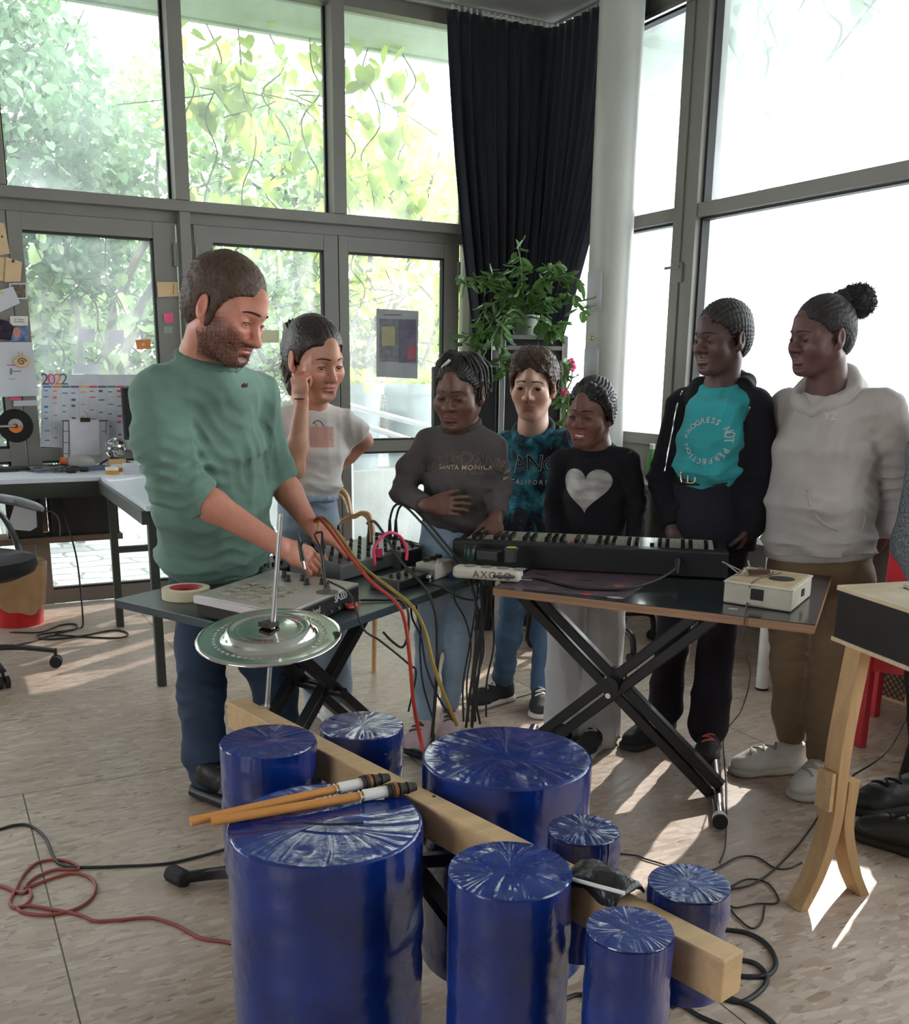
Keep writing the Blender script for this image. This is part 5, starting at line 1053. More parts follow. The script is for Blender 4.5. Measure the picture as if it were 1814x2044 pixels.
mb = MB(); mb.tube([P(-20, 1003, D=4.55), P(12, 1040, D=4.55), P(36, 1090, D=4.5), P(42, 1130, D=4.5)], .018, 10, 6, flat=.5); mb.build('arm_bracket', mat('dark_grey_plastic', (.03, .03, .033), .4), t)
mb = MB(); bc = cb+Vector((-.22, -.16, .78)); mb.X = Matrix.Translation(bc) @ Matrix.Rotation(radians(50), 4, 'Z'); mb.ball((0, 0, 0), .24, 20, 12, (.9, .16, 1)); mb.build('backrest', mat('black_seat_fabric', (.014, .014, .017), .85), t); mb = MB(); mb.tube([cb+Vector((-.1, -.08, .44)), cb+Vector((-.24, -.17, .5)), bc+Vector((-.03, -.02, -.05))], .02, 8, 5); mb.build('back_stem', blackm, t)
sheet('paper_bag', 'white paper hanging under the desk behind the grey armrest', 'paper', [(28, 1010), (72, 1016), (74, 1052), (60, 1060), (14, 1056)], paper, y=ya+.12)
f = lambda x, y, z=.004: P(x, y, Z=z)
cable('floor_lead', 'black cable loops lying in a heap on the floor beside the waste bin', [f(20, 1262), f(80, 1262), f(120, 1248), f(150, 1246), f(150, 1256), f(110, 1262), f(75, 1268), f(95, 1276), f(160, 1270), f(225, 1258), f(255, 1264), f(240, 1273), f(180, 1272), f(120, 1268), f(90, 1272), f(60, 1282), f(20, 1290), f(-30, 1300)], .0045)
cable('desk_lead', 'thin black cable dropping from the under-desk shelf to the floor', [P(118, 985, Y=5.6), P(136, 1050, Y=5.4), P(152, 1110, Y=5.35), P(160, 1170, Y=5.3), P(165, 1230, Y=5.2), f(163, 1252), f(140, 1258), f(110, 1266)], .0045)
t = cable('grey_leads', 'pair of grey leads curling out under the desk beside the paper', [P(85, 1022, Y=5.5), P(105, 1022, Y=5.5), P(118, 1040, Y=5.5), P(120, 1070, Y=5.5)], .003, mat('grey_wire', srgb(120, 122, 126), .5))
# floor cables in the foreground
cable('black_floor_cable', 'black cable curving over the bare floor above the red cord', [f(-40, 1665), f(0, 1655), f(30, 1647), f(60, 1648), f(90, 1672), f(108, 1712), f(125, 1727), f(160, 1731), f(240, 1729), f(330, 1724), f(400, 1709), f(470, 1690), f(560, 1670)], .0042)
redc = mat('dull_red_cord', srgb(156, 74, 68), .5)
cable('red_floor_cable', 'dull red cable coiled loosely on the floor beside the large drum', [f(-40, 1758), f(0, 1768), f(28, 1778), f(45, 1783), f(58, 1775), f(62, 1790), f(50, 1806), f(30, 1812), f(20, 1800), f(32, 1775), f(48, 1745), f(75, 1722), f(115, 1716), f(148, 1724), f(155, 1735), f(110, 1736), f(70, 1752), f(50, 1772), f(90, 1758), f(140, 1743), f(172, 1748), f(190, 1765), f(185, 1790), f(160, 1810), f(125, 1822), f(90, 1826), f(50, 1822), f(35, 1812), f(60, 1808), f(110, 1816), f(160, 1826), f(190, 1838), f(240, 1836), f(300, 1832), f(350, 1846), f(400, 1872), f(450, 1880), f(520, 1895)], .0042, redc)
for k, (lab, pts, r) in enumerate((('thick black cable looping out past the beam\'s cut end', [f(1440, 1855), f(1490, 1862), f(1530, 1885), f(1548, 1920), f(1535, 1945), f(1500, 1950), f(1460, 1945), f(1420, 1930)], .006), ('thick black cable winding below the cut end of the beam', [f(1400, 1960), f(1440, 1985), f(1500, 2010), f(1540, 2040), f(1560, 2070)], .006), ('black cable arc nearest the bottom of the picture by the beam', [f(1340, 2010), f(1380, 1985), f(1430, 1990), f(1480, 2000), f(1520, 1975), f(1530, 1950), f(1510, 1925), f(1475, 1915)], .006), ('black cable lying across the floor under the small front drum', [f(1100, 2010), f(1160, 1985), f(1230, 2020), f(1330, 1995), f(1400, 2030), f(1470, 2060)], .005), ('thin black wire coil between the small drum and the wooden legs', [f(1235, 1704), f(1270, 1708), f(1300, 1718), f(1400, 1742), f(1470, 1712), f(1510, 1711), f(1545, 1732), f(1575, 1733), f(1600, 1722)], .0025), ('thin dark wire rising from the floor across the wooden leg to the right', [f(1455, 1776), f(1500, 1765), f(1540, 1740), f(1590, 1690), f(1620, 1650), P(1660, 1590, Z=.05), P(1700, 1550, Z=.1), P(1740, 1525, Z=.14), P(1775, 1495, Z=.17), P(1800, 1450, Z=.2), P(1830, 1390, Z=.25)], .0028), ('thin wire loop by the foot of the curved wooden leg', [f(1455, 1772), f(1490, 1755), f(1530, 1762), f(1552, 1790), f(1548, 1803), f(1510, 1804), f(1470, 1812), f(1455, 1808), f(1470, 1830), f(1500, 1853), f(1520, 1840), f(1526, 1808)], .0025), ('thin wire on the floor running from the boy\'s shoe towards the girl', [f(900, 1408), f(960, 1400), f(1020, 1395), f(1080, 1380), f(1130, 1376)], .0025))):
    cable('floor_cable', lab, pts, r, group='black cables on the floor round the drums')
# ---------------- leads above and below the synthesiser table
tz = lambda x, y, z: P(x, y, Z=ZL+z)
def D(x, y, d): return P(x, y, D=d)
q = tab(700, 1105); dT = (q-CAMP).dot(FX)
redl, yel, pnk = mat('red_cable', srgb(196, 58, 44), .45), mat('mustard_cable', srgb(168, 140, 60), .5), mat('pink_cable', srgb(222, 52, 100), .45)
def arch(name, label, m, r, p0, pts, plugs=(0,), z0=.07, group=None):
    """lead plugged upright in the mixing desk at p0, then through (x, y, nearer by) sight points"""
    a = tab(p0[0], p0[1], z0); d0 = (a-CAMP).dot(FX); p = [a+UPV*.012, a+UPV*.04, a+UPV*.075]+[D(q[0], q[1], d0-q[2]) for q in pts]
    return cable(name, label, p, r, m, plugs=plugs, group=group)
G1 = 'black leads arching from the mixing desk'
arch('red_patch_cable', 'red cable arching from the mixing desk and falling behind the wide drum', redl, .005, (621, 1108), [(634, 1034, 0.04), (652, 1050, 0.10), (690, 1100, 0.26), (740, 1160, 0.42), (788, 1200, 0.54), (808, 1240, 0.62), (818, 1320, 0.62), (825, 1400, 0.58), (838, 1470, 0.54), (846, 1502, 0.54)])
arch('mustard_patch_cable', 'mustard yellow cable arching from the mixing desk to behind the wide drum', yel, .005, (632, 1109), [(640, 1034, 0.02), (658, 1044, 0.08), (690, 1088, 0.20), (722, 1130, 0.30), (780, 1175, 0.46), (822, 1210, 0.56), (848, 1260, 0.62), (866, 1330, 0.62), (890, 1395, 0.58), (912, 1448, 0.54)])
arch('tan_patch_cable', 'short tan cable hooked between two sockets of the mixing desk', mat('tan_cable', srgb(176, 124, 86), .5), .0038, (676, 1098), [(684, 1040, 0.02), (706, 1028, 0.02), (728, 1030, 0.02), (738, 1050, 0.02), (739, 1082, 0.02)])
for k, (x0, lab) in enumerate(((778, 'black cable with an upright plug at the end of the mixing desk'), (790, 'second black cable arching beside it from the end of the mixing desk'))):
    arch('black_patch_cable', lab, cabm, .004, (x0, 1084), [(x0+8, 1012, 0.02), (x0+26, 1008, 0.06), (x0+60, 1040, 0.14), (x0+115, 1105, 0.30), (x0+156, 1155, 0.42), (x0+172, 1210, 0.54), (x0+170, 1300, 0.58), (x0+158, 1400, 0.58), (x0+152, 1452, 0.54)], group=G1)
arch('black_patch_cable', 'thick black cable arching over the dark box and down past the table edge', cabm, .005, (738, 1094), [(734, 1044, 0.02), (748, 1042, 0.06), (770, 1072, 0.14), (800, 1120, 0.26), (845, 1170, 0.42), (868, 1220, 0.54), (873, 1300, 0.62), (868, 1400, 0.58), (862, 1472, 0.54)], group=G1)
a = tab(748, 1128, 0.12); b = tab(811, 1118, 0.12)
cable('pink_patch_cable', 'pink cable bridging the dark patch box', [a, a+UPV*.05, a.lerp(b, .4)+UPV*.085, a.lerp(b, .8)+UPV*.07, b+UPV*.03, b], .0045, pnk)
arch('black_patch_cable', 'thin black cable bent over the hand of the man from the mixing desk', cabm, .003, (644, 1114), [(640, 1062, 0.06), (628, 1068, 0.12), (640, 1095, 0.22), (645, 1130, 0.34), (650, 1165, 0.42)], group=G1)
q = tab(757, 1112, .052); t = thing('pink_plug', 'pink plug body sticking up from the dark patch box', 'plug', q); mb = MB(); mb.cyl(q, q+Vector((0, 0, .03)), .01, n=14); mb.build('plug', pnk, t); mb = MB(); mb.cyl(q-Vector((0, 0, .01)), q, .012, n=14); mb.build('collar', rub, t)
cable('black_patch_cable', 'thin black cable bent over the hand of the man from the mixing desk', [D(605, 1120, 2.44), D(600, 1095, 2.44), D(606, 1080, 2.43), D(625, 1082, 2.42), D(640, 1105, 2.4), D(645, 1140, 2.36), D(650, 1170, 2.3)], .0032, group='black leads arching from the mixing desk', plugs=(0,))
hang = []
for k, (x0, y0, xm, ym, x1, y1, r) in enumerate(((958, 1150, 955, 1280, 948, 1440, .0042), (968, 1152, 985, 1290, 970, 1430, .003), (950, 1152, 935, 1300, 925, 1440, .003), (975, 1150, 950, 1330, 958, 1445, .0035), (940, 1160, 965, 1300, 940, 1450, .0028), (820, 1215, 850, 1330, 905, 1440, .0032), (905, 1180, 940, 1290, 935, 1440, .0028), (830, 1210, 838, 1300, 862, 1430, .003))):
    words = ('thickest of the black leads hanging where the two tables meet', 'thin black lead bulging furthest towards the boy below the tables', 'thin black lead hanging closest to the grey girl\'s left knee', 'black lead swinging across the bundle between the tables', 'thin lead dangling from the table edge below the blue connector', 'black lead slanting from the table edge to the wide drum', 'thin black lead falling from the table edge near the white box', 'black lead falling beside the mustard cable')
    cable('hanging_lead', words[k], [D(x0, y0-6, 3.06), D(x0+3, y0+20, 3.0), D((x0+xm)/2+5, (y0+ym)/2, 3.0), D(xm, ym, 3.0), D((xm+x1)/2-6, (ym+y1)/2, 3.0), D(x1, y1, 3.04)], r, group='leads hanging between the tables')
cable('sampler_lead', 'thin black lead from the sampler sagging below the table edge', [D(655, 1160, 2.78), D(690, 1178, 2.66), D(705, 1200, 2.58), D(725, 1255, 2.54), D(760, 1280, 2.58), D(815, 1325, 2.64), D(830, 1345, 2.7), D(815, 1420, 2.75)], .003)
cable('sampler_lead', 'black lead lying on the table between the sampler and the white box', [tz(716, 1198, .006), tz(760, 1198, .005), tz(800, 1200, .005), D(815, 1225, 2.68), D(813, 1270, 2.66), D(802, 1292, 2.68), D(780, 1278, 2.7), D(765, 1262, 2.72)], .0035)
cable('table_lead', 'thin black lead crossing from the white box to the table end', [tz(840, 1162, .006), tz(880, 1172, .006), tz(915, 1192, .004), D(945, 1198, 3.06), D(960, 1190, 3.06)], .003)
# ---------------- rattan chair behind the mixing desk
cane = mat('varnished_cane', srgb(214, 166, 112), .4, var=.15, nscale=20); t = thing('cane_armchair', 'light bent cane armchair behind the mixing desk and the girl in white', 'chair', P(700, 1380, Z=0))
dC = 3.85
def ch(x, y, d=dC): return P(x, y, D=d)
mb = MB(); mb.tube([ch(655, 985), ch(675, 976), ch(692, 990), ch(702, 1030), ch(722, 1024), ch(738, 1032), ch(745, 1080), ch(748, 1200), P(746, 1340, Z=.0)], .014, 10, 6, flat=.7); mb.build('arm_and_front_leg', cane, t)
mb = MB(); mb.tube([ch(668, 982, dC-.01), ch(686, 994, dC-.01), ch(696, 1024, dC-.01)], .012, 8, 5, flat=.4); mb.build('cane_wrapping', mat('white_cane_wrap', srgb(226, 206, 180), .5, var=.5, nscale=60), t)
mb = MB(); mb.tube([ch(655, 985), ch(660, 1050), ch(668, 1150), P(672, 1360, Z=0)], .014, 10, 5); mb.build('back_leg', cane, t); mb = MB(); mb.tube([ch(702, 1030), ch(680, 1042), ch(668, 1065)], .008, 8, 5); mb.build('brace', cane, t)
q = ch(705, 1140); mb = MB(); mb.box((q.x-.05, q.y+.16, .43), (.36, .36, .03), rz=.3); mb.build('seat', cane, t, 0, .01)
for dx, dy in ((.08, .28), (-.18, .3)): mb = MB(); mb.cyl((q.x+dx, q.y+dy, 0), (q.x+dx, q.y+dy, .43), .013); mb.build('leg', cane, t)
# ---------------- black flight case with plants, behind the boy
dF = 4.84; F0, F1 = P(1003, 700, D=dF), P(1128, 672, D=dF); F0.z = F1.z = P(1128, 672, D=dF).z; fu = (F1-F0); fu.z = 0; FW_ = fu.length; fu.normalize(); fv = Vector((-fu.y, fu.x, 0)); FH = F1.z
def fX(): mb = MB(); mb.X = Matrix(((fu.x, fv.x, 0, F0.x), (fu.y, fv.y, 0, F0.y), (0, 0, 1, 0), (0, 0, 0, 1))); return mb
t = thing('flight_case', 'tall black flight case with aluminium edges standing behind the boy', 'case', (F0+F1)/2*1.0-Vector((0, 0, FH)))
mb = fX(); mb.box((FW_/2, .22, FH/2), (FW_, .44, FH)); mb.build('body', mat('black_case_laminate', (.012, .012, .014), .5), t, 0)
mb = fX(); e_ = .011
for x in (0, FW_):
    for dy in (0, .44): mb.box((x, dy, FH/2), (.028, .028, FH))
    for z in (0.014, FH-.005, FH-.05): mb.box((x, .22, z), (.02, .44, .02))
for dy in (0, .44):
    for z in (.014, FH-.005, FH-.055): mb.box((FW_/2, dy, z), (FW_, .02, .02))
mb.build('edge_profile', mat('bright_aluminium', (.6, .6, .6), .35, 1), t, 0, .002)
mb = fX(); mb.box((-.18, .2, FH*.45), (.3, .4, FH*.9)); solo('speaker_cabinet', mb, mat('black_speaker_cloth', (.014, .014, .015), .8, bump=.2, bscale=200), 'lower black cabinet beside the flight case behind the girl in grey', 'speaker', smooth=0, bevel=.006)
def potted(name, label, base, pr, ph, potm, paths, seed, nleaf, size, lm, flowers=()):
    t = thing(name, label, 'plant', base); mb = MB(); mb.lathe([(pr*.75, 0), (pr, ph*.9), (pr*1.08, ph*.9), (pr*1.08, ph), (pr*.95, ph), (pr*.9, ph*.85)], base, 28); mb.build('pot', potm, t)
    mb = MB(); mb.lathe([(.001, ph*.86), (pr*.9, ph*.86)], base, 24); mb.build('soil', mat('dark_soil', srgb(50, 38, 30), .95, var=.4, nscale=60, bump=.6, bscale=80), t)
    mb = MB(); pts = []
    for p in paths:
        p = [Vector(q) for q in p]; sp_ = spline(p, 8); mb.tube(sp_, .0055, 6, 0, .0025); pts += sp_[4:]
    mb.build('stem', mat('green_stem', srgb(112, 132, 84), .6), t); pts = np.array([tuple(q) for q in pts])
    def smp(r, n):
        k = r.integers(0, len(pts), n); return pts[k]+r.normal(0, .007, (n, 3))
    link_mesh('foliage', leaf_mesh('foliage', leaves(nleaf, smp, size, seed, .35, 'oval')), lm, t)
    for q in flowers:
        mb = MB()
        for k in range(5): a = 2*pi*k/5; mb.ball(Vector(q)+Vector((.012*cos(a), 0, .012*sin(a))), .011, 8, 6, (1, .5, 1))
        mb.build('flower', mat('pink_petal', srgb(226, 70, 130), .6), t)
    return t
pb = P(1046, 668, D=dF+.16); pb.z = FH+.005
pm = mat('grey_green_pot', srgb(120, 128, 118), .3)
gl = lambda x, y, dd=0: P(x, y, D=dF+.12+dd)
hl = mat('houseplant_leaf', srgb(96, 136, 72), .35, var=.3, nscale=6, trans=.3)
root = pb+Vector((0, 0, .1))
potted('potted_plant', 'large leafy houseplant on the flight case before the dark curtain', pb, .07, .1, pm, [[root, gl(1042, 580), gl(1040, 530), gl(1032, 485)], [root, gl(1035, 590), gl(990, 575), gl(950, 560), gl(915, 560)], [root, gl(1060, 590), gl(1095, 560), gl(1130, 550), gl(1160, 560)], [root, gl(1020, 600), gl(975, 610), gl(962, 650), gl(950, 690)], [root, gl(1000, 620), gl(970, 660), gl(940, 670), gl(905, 700)], [root, gl(1070, 610), gl(1105, 600), gl(1140, 590), gl(1160, 620)], [root, gl(1010, 640, -.2), gl(1000, 690, -.25), gl(1005, 750, -.25)], [root, gl(1085, 640, -.2), gl(1100, 660, -.25), gl(1120, 640, -.2)], [root, gl(1020, 620, -.1), gl(990, 660, -.22), gl(960, 720, -.25), gl(945, 740, -.25)], [root, gl(1050, 600), gl(1085, 555), gl(1100, 535), gl(1120, 525)], [root, gl(1025, 590), gl(1000, 545), gl(985, 555), gl(975, 545)]], 3, 430, .088, hl)
pb2 = P(1128, 800, D=4.62); pb2.z = .82
t = thing('plant_stool', 'black stool under the pink flowering plant behind the boy', 'stool', pb2.xy.to_3d()); mb = MB(); mb.lathe([(.14, .79), (.14, .82)], pb2.xy.to_3d(), 28); mb.build('seat', blackm, t, 30, .004)
for a in (.5, 2.1, 3.7, 5.2): mb = MB(); mb.cyl(pb2.xy.to_3d()+Vector((.16*cos(a), .16*sin(a), 0)), pb2.xy.to_3d()+Vector((.1*cos(a), .1*sin(a), .79)), .012); mb.build('leg', blackm, t)
g2 = lambda x, y: P(x, y, D=4.6)
r2_ = pb2+Vector((0, 0, .1))
potted('flowering_plant', 'small plant with pink flowers standing behind the boy in the space hoodie', pb2, .08, .13, mat('terracotta', srgb(150, 90, 66), .8), [[r2_, g2(1128, 790), g2(1130, 740), g2(1138, 715)], [r2_, g2(1126, 800), g2(1140, 760), g2(1142, 740)], [r2_, g2(1122, 780), g2(1118, 720)], [r2_, g2(1135, 800), g2(1136, 785)]], 5, 46, .07, hl, [g2(1140, 724), g2(1142, 733), g2(1127, 783), g2(1131, 788)])
# papers on the column
for lab, cs in (('white paper taped on the column beside the plant', [(1173, 543), (1203, 542), (1199, 621), (1170, 622)]), ('white paper taped lower on the column above the smiling girl', [(1165, 697), (1196, 697), (1192, 760), (1160, 760)])):
    c_ = Vector((3.42, 4.735, 0)); pts = []; R_ = .1195
    mb = MB(); n_ = 8; vs = []
    def oncol(px, py):
        d = sight(px, py); o_ = CAMP-c_; a = d.x*d.x+d.y*d.y; b = 2*(o_.x*d.x+o_.y*d.y); cc_ = o_.x**2+o_.y**2-R_**2; dis = b*b-4*a*cc_
        t_ = (-b-sqrt(max(dis, 0)))/(2*a); return CAMP+d*t_
    A_, B_, C2, D2 = [oncol(*q) for q in cs]
    aa, ab = atan2(A_.y-c_.y, A_.x-c_.x), atan2(B_.y-c_.y, B_.x-c_.x)
    for j, z in enumerate((A_.z, D2.z)):
        for i in range(n_): a = aa+((ab-aa+pi) % (2*pi)-pi)*i/(n_-1); vs.append((c_.x+R_*cos(a), c_.y+R_*sin(a), z))
    mb.add(vs, [(i, i+1, n_+i+1, n_+i) for i in range(n_-1)]); o = solo('taped_paper', mb, paper, lab, 'paper'); so = o.modifiers.new('t', 'SOLIDIFY'); so.thickness = .001
q = oncol(1181, 675); t = thing('hook', 'small brass hook screwed in the column between the two papers', 'hook', q); mb = MB(); mb.ball(q, .012, 12, 8); mb.build('knob', mat('brass', (.6, .45, .2), .3, 1), t)
# bottle at the sill
qq = P(1301, 910, X=3.6); hz_ = .2; bz_ = P(1301, 886, X=3.6).z-hz_
mb = MB(); mb.box((3.58, 3.2, bz_-.016), (.3, 3.2, .03)); t = thing('window_bench', 'long grey bench along the wall below the street windows', 'bench', (3.58, 3.2, 0)); mb.build('bench_top', wall_m, t, 0, .003)
for yy in (1.7, 3.2, 4.7): mb = MB(); mb.box((3.6, yy, (bz_-.03)/2), (.24, .03, bz_-.03)); mb.build('bench_leg', frame_m, t, 0)
t = thing('drink_bottle', 'small white-capped bottle with green drink beside the teal girl\'s sleeve', 'bottle', (qq.x, qq.y, bz_)); b0 = Vector((qq.x, qq.y, bz_));
mb = MB(); mb.lathe([(.026, 0), (.03, .01), (.03, hz_*.62), (.013, hz_*.82), (.013, hz_*.86)], b0, 24); mb.build('body', mat('green_drink', srgb(120, 180, 110), .2, trans=.3), t); mb = MB(); mb.lathe([(.015, hz_*.86), (.015, hz_)], b0, 20); mb.build('cap', whitep, t)
# castor chair behind the smiling girl
hb = P(1180, 1345, Z=0); hb = Vector((P(1175, 1290, Z=.0).x, P(1175, 1290, Z=.0).y, 0)); t = thing('swivel_chair', 'black swivel chair on bent tube legs behind the girl in pale trousers', 'chair', hb)
for px, py in ((1062, 1292), (1302, 1278), (1262, 1325), (1110, 1252), (1240, 1250)):
    e_ = P(px, py, Z=.0); d = (e_-hb).normalized(); mb = MB(); mb.tube([hb+Vector((0, 0, .15)), hb+(e_-hb)*.6+Vector((0, 0, .15)), hb+(e_-hb)*.93+Vector((0, 0, .135)), e_+Vector((0, 0, .08)), e_+Vector((0, 0, .05))], .014, 10, 6); mb.build('base_leg', satin, t)
    cx = d.cross(Vector((0, 0, 1))); mb = MB()
    for s in (-1, 1): mb.cyl(e_+cx*s*.004+Vector((0, 0, .026)), e_+cx*s*.02+Vector((0, 0, .026)), .026, n=18)
    mb.build('caster', rub, t)
mb = MB(); mb.cyl(hb+Vector((0, 0, .13)), hb+Vector((0, 0, .42)), .025, n=18); mb.build('gas_column', satin, t); mb = MB(); mb.lathe([(.02, -.03), (.19, -.02), (.21, .01), (.19, .035), (.02, .04)], hb+Vector((0, 0, .45)), 32); mb.build('seat', mat('black_seat_fabric', (.014, .014, .017), .85), t)
# ================================================================== smooth-blended bodies: distance fields turned into one continuous surface
f32 = np.float32
def _v(p): return np.array([p[0], p[1], p[2]], dtype=float)
def _unit(v): v = _v(v); return v/max(1e-9, np.linalg.norm(v))
class Field:
    def __init__(s): s.ops = []
    def cap(s, a, b, ra, rb=None, k=.015, side=None, rz=None, mode=1):
        """rounded limb from a to b; radii are numbers or (across, through) pairs with a side direction"""
        rb = ra if rb is None else rb
        s.ops.append(('cap', _v(a), _v(b), ra, rb, k, None if side is None else _v(side), rz, mode)); return s
    def ell(s, c, r, R, k=.015, mode=1):
        s.ops.append(('ell', _v(c), np.array(r, float), R, k, mode)); return s
    def cut(s, p, n, k=.004): s.ops.append(('cut', _v(p), _unit(n), k)); return s
    def chain(s, pts, radii, k=.02, side=None, rz=None, mode=1):
        for i in range(len(pts)-1): s.cap(pts[i], pts[i+1], radii[i], radii[i+1], k, side, rz, mode)
        return s
    def bounds(s):
        lo = np.full(3, 1e9); hi = -lo
        for o in s.ops:
            if o[0] == 'cap' and o[8] > 0:
                r = max(np.max(o[3]), np.max(o[4])); q = np.stack([o[1], o[2]]); lo = np.minimum(lo, q.min(0)-r); hi = np.maximum(hi, q.max(0)+r)
            elif o[0] == 'ell' and o[5] > 0: r = o[2].max(); lo = np.minimum(lo, o[1]-r); hi = np.maximum(hi, o[1]+r)
        return lo, hi
def _axis(lo, hi, h, fines):
    out = [lo]; x = lo
    while x < hi:
        st = h
        for a, b, hf in fines:
            if a <= x < b: st = min(st, hf)
            elif x < a < x+st: st = max(min(st, a-x), min(h, hf))
        x += st; out.append(x)
    return np.array(out, dtype=f32)
def mesh_field(F, h, fine=(), disp=None, pad=.02):
    """fine = [(centre, half size, step)]: finer sampling round heads and hands"""
    lo, hi = F.bounds(); lo = lo-pad; hi = hi+pad
    ax = [_axis(lo[i], hi[i], h, [(c[i]-d, c[i]+d, s) for c, d, s in fine]) for i in range(3)]
    xs, ys, zs = ax; A = np.full((len(xs), len(ys), len(zs)), 1.0, dtype=f32)
    for o in F.ops:
        if o[0] == 'cut':
            _, p, n, k = o; d = ((xs-p[0])*n[0])[:, None, None]+((ys-p[1])*n[1])[None, :, None]+((zs-p[2])*n[2])[None, None, :]
            m = np.clip(.5+.5*(d-A)/k, 0, 1); A = (A+(d-A)*m+k*m*(1-m)).astype(f32); continue
        if o[0] == 'cap':
            _, a, b, ra, rb, k, side, rz, mode = o; r = max(np.max(ra), np.max(rb)); q0 = np.minimum(a, b)-r; q1 = np.maximum(a, b)+r
        else: _, c, rr, R, k, mode = o; q0 = c-rr.max(); q1 = c+rr.max()
        mg = k+2.5*h if not fine else k+.012
        sl = tuple(slice(max(0, np.searchsorted(ax[i], q0[i]-mg)), np.searchsorted(ax[i], q1[i]+mg)) for i in range(3))
        X = xs[sl[0]][:, None, None]; Y = ys[sl[1]][None, :, None]; Zz = zs[sl[2]][None, None, :]
        if X.size == 0 or Y.size == 0 or Zz.size == 0: continue
        if o[0] == 'cap':
            x, y, z = X-f32(a[0]), Y-f32(a[1]), Zz-f32(a[2]); ab = b-a; L = np.linalg.norm(ab)
            u = ab/L if L > 1e-6 else np.array([0, 0, 1.]); L = max(L, 1e-6)
            al = x*f32(u[0])+y*f32(u[1])+z*f32(u[2]); t = np.clip(al/f32(L), 0, 1)
            if side is None and rz is None and np.isscalar(ra) and np.isscalar(rb):
                tl = t*f32(L); d = np.sqrt((x-tl*f32(u[0]))**2+(y-tl*f32(u[1]))**2+(z-tl*f32(u[2]))**2)-(f32(ra)+f32(rb-ra)*t)
            else:
                sd = side if side is not None else np.cross(u, [0.13, .31, .94]); sd = sd-u*np.dot(sd, u); sd = sd/np.linalg.norm(sd); nv = np.cross(u, sd)
                A_, B_ = (ra if not np.isscalar(ra) else (ra, ra)), (rb if not np.isscalar(rb) else (rb, rb))
                rs = f32(A_[0])+f32(B_[0]-A_[0])*t; rn = f32(A_[1])+f32(B_[1]-A_[1])*t; rzz = f32(rz if rz is not None else min(*A_, *B_)*.8)
                qs = x*f32(sd[0])+y*f32(sd[1])+z*f32(sd[2]); qn = x*f32(nv[0])+y*f32(nv[1])+z*f32(nv[2]); qa = al-t*f32(L)
                k0 = np.sqrt((qs/rs)**2+(qn/rn)**2+(qa/rzz)**2); k1 = np.sqrt((qs/rs**2)**2+(qn/rn**2)**2+(qa/rzz**2)**2)+f32(1e-7); d = k0*(k0-1)/k1
        else:
            x, y, z = X-f32(c[0]), Y-f32(c[1]), Zz-f32(c[2]); q = [x*f32(R[0][i])+y*f32(R[1][i])+z*f32(R[2][i]) for i in range(3)]
            k0 = np.sqrt(sum((q[i]/f32(rr[i]))**2 for i in range(3))); k1 = np.sqrt(sum((q[i]/f32(rr[i]**2))**2 for i in range(3)))+f32(1e-7); d = k0*(k0-1)/k1
        B = A[sl]; k = f32(max(k, 1e-5))
        if mode > 0: m = np.clip(.5+.5*(B-d)/k, 0, 1); A[sl] = B+(d-B)*m-k*m*(1-m)
        else: m = np.clip(.5-.5*(B+d)/k, 0, 1); A[sl] = B+(-d-B)*m+k*m*(1-m)
    if disp is not None:
        I = np.nonzero(np.abs(A) < .035); p = np.stack([xs[I[0]], ys[I[1]], zs[I[2]]], 1); A[I] += disp(p).astype(f32)
    return nets(A, ax)
def nets(A, ax):
    S_ = A < 0; nx, ny, nz = A.shape
    c = np.zeros((nx-1, ny-1, nz-1), np.int8)
    for i in (0, 1):
        for j in (0, 1):
            for k in (0, 1): c += S_[i:nx-1+i, j:ny-1+j, k:nz-1+k]
    I = np.nonzero((c > 0) & (c < 8)); n = len(I[0]); idx = np.full(c.shape, -1, np.int32); idx[I] = np.arange(n)
    val = {(i, j, k): A[I[0]+i, I[1]+j, I[2]+k] for i in (0, 1) for j in (0, 1) for k in (0, 1)}
    acc = np.zeros((n, 3)); cnt = np.zeros(n)
    for a in range(3):
        for u in (0, 1):
            for v in (0, 1):
                p0 = [u, v]; p0.insert(a, 0); p1 = [u, v]; p1.insert(a, 1); v0, v1 = val[tuple(p0)], val[tuple(p1)]; m = (v0 < 0) != (v1 < 0)
                t = np.where(m, v0/np.where(m, v0-v1, 1), 0); pos = np.tile(np.array(p0, float), (n, 1)); pos[:, a] = t; acc += pos*m[:, None]; cnt += m
    loc = acc/cnt[:, None]; Vt = np.empty((n, 3))
    for a in range(3): x0 = ax[a][I[a]]; x1 = ax[a][I[a]+1]; Vt[:, a] = x0+(x1-x0)*loc[:, a]
    Fs = []
    for a in range(3):
        s0 = [slice(None)]*3; s1 = [slice(None)]*3; s0[a] = slice(0, -1); s1[a] = slice(1, None); b, c_ = [q for q in range(3) if q != a]
        for q in (b, c_): s0[q] = slice(1, -1); s1[q] = slice(1, -1)
        m0, m1 = S_[tuple(s0)], S_[tuple(s1)]; E = np.nonzero(m0 != m1)
        if len(E[0]) == 0: continue
        base = [None]*3; base[a] = E[a]; base[b] = E[b]+1; base[c_] = E[c_]+1
        def at(db, dc): q = list(base); q[b] = base[b]+db; q[c_] = base[c_]+dc; return idx[tuple(q)]
        quad = np.stack([at(-1, -1), at(0, -1), at(0, 0), at(-1, 0)], 1); flip = m0[E] if a != 1 else ~m0[E]
        quad[~flip] = quad[~flip][:, ::-1]; Fs.append(quad)
    return Vt, np.concatenate(Fs)
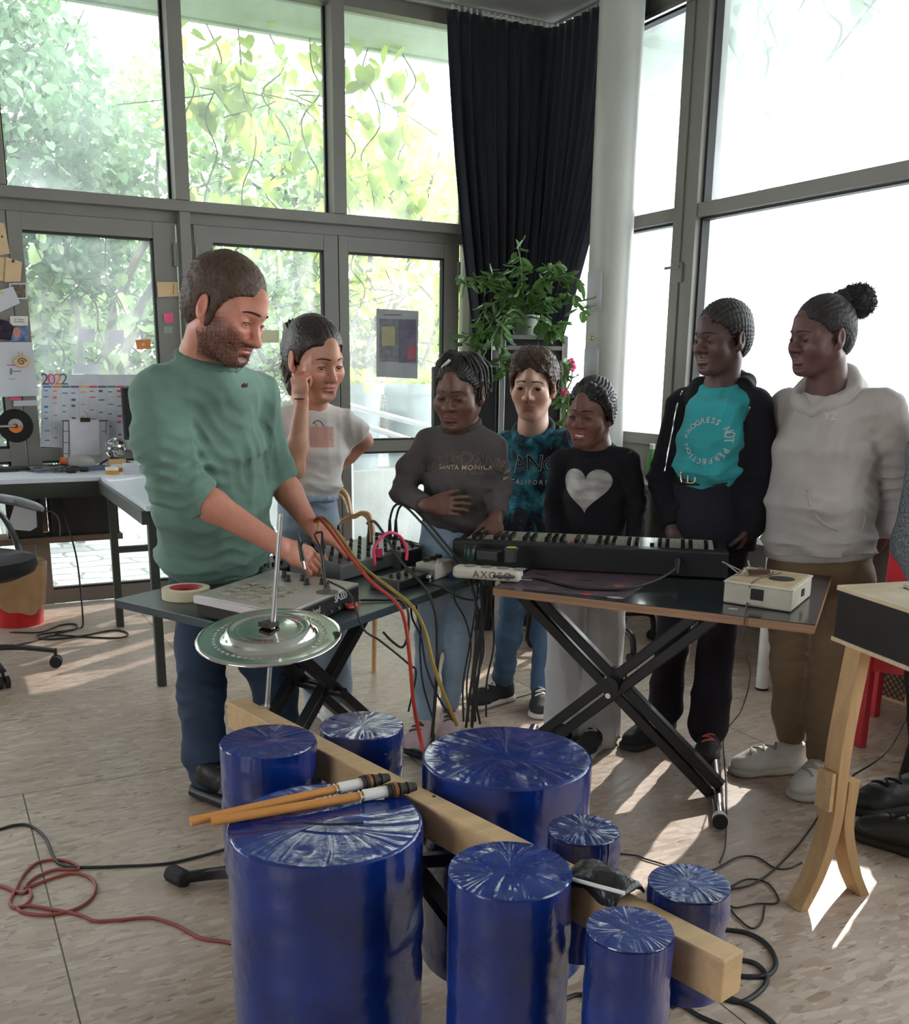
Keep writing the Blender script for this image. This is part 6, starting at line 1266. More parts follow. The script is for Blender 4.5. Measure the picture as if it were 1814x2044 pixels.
def surf(name, VF, m, parent, paint=None, smooth=True, label=None, relax=0):
    Vt, Fq = VF
    if relax:
        nb = np.zeros_like(Vt); ct = np.zeros(len(Vt))
        e = np.concatenate([Fq[:, [0, 1]], Fq[:, [1, 2]], Fq[:, [2, 3]], Fq[:, [3, 0]]])
        for _ in range(relax):
            nb[:] = 0; ct[:] = 0; np.add.at(nb, e[:, 0], Vt[e[:, 1]]); np.add.at(ct, e[:, 0], 1); Vt = Vt*.5+.5*nb/np.maximum(ct, 1)[:, None]
    me = bpy.data.meshes.new(name); me.from_pydata(Vt, [], Fq); me.update()
    if paint is not None:
        col = paint(Vt); at = me.color_attributes.new('Col', 'FLOAT_COLOR', 'POINT'); a = np.ones((len(Vt), 4), f32); a[:, :3] = col; at.data.foreach_set('color', a.ravel())
    if smooth: me.polygons.foreach_set('use_smooth', np.ones(len(Fq), bool))
    return link_mesh(name, me, m, parent, label)
def bvh_of(VF): return BVHTree.FromPolygons([tuple(q) for q in VF[0]], [tuple(q) for q in VF[1]])
def folds(seed, amp, freq=70, focus=(), n=3, bias=.35):
    """cloth creases: a few warped ridge systems, deeper near the focus points"""
    g = np.random.default_rng(seed); L = []
    for i in range(n):
        d = g.normal(size=3); d /= np.linalg.norm(d); e = g.normal(size=3); e /= np.linalg.norm(e); L.append((d, e, freq*g.uniform(.6, 1.4), g.uniform(8, 20), g.uniform(0, 6)))
    fo = []
    for c, r, a, ax_ in focus: fo.append((_v(c), r, a, _unit(ax_), g.uniform(0, 6)))
    def f(p):
        o = np.zeros(len(p))
        for d, e, fr, gr, ph in L:
            v = p@d*fr+1.6*np.sin(p@e*gr+ph)+.7*np.sin(p@np.roll(e, 1)*gr*1.7+ph*2); rdg = (1-np.abs(np.sin(v*.5)))**1.6
            wgt = .5+.5*np.sin(p@np.roll(d, 1)*9+ph); o -= amp*(rdg-bias)*wgt
        for c, r, a, x, ph in fo:
            q = p-c; al = q@x; w_ = np.exp(-(q**2).sum(1)/r**2); v = al*150+1.8*np.sin(q@np.roll(x, 1)*40+ph)+ph; o -= a*w_*((1-np.abs(np.sin(v*.5)))**1.3-.4)
        return o
    return f
def hnoise(p, s, seed=0):
    q = p*s+seed*7.3; return (np.sin(q[:, 0]*1.7+1.3*np.sin(q[:, 1]*1.1+q[:, 2]))+np.sin(q[:, 1]*1.9+1.2*np.sin(q[:, 2]*1.3+q[:, 0]))+np.sin(q[:, 2]*1.6+1.4*np.sin(q[:, 0]*1.2+q[:, 1])))/3
def sstep(a, b, x): t = np.clip((x-a)/(b-a), 0, 1); return t*t*(3-2*t)
# ------------------------------------------------------------------ anatomy
def field_at(F, p):
    """signed distance of the plain prims at a few points"""
    A = np.full(len(p), 1.0)
    for o in F.ops:
        if o[0] == 'cap':
            _, a, b, ra, rb, k, side, rz, mode = o
            if not np.isscalar(ra) or not np.isscalar(rb): continue
            ab = b-a; t = np.clip(((p-a)@ab)/max(1e-9, ab@ab), 0, 1); d = np.linalg.norm(p-a-t[:, None]*ab, axis=1)-(ra+(rb-ra)*t)
        elif o[0] == 'ell':
            _, c, rr, R, k, mode = o; q = (p-c)@R; k0 = np.sqrt(((q/rr)**2).sum(1)); k1 = np.sqrt(((q/rr**2)**2).sum(1))+1e-9; d = k0*(k0-1)/k1
        else: continue
        k = max(k, 1e-5)
        if mode > 0: m = np.clip(.5+.5*(A-d)/k, 0, 1); A = A+(d-A)*m-k*m*(1-m)
        else: m = np.clip(.5-.5*(A+d)/k, 0, 1); A = A+(-d-A)*m+k*m*(1-m)
    return A
class HeadFrame:
    def __init__(s, c, fwd, up, scale):
        s.c = _v(c); f = _unit(fwd); u = _v(up); u = _unit(u-f*np.dot(u, f)); x = np.cross(f, u); s.R = np.stack([x, f, u], 1); s.s = scale
    def w(s, x, y, z): return s.c+s.R@np.array([x, y, z])*s.s
    def loc(s, p): return (p-s.c)@s.R/s.s
    def dir(s, x, y, z): return s.R@np.array([x, y, z], float)
def add_head(F, H, o):
    s = H.s; R = H.R; g = o.get
    E = lambda c, r, k=.02, m=1: F.ell(H.w(*c), np.array(r)*s, R, k*s, m)
    C = lambda a, b, ra, rb=None, k=.02, m=1: F.cap(H.w(*a), H.w(*b), ra*s, (ra if rb is None else rb)*s, k*s, mode=m)
    jw = g('jaw', 1.0); ck = g('cheek', 1.0); nw_, nl = g('nose_w', 1.0), g('nose_l', 1.0); lip = g('lip', 1.0); op = g('open', .5)
    E((0, -.014, .04), (.073, .094, .083)); E((0, .03, -.022), (.06*jw, .062, .078), .03)
    E((0, .072, -.092+.004*g('chin', 0)), (.023*jw, .02, .019), .03)
    for q in (-1, 1):
        C((q*.052*jw, .0, -.05), (q*.02*jw, .066, -.09), .019, .017, .03)
        E((q*.04, .06, -.028), (.026*ck, .026, .026*ck), .03)
        C((q*.012, .084, .020), (q*.045, .066, .021), .011, .009, .018)
        E((q*.032, .102, -.0005), (.022, .0185, .014), .014, -1)
    C((0, .083, .035), (0, .08, .06), .02, .02, .03)
    for q in (-1, 1): E((q*.0315, .0765, -.001), (.0178, .0148, .0138), .006)
    C((0, .088, .012), (0, .104+.006*nl, -.026*nl), .0075, .0098*nw_**.5, .012); E((0, .106+.006*nl, -.030*nl), (.0115*nw_, .0105, .0095), .01)
    for q in (-1, 1):
        E((q*.0125*nw_, .099, -.033*nl), (.0088*nw_, .0105, .0075), .008); E((q*.0065*nw_, .105, -.0405*nl), (.0042, .0055, .004), .003, -1)
    sm = g('smile', 0); my = -.064
    E((0, .052, -.060), (.036, .0335, .03), .03)
    def skin_y(x, z):                              # where the face surface lies in front of (x, z)
        ys = np.linspace(.05, .125, 151); pts = np.stack([H.w(x, y, z) for y in ys]); d = field_at(F, pts); k = np.nonzero(d < 0)[0]; k = k[-1] if len(k) else 0
        return ys[k]
    wd = .0245+.003*sm; xs = np.linspace(-1, 1, 9); zc = lambda u: my+(.0065*sm-.0012*(1-sm))*u*u
    base_y = [skin_y(u*wd, zc(u)) for u in xs]
    for sg, off_, rad in ((1, .0042, .0044*lip), (-1, .0056, .0052*lip)):
        pr = None
        for u, y in zip(xs, base_y):
            e_ = 1-u*u; r_ = .0016+(rad-.0016)*e_**.7; q = H.w(u*wd, y-.0022-.0005*(1-e_)+.0008*(lip-1), zc(u)+sg*(off_*e_+(.0008 if sg > 0 and abs(u) > .1 else 0)+(.0035*sm*e_ if sm else 0)*(-1 if sg < 0 else .3))); 
            if pr is not None: F.cap(pr[0], q, pr[1]*s, r_*s, .0035*s)
            pr = (q, r_)
    mid_y = [skin_y(u*wd, zc(u)) for u in xs]; pr = None
    for u, y in zip(xs, base_y if sm else mid_y):
        e_ = 1-u*u; q = H.w(u*wd*.97, y+(.001 if not sm else .002), zc(u)-(.0018*e_ if sm else 0)); r_ = (.0014+.0006*e_) if not sm else .0016+.0046*e_**.8
        if pr is not None: F.cap(pr[0], q, pr[1]*s, r_*s, .002*s, mode=-1)
        pr = (q, r_)
    o['teeth'] = [(u*wd*.8, y-.0035, zc(u)-.0006*(1-u*u)) for u, y in zip(xs[1:-1], base_y[1:-1])]
    E((0, .0955, my+.02), (.0035, .005, .008), .006, -1); E((0, .0925, my-.019), (.016, .008, .005), .012, -1)
    for q in (-1, 1):
        Re = R@np.array(Matrix.Rotation(q*-.35, 3, 'Z') @ Matrix.Rotation(.18, 3, 'X')); F.ell(H.w(q*.076, -.012, -.004), np.array((.0085, .02, .033))*s, Re, .006*s); F.ell(H.w(q*.086, -.006, .002), np.array((.0065, .011, .02))*s, Re, .005*s, -1)
        F.ell(H.w(q*.074, .002, -.03), np.array((.007, .009, .012))*s, R, .006*s)
        z0 = -.004 if op < .4 else -.001
        F.ell(H.w(q*.0315, .0945, z0), np.array((.0142, .009, .0011+.0058*op))*s, R@np.array(Matrix.Rotation(q*.08, 3, 'Y')), .0012*s, -1)
    nb = g('neck')                                  # neck base in the world
    if nb is not None: F.cap(H.w(0, -.022, -.06), nb, .052*s*g('neck_r', 1), .058*s*g('neck_r', 1), .03*s)
def face_paint(H, o, base):
    base = np.array(base); g = o.get; lipc = np.array(g('lip_c', base*np.array([.85, .62, .62])))
    def f(p):
        q = H.loc(p); c = np.tile(base, (len(p), 1)); near = (np.abs(q) < .2).all(1)
        def mixc(w, col): c[:] = c+(np.array(col)-c)*w[:, None]
        c *= (1+.07*hnoise(p, 55)[:, None]+.04*hnoise(p, 160, 2)[:, None])
        warm = near*(np.exp(-((np.abs(q[:, 0])-.04)/.022)**2-((q[:, 2]+.03)/.025)**2)*(q[:, 1] > .02)+.8*np.exp(-(q[:, 0]/.014)**2-((q[:, 2]+.032)/.014)**2)*(q[:, 1] > .085)+.7*(np.abs(q[:, 0]) > .07)*(np.abs(q[:, 2]) < .04)); mixc(.45*warm, base*np.array([1.12, .78, .74]))
        sm = g('smile', 0); uu = q[:, 0]/(.0255+.003*sm); lw = near*(q[:, 1] > .06)*sstep(1.12, .9, np.sqrt(uu**2+((q[:, 2]+.0648-.006*sm*uu**2)/(.0108+.003*sm))**2)); mixc(.8*lw, lipc)
        if g('beard') is not None:
            jawl = near*sstep(.02, -.012, q[:, 2]+.018+.9*np.maximum(0, .052-np.abs(q[:, 0]))-.3*np.maximum(0, .06-q[:, 1])*(np.abs(q[:, 0]) > .045)+.004*hnoise(p, 300, 3))*(q[:, 1] > -.012)*(np.abs(q[:, 0]) < .0712)*sstep(-.135, -.115, q[:, 2])*sstep(.2, .9, np.sqrt((q[:, 0]/.026)**2+((q[:, 2]+.066)/.0125)**2)+.0*q[:, 0])
            mst = near*(q[:, 1] > .08)*np.exp(-((q[:, 2]+.051)/.008)**2-(q[:, 0]/.028)**4); w_ = np.clip(jawl*.86+mst*.9, 0, .9)*(1-lw)*(.85+.25*hnoise(p, 420, 5)); mixc(np.clip(w_, 0, .92), g('beard'))
        return np.clip(c, 0, 1)
    return f
def add_hand(F, w, d, n, t, s=1.0, curl=(.4, .45, .5, .55), spread=.06, thumb=(.3, .3), k=.004, thumb_dir=None):
    """five-fingered hand: w wrist, d along the palm, n out of the back of the hand, t towards the thumb"""
    w = _v(w); d = _unit(d); n = _v(n); n = _unit(n-d*np.dot(n, d)); t0 = _v(t); t = np.cross(n, d); t = t if np.dot(t, t0) > 0 else -t
    F.cap(w, w+d*.05*s, (.026*s, .02*s), (.036*s, .0165*s), .012*s, side=t); F.cap(w+d*.04*s, w+d*.082*s, (.036*s, .0165*s), (.038*s, .0125*s), .01*s, side=t)
    segs = ((.043, .025, .021), (.047, .029, .022), (.043, .027, .021), (.034, .02, .018)); offs = (.029, .0095, -.0095, -.027); fwd = (.086, .09, .086, .079)
    for i in range(4):
        p = w+(d*fwd[i]+t*offs[i])*s; a = spread*(1.5-i)*.6; dd = _unit(d+t*a); c = curl[i]; th = 0; r = (.0092, .0082, .0074, .0062) if i < 3 else (.008, .0072, .0065, .0056)
        F.cap(p-dd*.02*s, p, .0105*s, r[0]*1.08*s, .008*s)
        for j, L in enumerate(segs[i]):
            th += c*(1.0, 1.15, .75)[j]; q = p+(dd*cos(th)-n*sin(th))*L*s; F.cap(p, q, r[j]*s, r[j+1]*s, k*s); p = q
    tb = w+(d*.018+t*.022-n*.006)*s; td = _unit(d*.62+t*.75-n*.25) if thumb_dir is None else _unit(thumb_dir); p = tb
    for j, (L, r0, r1) in enumerate(((.044, .0145, .0105), (.033, .0098, .0088), (.027, .0088, .0068))):
        if j: td = _unit(td*cos(thumb[j-1])+_unit(d*.75-t*.45-n*.4)*sin(thumb[j-1]))
        q = p+td*L*s; F.cap(p, q, r0*s, r1*s, (.012 if j == 0 else .004)*s); p = q
skin_m = mat('skin', (.5, .5, .5), .48, var=.04, nscale=40, bump=.12, bscale=420, sss=.12, attr='Col', bdist=.002)
def hair_mat(name, c, rough=.45): return mat(name, c, rough, var=.35, nscale=1, bump=.3, bscale=1.0, bdist=.004, stretch=(90, 90, 26))
def eyes(H, parent, look=(0, 1, -.2), iris=(.05, .028, .018), op=.5, r=.0134):
    lk = _unit(H.dir(*look))
    for q in (-1, 1):
        c = Vector(H.w(q*.0315, .0762, -.001)); x, y, d = frame_of(Vector(lk)); M_ = Matrix((x, y, d)).transposed(); mb = MB(); rr = r*H.s; nl_ = 18
        prof = [(max(1e-4, sin(pi*j/nl_))*rr, -cos(pi*j/nl_)*rr) for j in range(nl_+1)]; mb.lathe(prof, c, 20, M_)
        o = mb.build('eyeball', [mat('eye_white', (.62, .58, .54), .15), mat('iris', iris, .1), mat('pupil', (.004, .004, .004), .08)], parent, 60)
        o.data.polygons.foreach_set('material_index', [(2 if k > .93 else 1 if k > .80 else 0) for k in [((_W[parent.name] @ p.center)-c).normalized().dot(d) for p in o.data.polygons]])
def on_face(H, bvh, x, z, off=.001):
    o = Vector(H.w(x, .2, z)); d = Vector(-H.dir(0, 1, 0)); h = bvh.ray_cast(o, d)
    return (h[0]-d*off*H.s) if h[0] is not None else Vector(H.w(x, .09, z))
def brows(H, bvh, parent, m, th=.0034, z=.0235, arch=.004, opn=.4):
    for q in (-1, 1):
        pts = [on_face(H, bvh, q*x, zz, .0006) for x, zz in ((.012, z+.0035), (.02, z+.0045), (.029, z+.0045), (.038, z+.0025), (.048, z-.002))]
        mb = MB(); mb.tube(pts, lambda u: (th*1.15*(1-.55*u)*min(1, .55+u*3))*H.s, 8, 4, flat=.75); mb.build('eyebrow', m, parent, 60)
        op_ = .0018+.0052*opn
        lp = [on_face(H, bvh, q*x, zz, .0006) for x, zz in ((.0185, -.0015), (.0245, op_*.75), (.0315, op_), (.0385, op_*.75), (.0455, -.001))]
        mb = MB(); mb.tube(lp, .0015*H.s, 6, 4); mb.build('eyelash', mat('dark_lash', (.01, .008, .007), .6), parent, 60)
def strands(name, n, root, m, parent, seed, ln=.02, r=.0006, curl=.004, up=None, k=5):
    """fine hair strands, one mesh; root(g) gives (point, direction)"""
    g = np.random.default_rng(seed); mb = MB()
    for i in range(n):
        p, d = root(g); d = _unit(d); p = _v(p); L = ln*g.uniform(.6, 1.2); pts = [p]; c1 = g.normal(size=3)*curl
        for j in range(1, k): t = j/(k-1); pts.append(p+d*L*t+c1*np.sin(t*4+i)+g.normal(size=3)*curl*.35)
        mb.tube([Vector(q) for q in pts], r, 3, 0, r*.4, cap=False)
    return mb.build(name, m, parent, 0)
def shoe(parent, ank, toe_dir, L, upper_m, sole_m, lace_m, hgt=.085, wid=.5, seed=0, accent=None, high=False, laces=4, name='shoe', label=None):
    """trainer on the floor: heel under the ankle, toe along toe_dir"""
    a = Vector((ank[0], ank[1], 0)); d = Vector((toe_dir[0], toe_dir[1], 0)).normalized(); x = Vector((d.y, -d.x, 0)); s = L/.27
    up = Vector((0, 0, 1)); W_ = lambda f, z, l=0: a+d*(f*s)+x*(l*s)+up*(z*s); R = np.array(Matrix((x, d, up)).transposed())
    F = Field(); F.ell(W_(-.02, .05), np.array((.036, .045, .05))*s, R, .02); F.ell(W_(.15, .036), np.array((.047, .06, .034))*s, R, .02); F.ell(W_(.07, .045), np.array((.038, .09, .04))*s, R, .03)
    F.cap(W_(-.005, .05), W_(-.008, hgt/s*1.0 if s else hgt), .036*s, .038*s, .03*s); F.cap(W_(.02, .07), W_(.12, .05), .03*s, .034*s, .03*s); F.cut(W_(0, .012), (0, 0, -1), .004); F.cut(W_(0, .105 if not high else .13), (0, 0, 1), .004)
    vf = mesh_field(F, .005, disp=lambda p: .0012*hnoise(p, 90, seed)); me_ = surf(name, vf, upper_m, parent, label=label); b = bvh_of(vf)
    F = Field(); z = .012; F.cap(W_(-.03, z), W_(.06, z), (.043*s, .024*s), (.042*s, .023*s), .02*s, side=x); F.cap(W_(.06, z), W_(.168, z), (.042*s, .023*s), (.053*s, .022*s), .02*s, side=x, rz=.05*s); F.ell(W_(-.028, z), np.array((.043, .047, .024))*s, R, .02*s); F.cut(W_(0, .001), (0, 0, -1), .002); F.cut(W_(0, .027), (0, 0, 1), .003)
    surf('sole', mesh_field(F, .005), sole_m, me_)
    if accent: 
        F = Field(); F.cap(W_(-.045, .02), W_(.05, .02), (.042*s, .006*s), (.041*s, .006*s), .01, side=x); surf('sole_stripe', mesh_field(F, .004), accent, me_)
    mb = MB(); mbn = 0
    for i in range(laces):
        f = .055+.022*i; prev = None
        pts = []
        for l in (-.022, -.011, 0, .011, .022):
            h = b.ray_cast(W_(f+(.012*(l/.022) if i % 2 else -.012*(l/.022)), .3, l), Vector((0, 0, -1)))[0]; pts.append((h if h is not None else W_(f, .08, l))+up*.0015)
        mb.tube(pts, .0042*s, 6, 3); mbn += 1
    if mbn: mb.build('laces', lace_m, me_, 60)
    return me_
# ================================================================== people
UPN = np.array([0, 0, 1.])
def on(bvh, x, y, off=.002):
    o = CAMP; d = sight(x, y).normalized(); h = bvh.ray_cast(o, d, 8); return h[0]-d*off if h[0] is not None else None
class Body:
    """a standing person: joints are sighted on an upright plane through the feet, facing the viewer; o = metres beyond it"""
    def __init__(s, base, label, back=0.0, group=None):
        s.back = back; s.fy = base[1]
        b = P(*base, Z=0); n = Vector((b.x, b.y, 0)).normalized(); s.B = b; s.n = n; s.r = Vector((n.y, -n.x, 0))
        s.t = thing('person', label, 'person', (s.B.x, s.B.y, 0), group=group); s.F = Field(); s.fine = []
    def J(s, x, y, o=0):
        o = o+s.back*min(1, max(0, (s.fy-y)/300.))
        return _v(on_plane(x, y, s.B+s.n*o, s.n))
    def px(s, p): return (Vector(p)-CAMP).dot(FX)/FPX            # metres per pixel at a point
    def dirv(s, a, pitch=0, roll=0):
        """a: degrees turned from the viewer towards picture right; pitch down"""
        a, pitch = radians(a), radians(pitch); f = _v(-s.n)*cos(a)+_v(s.r)*sin(a); return f*cos(pitch)-UPN*sin(pitch)
    def head(s, x, y, o, hpx, a, pitch, roll, opts, skin, neck, look=(0, 1, -.5), iris=(.035, .02, .012), brow=None, brow_th=.0034):
        c = s.J(x, y, o); f = s.dirv(a, pitch); up = UPN+_v(s.r)*math.tan(radians(roll)); s.H = HeadFrame(c, f, up, hpx*s.px(c)/.225)
        s.o = opts; opts['neck'] = neck; s.skin = skin; s.look = look; s.iris = iris; s.browm = brow; s.brow_th = brow_th
        add_head(s.F, s.H, opts); s.fine.append((s.H.w(0, .02, 0), .125*s.H.s, .0025)); return s.H
    def limb(s, pts, radii, k=.02): s.F.chain([_v(p) for p in pts], radii, k); return s
    def hand(s, w, d, n, t, sc, **kw):
        add_hand(s.F, w, d, n, t, sc, **kw); s.fine.append((_v(w)+_unit(d)*.075*sc, .085*sc, .0032)); return s
    def finish(s, extra_paint=None):
        vf = mesh_field(s.F, .011, s.fine); pf = face_paint(s.H, s.o, s.skin); s.vf = vf; s.bvh = bvh_of(vf)
        s.body = surf('body', vf, skin_m, s.t, pf); eyes(s.H, s.t, s.look, s.iris)
        if s.browm: brows(s.H, s.bvh, s.t, s.browm, s.brow_th, opn=s.o.get('open', .5))
        return s
    def cloth(s, name, F, m, h=.0065, disp=None, label=None, relax=1):
        vf = mesh_field(F, h, disp=disp); ob = surf(name, vf, m, s.t, relax=relax, label=label); return ob, bvh_of(vf)
def knit(name, c, rough=.88, bump=.22, scale=320, **kw): return mat(name, c, rough, var=.1, nscale=9, bump=bump, bscale=scale, sheen=.2 if sum(c) > .3 else .0, spec=.3, bdist=.002, **kw)
def torso(F, B, secs, side, k=.04, rz=.012):
    """secs: (px x, px y, half width px, o, half depth m)"""
    pts = [B.J(q[0], q[1], q[3]) for q in secs]; rad = [(q[2]*B.px(p), q[4]) for q, p in zip(secs, pts)]
    for i in range(len(pts)-1): F.cap(pts[i], pts[i+1], rad[i], rad[i+1], k, side, rz if i == len(pts)-2 else .03)
    return pts, rad
def tube_px(B, pts): return [(B.J(q[0], q[1], q[3] if len(q) > 3 else 0)) for q in pts], [q[2] for q in pts]
def collar(F, c, side, fw, rs, rn, r, k=.006, tilt=0, n=18, a0=0, a1=2*pi):
    side = _unit(side); fw = _unit(fw); pts = [c+side*rs*cos(a)+fw*rn*sin(a)-UPN*tilt*(sin(a)) for a in np.linspace(a0, a1, n)]
    for p, q in zip(pts, pts[1:]): F.cap(p, q, r, r, k)
def flat_print(B, polys, M, m, name, parent, conform, off=.0015, label=None):
    """printed patch laid on the cloth"""
    bm = bmesh.new()
    for pl in polys:
        try: bm.faces.new([bm.verts.new((x, y, 0)) for x, y in pl])
        except Exception: pass
    bmesh.ops.triangulate(bm, faces=bm.faces)
    for _ in range(6):
        ed = [e for e in bm.edges if e.calc_length() > .011]
        if not ed: break
        bmesh.ops.subdivide_edges(bm, edges=ed, cuts=1); bmesh.ops.triangulate(bm, faces=[f for f in bm.faces if len(f.verts) > 3])
    bvh, d = conform; d = Vector(d).normalized()
    for v in bm.verts:
        p = M @ v.co; h = bvh.ray_cast(p-d*.12, d, .3); v.co = (h[0]-d*off) if h[0] is not None else p
    bmesh.ops.recalc_face_normals(bm, faces=bm.faces); bmesh.ops.solidify(bm, geom=bm.faces[:], thickness=.0008)
    me = bpy.data.meshes.new(name); bm.to_mesh(me); bm.free(); return link_mesh(name, me, m, parent, label)
def plane_at(p, xdir, n):
    x = Vector(xdir).normalized(); n = Vector(n); n = (n-x*n.dot(x)).normalized(); y = n.cross(x); return MT(Vector(p), x, y)
def hair_cap(H, extra=(), cuts=(), infl=.010, disp=None, h=.0035, front=.052, ear=.02):
    """close hair: the skull swollen, opened at the face"""
    F = Field(); s = H.s; R = H.R; i = infl
    F.ell(H.w(0, -.014, .04), np.array((.073+i, .094+i, .083+i))*s, R, .01); F.ell(H.w(0, -.045, -.01), np.array((.062+i, .058+i, .07))*s, R, .03*s)
    for q in (-1, 1): F.ell(H.w(q*.03, .075, .0), np.array((.05, .07, .058))*s, R, .012*s, -1)
    F.ell(H.w(0, .105, .0), np.array((.06, .07, front+.012))*s, R, .012*s, -1)
    F.ell(H.w(0, .03, -.07), np.array((.10, .075, .062))*s, R, .012*s, -1)
    for q in (-1, 1): F.ell(H.w(q*.085, -.004, -.01), np.array((.022, .023, .036))*s, R, .006*s, -1)
    for e in extra: e(F)
    for e in cuts: e(F)
    return mesh_field(F, h, disp=disp)
def strand_grain(H, amp=.0016, freq=260, seed=0, axis='y'):
    def f(p):
        q = H.loc(p); a = np.arctan2(q[:, 0], q[:, 2]-.0); v = a*26+5*hnoise(p, 30, seed)+q[:, 1]*20
        return -amp*(np.sin(v*2.1)+.7*np.sin(v*4.7+1))-.0008*hnoise(p, freq, seed)
    return f
denim = lambda n, c: mat(n, c, .8, var=.16, nscale=7, bump=.25, bscale=420, bdist=.002)

# ---------------------------------------------------------------- the man in the green sweatshirt
m = Body((425, 1600), 'bearded man in a sage green sweatshirt bending over the mixing desks')
J = m.J
neck = J(410, 715, .0); shA, elA, wrA = J(318, 790, .0), J(352, 965, -.02), J(556, 1090, -.1); shB, elB, wrB = J(512, 790, .2), J(552, 945, .27), J(622, 1052, .22)
H = m.head(450, 618, -.08, 186, 52, 24, 6, dict(jaw=1.05, nose_w=1.05, nose_l=1.25, lip=.75, open=.12, beard=srgb(66, 44, 36), neck_r=1.06, lip_c=srgb(150, 84, 78)), srgb(204, 138, 116), neck, look=(0, 1, -.9), brow=hair_mat('dark_brown_brow', srgb(60, 40, 32)), brow_th=.0042)
m.limb([neck, J(420, 800, .08), J(428, 1000, .2), J(430, 1150, .3)], [.07, .075, .08, .08]); m.limb([neck-UPN*.05, shA], [.04, .04]); m.limb([neck-UPN*.05, shB], [.04, .04])
m.limb([shA, elA], [.045, .04]); m.limb([elA, elA+(wrA-elA)*.35, wrA], [.046, .045, .028]); m.limb([shB, elB], [.045, .04]); m.limb([elB, elB+(wrB-elB)*.35, wrB], [.044, .043, .028])
for q in (((400, 1180, .32), (398, 1380, .2), (418, 1575, .06)), ((480, 1180, .34), (548, 1365, .26), (560, 1500, .16))): m.limb([J(*q[0]), J(*q[1]), J(*q[2])], [.045, .03, .028])
rr, nn_ = _v(m.r), _v(m.n)
m.hand(wrA, rr*.88-UPN*.42-nn_*.02, UPN*.7-nn_*.7, nn_, 1.05, curl=(.55, .6, .62, .6), spread=.05, thumb=(.35, .45), thumb_dir=rr*.8-UPN*.55+nn_*.25)
m.hand(wrB, rr*.85-UPN*.42-nn_*.12, UPN*.8-nn_*.5+rr*.2, -nn_, 1.0, curl=(.35, .4, .42, .45), thumb=(.2, .3))
m.finish()
sage = knit('sage_sweatshirt', srgb(112, 142, 130))
side = shB-shA; F = Field(); torso(F, m, [(418, 780, 92, .08, .115), (416, 880, 112, .12, .135), (424, 1000, 120, .2, .14), (432, 1090, 116, .27, .145), (436, 1122, 100, .29, .135)], side, .05)
F.cap(neck-UPN*.05, shA, .078, .07, .05); F.cap(neck-UPN*.05, shB, .078, .066, .05)
F.chain([shA, J(320, 880, -.04), elA], [.075, .076, .066], .04); F.cap(elA, elA+(wrA-elA)*.27, .066, .06, .02, side=UPN, rz=.01); F.chain([shB, elB], [.064, .058], .04); F.cap(elB, elB+(wrB-elB)*.12, .056, .05, .03, rz=.01)
for k_ in range(3): q = elA+(wrA-elA)*(-.05+.09*k_); F.cap(q-UPN*.02, q+UPN*.02, .066-.004*k_, .064-.004*k_, .012)
G = Field(); collar(G, neck-UPN*.006+_v(m.r)*.006, side, np.cross(UPN, side)*-1, .079, .076, .0135, tilt=.024); m.cloth('collar', G, mat('sage_rib', srgb(96, 126, 114), .9, bump=.3, bscale=500, bdist=.002), .005)
fo = [(elA, .12, .016, elA-shA), (J(335, 900, -.05), .12, .008, elA-shA), (J(440, 1080, .15), .16, .007, UPN), (J(505, 900, .1), .13, .008, rr+UPN*.4), (J(400, 850, .0), .14, .007, rr+UPN)]
sw, swb = m.cloth('sweatshirt', F, sage, .0065, folds(3, .007, 42, fo))
F = Field(); torso(F, m, [(436, 1112, 108, .28, .142), (437, 1130, 106, .285, .14)], side, .01, .006); m.cloth('waistband', F, sage, .006, lambda p: .0015*np.sin((p@_unit(side))*420))
mb = MB(); q0 = J(514, 778, -.2)
pts = [swb.ray_cast(Vector(J(506+x, 782+y, -.6)), m.n)[0] for x, y in ((0, 0), (3, -8), (5, 2), (8, -10), (9, 0), (12, -7), (14, 1), (17, -9))]
pts = [p-m.n*.002 for p in pts if p is not None]
if len(pts) > 3: mb.tube(pts, .0016, 6, 4); mb.build('embroidery', mat('wine_thread', srgb(110, 60, 66), .7), sw, 60)
djean = denim('dark_blue_denim', srgb(40, 58, 82)); F = Field(); torso(F, m, [(432, 1120, 96, .3, .13), (432, 1190, 100, .33, .13)], side, .04, .03)
for q in (((402, 1190, .085, .33), (402, 1300, .08, .26), (402, 1390, .073, .2), (408, 1500, .066, .12), (428, 1596, .058, .05)), ((475, 1190, .085, .35), (522, 1310, .078, .3), (550, 1380, .072, .26), (560, 1470, .066, .2), (566, 1530, .06, .16))):
    p_, r_ = tube_px(m, q); F.chain(p_, r_, .03, rz=None)
m.cloth('jeans', F, djean, .0075, folds(4, .006, 46, [(J(402, 1390, .2), .14, .008, UPN), (J(410, 1570, .06), .12, .009, UPN)]))
bs_ = mat('black_leather', (.015, .015, .016), .4); shoe(m.t, J(424, 1600, .06), m.r*.7-m.n*.7, .29, bs_, rub, rub, seed=1); shoe(m.t, J(570, 1540, .14), m.r*.8-m.n*.5, .29, bs_, rub, rub, seed=2)
brownh = hair_mat('short_brown_hair', srgb(84, 62, 50), .6); s_ = H.s
def manhair(F):
    for q in (-1, 1): F.ell(H.w(q*.071, .012, -.012), np.array((.009, .011, .034))*s_, H.R, .006*s_)
    for q in (-1, 1): F.ell(H.w(q*.062, .098, .098), np.array((.034, .046, .04))*s_, H.R, .012*s_, -1)
hv = hair_cap(H, extra=[manhair], infl=.011, disp=lambda p: -.0012*hnoise(p, 260, 1)-.0012*hnoise(p, 520, 2)-.002*hnoise(p, 50, 3), h=.003, front=.05)
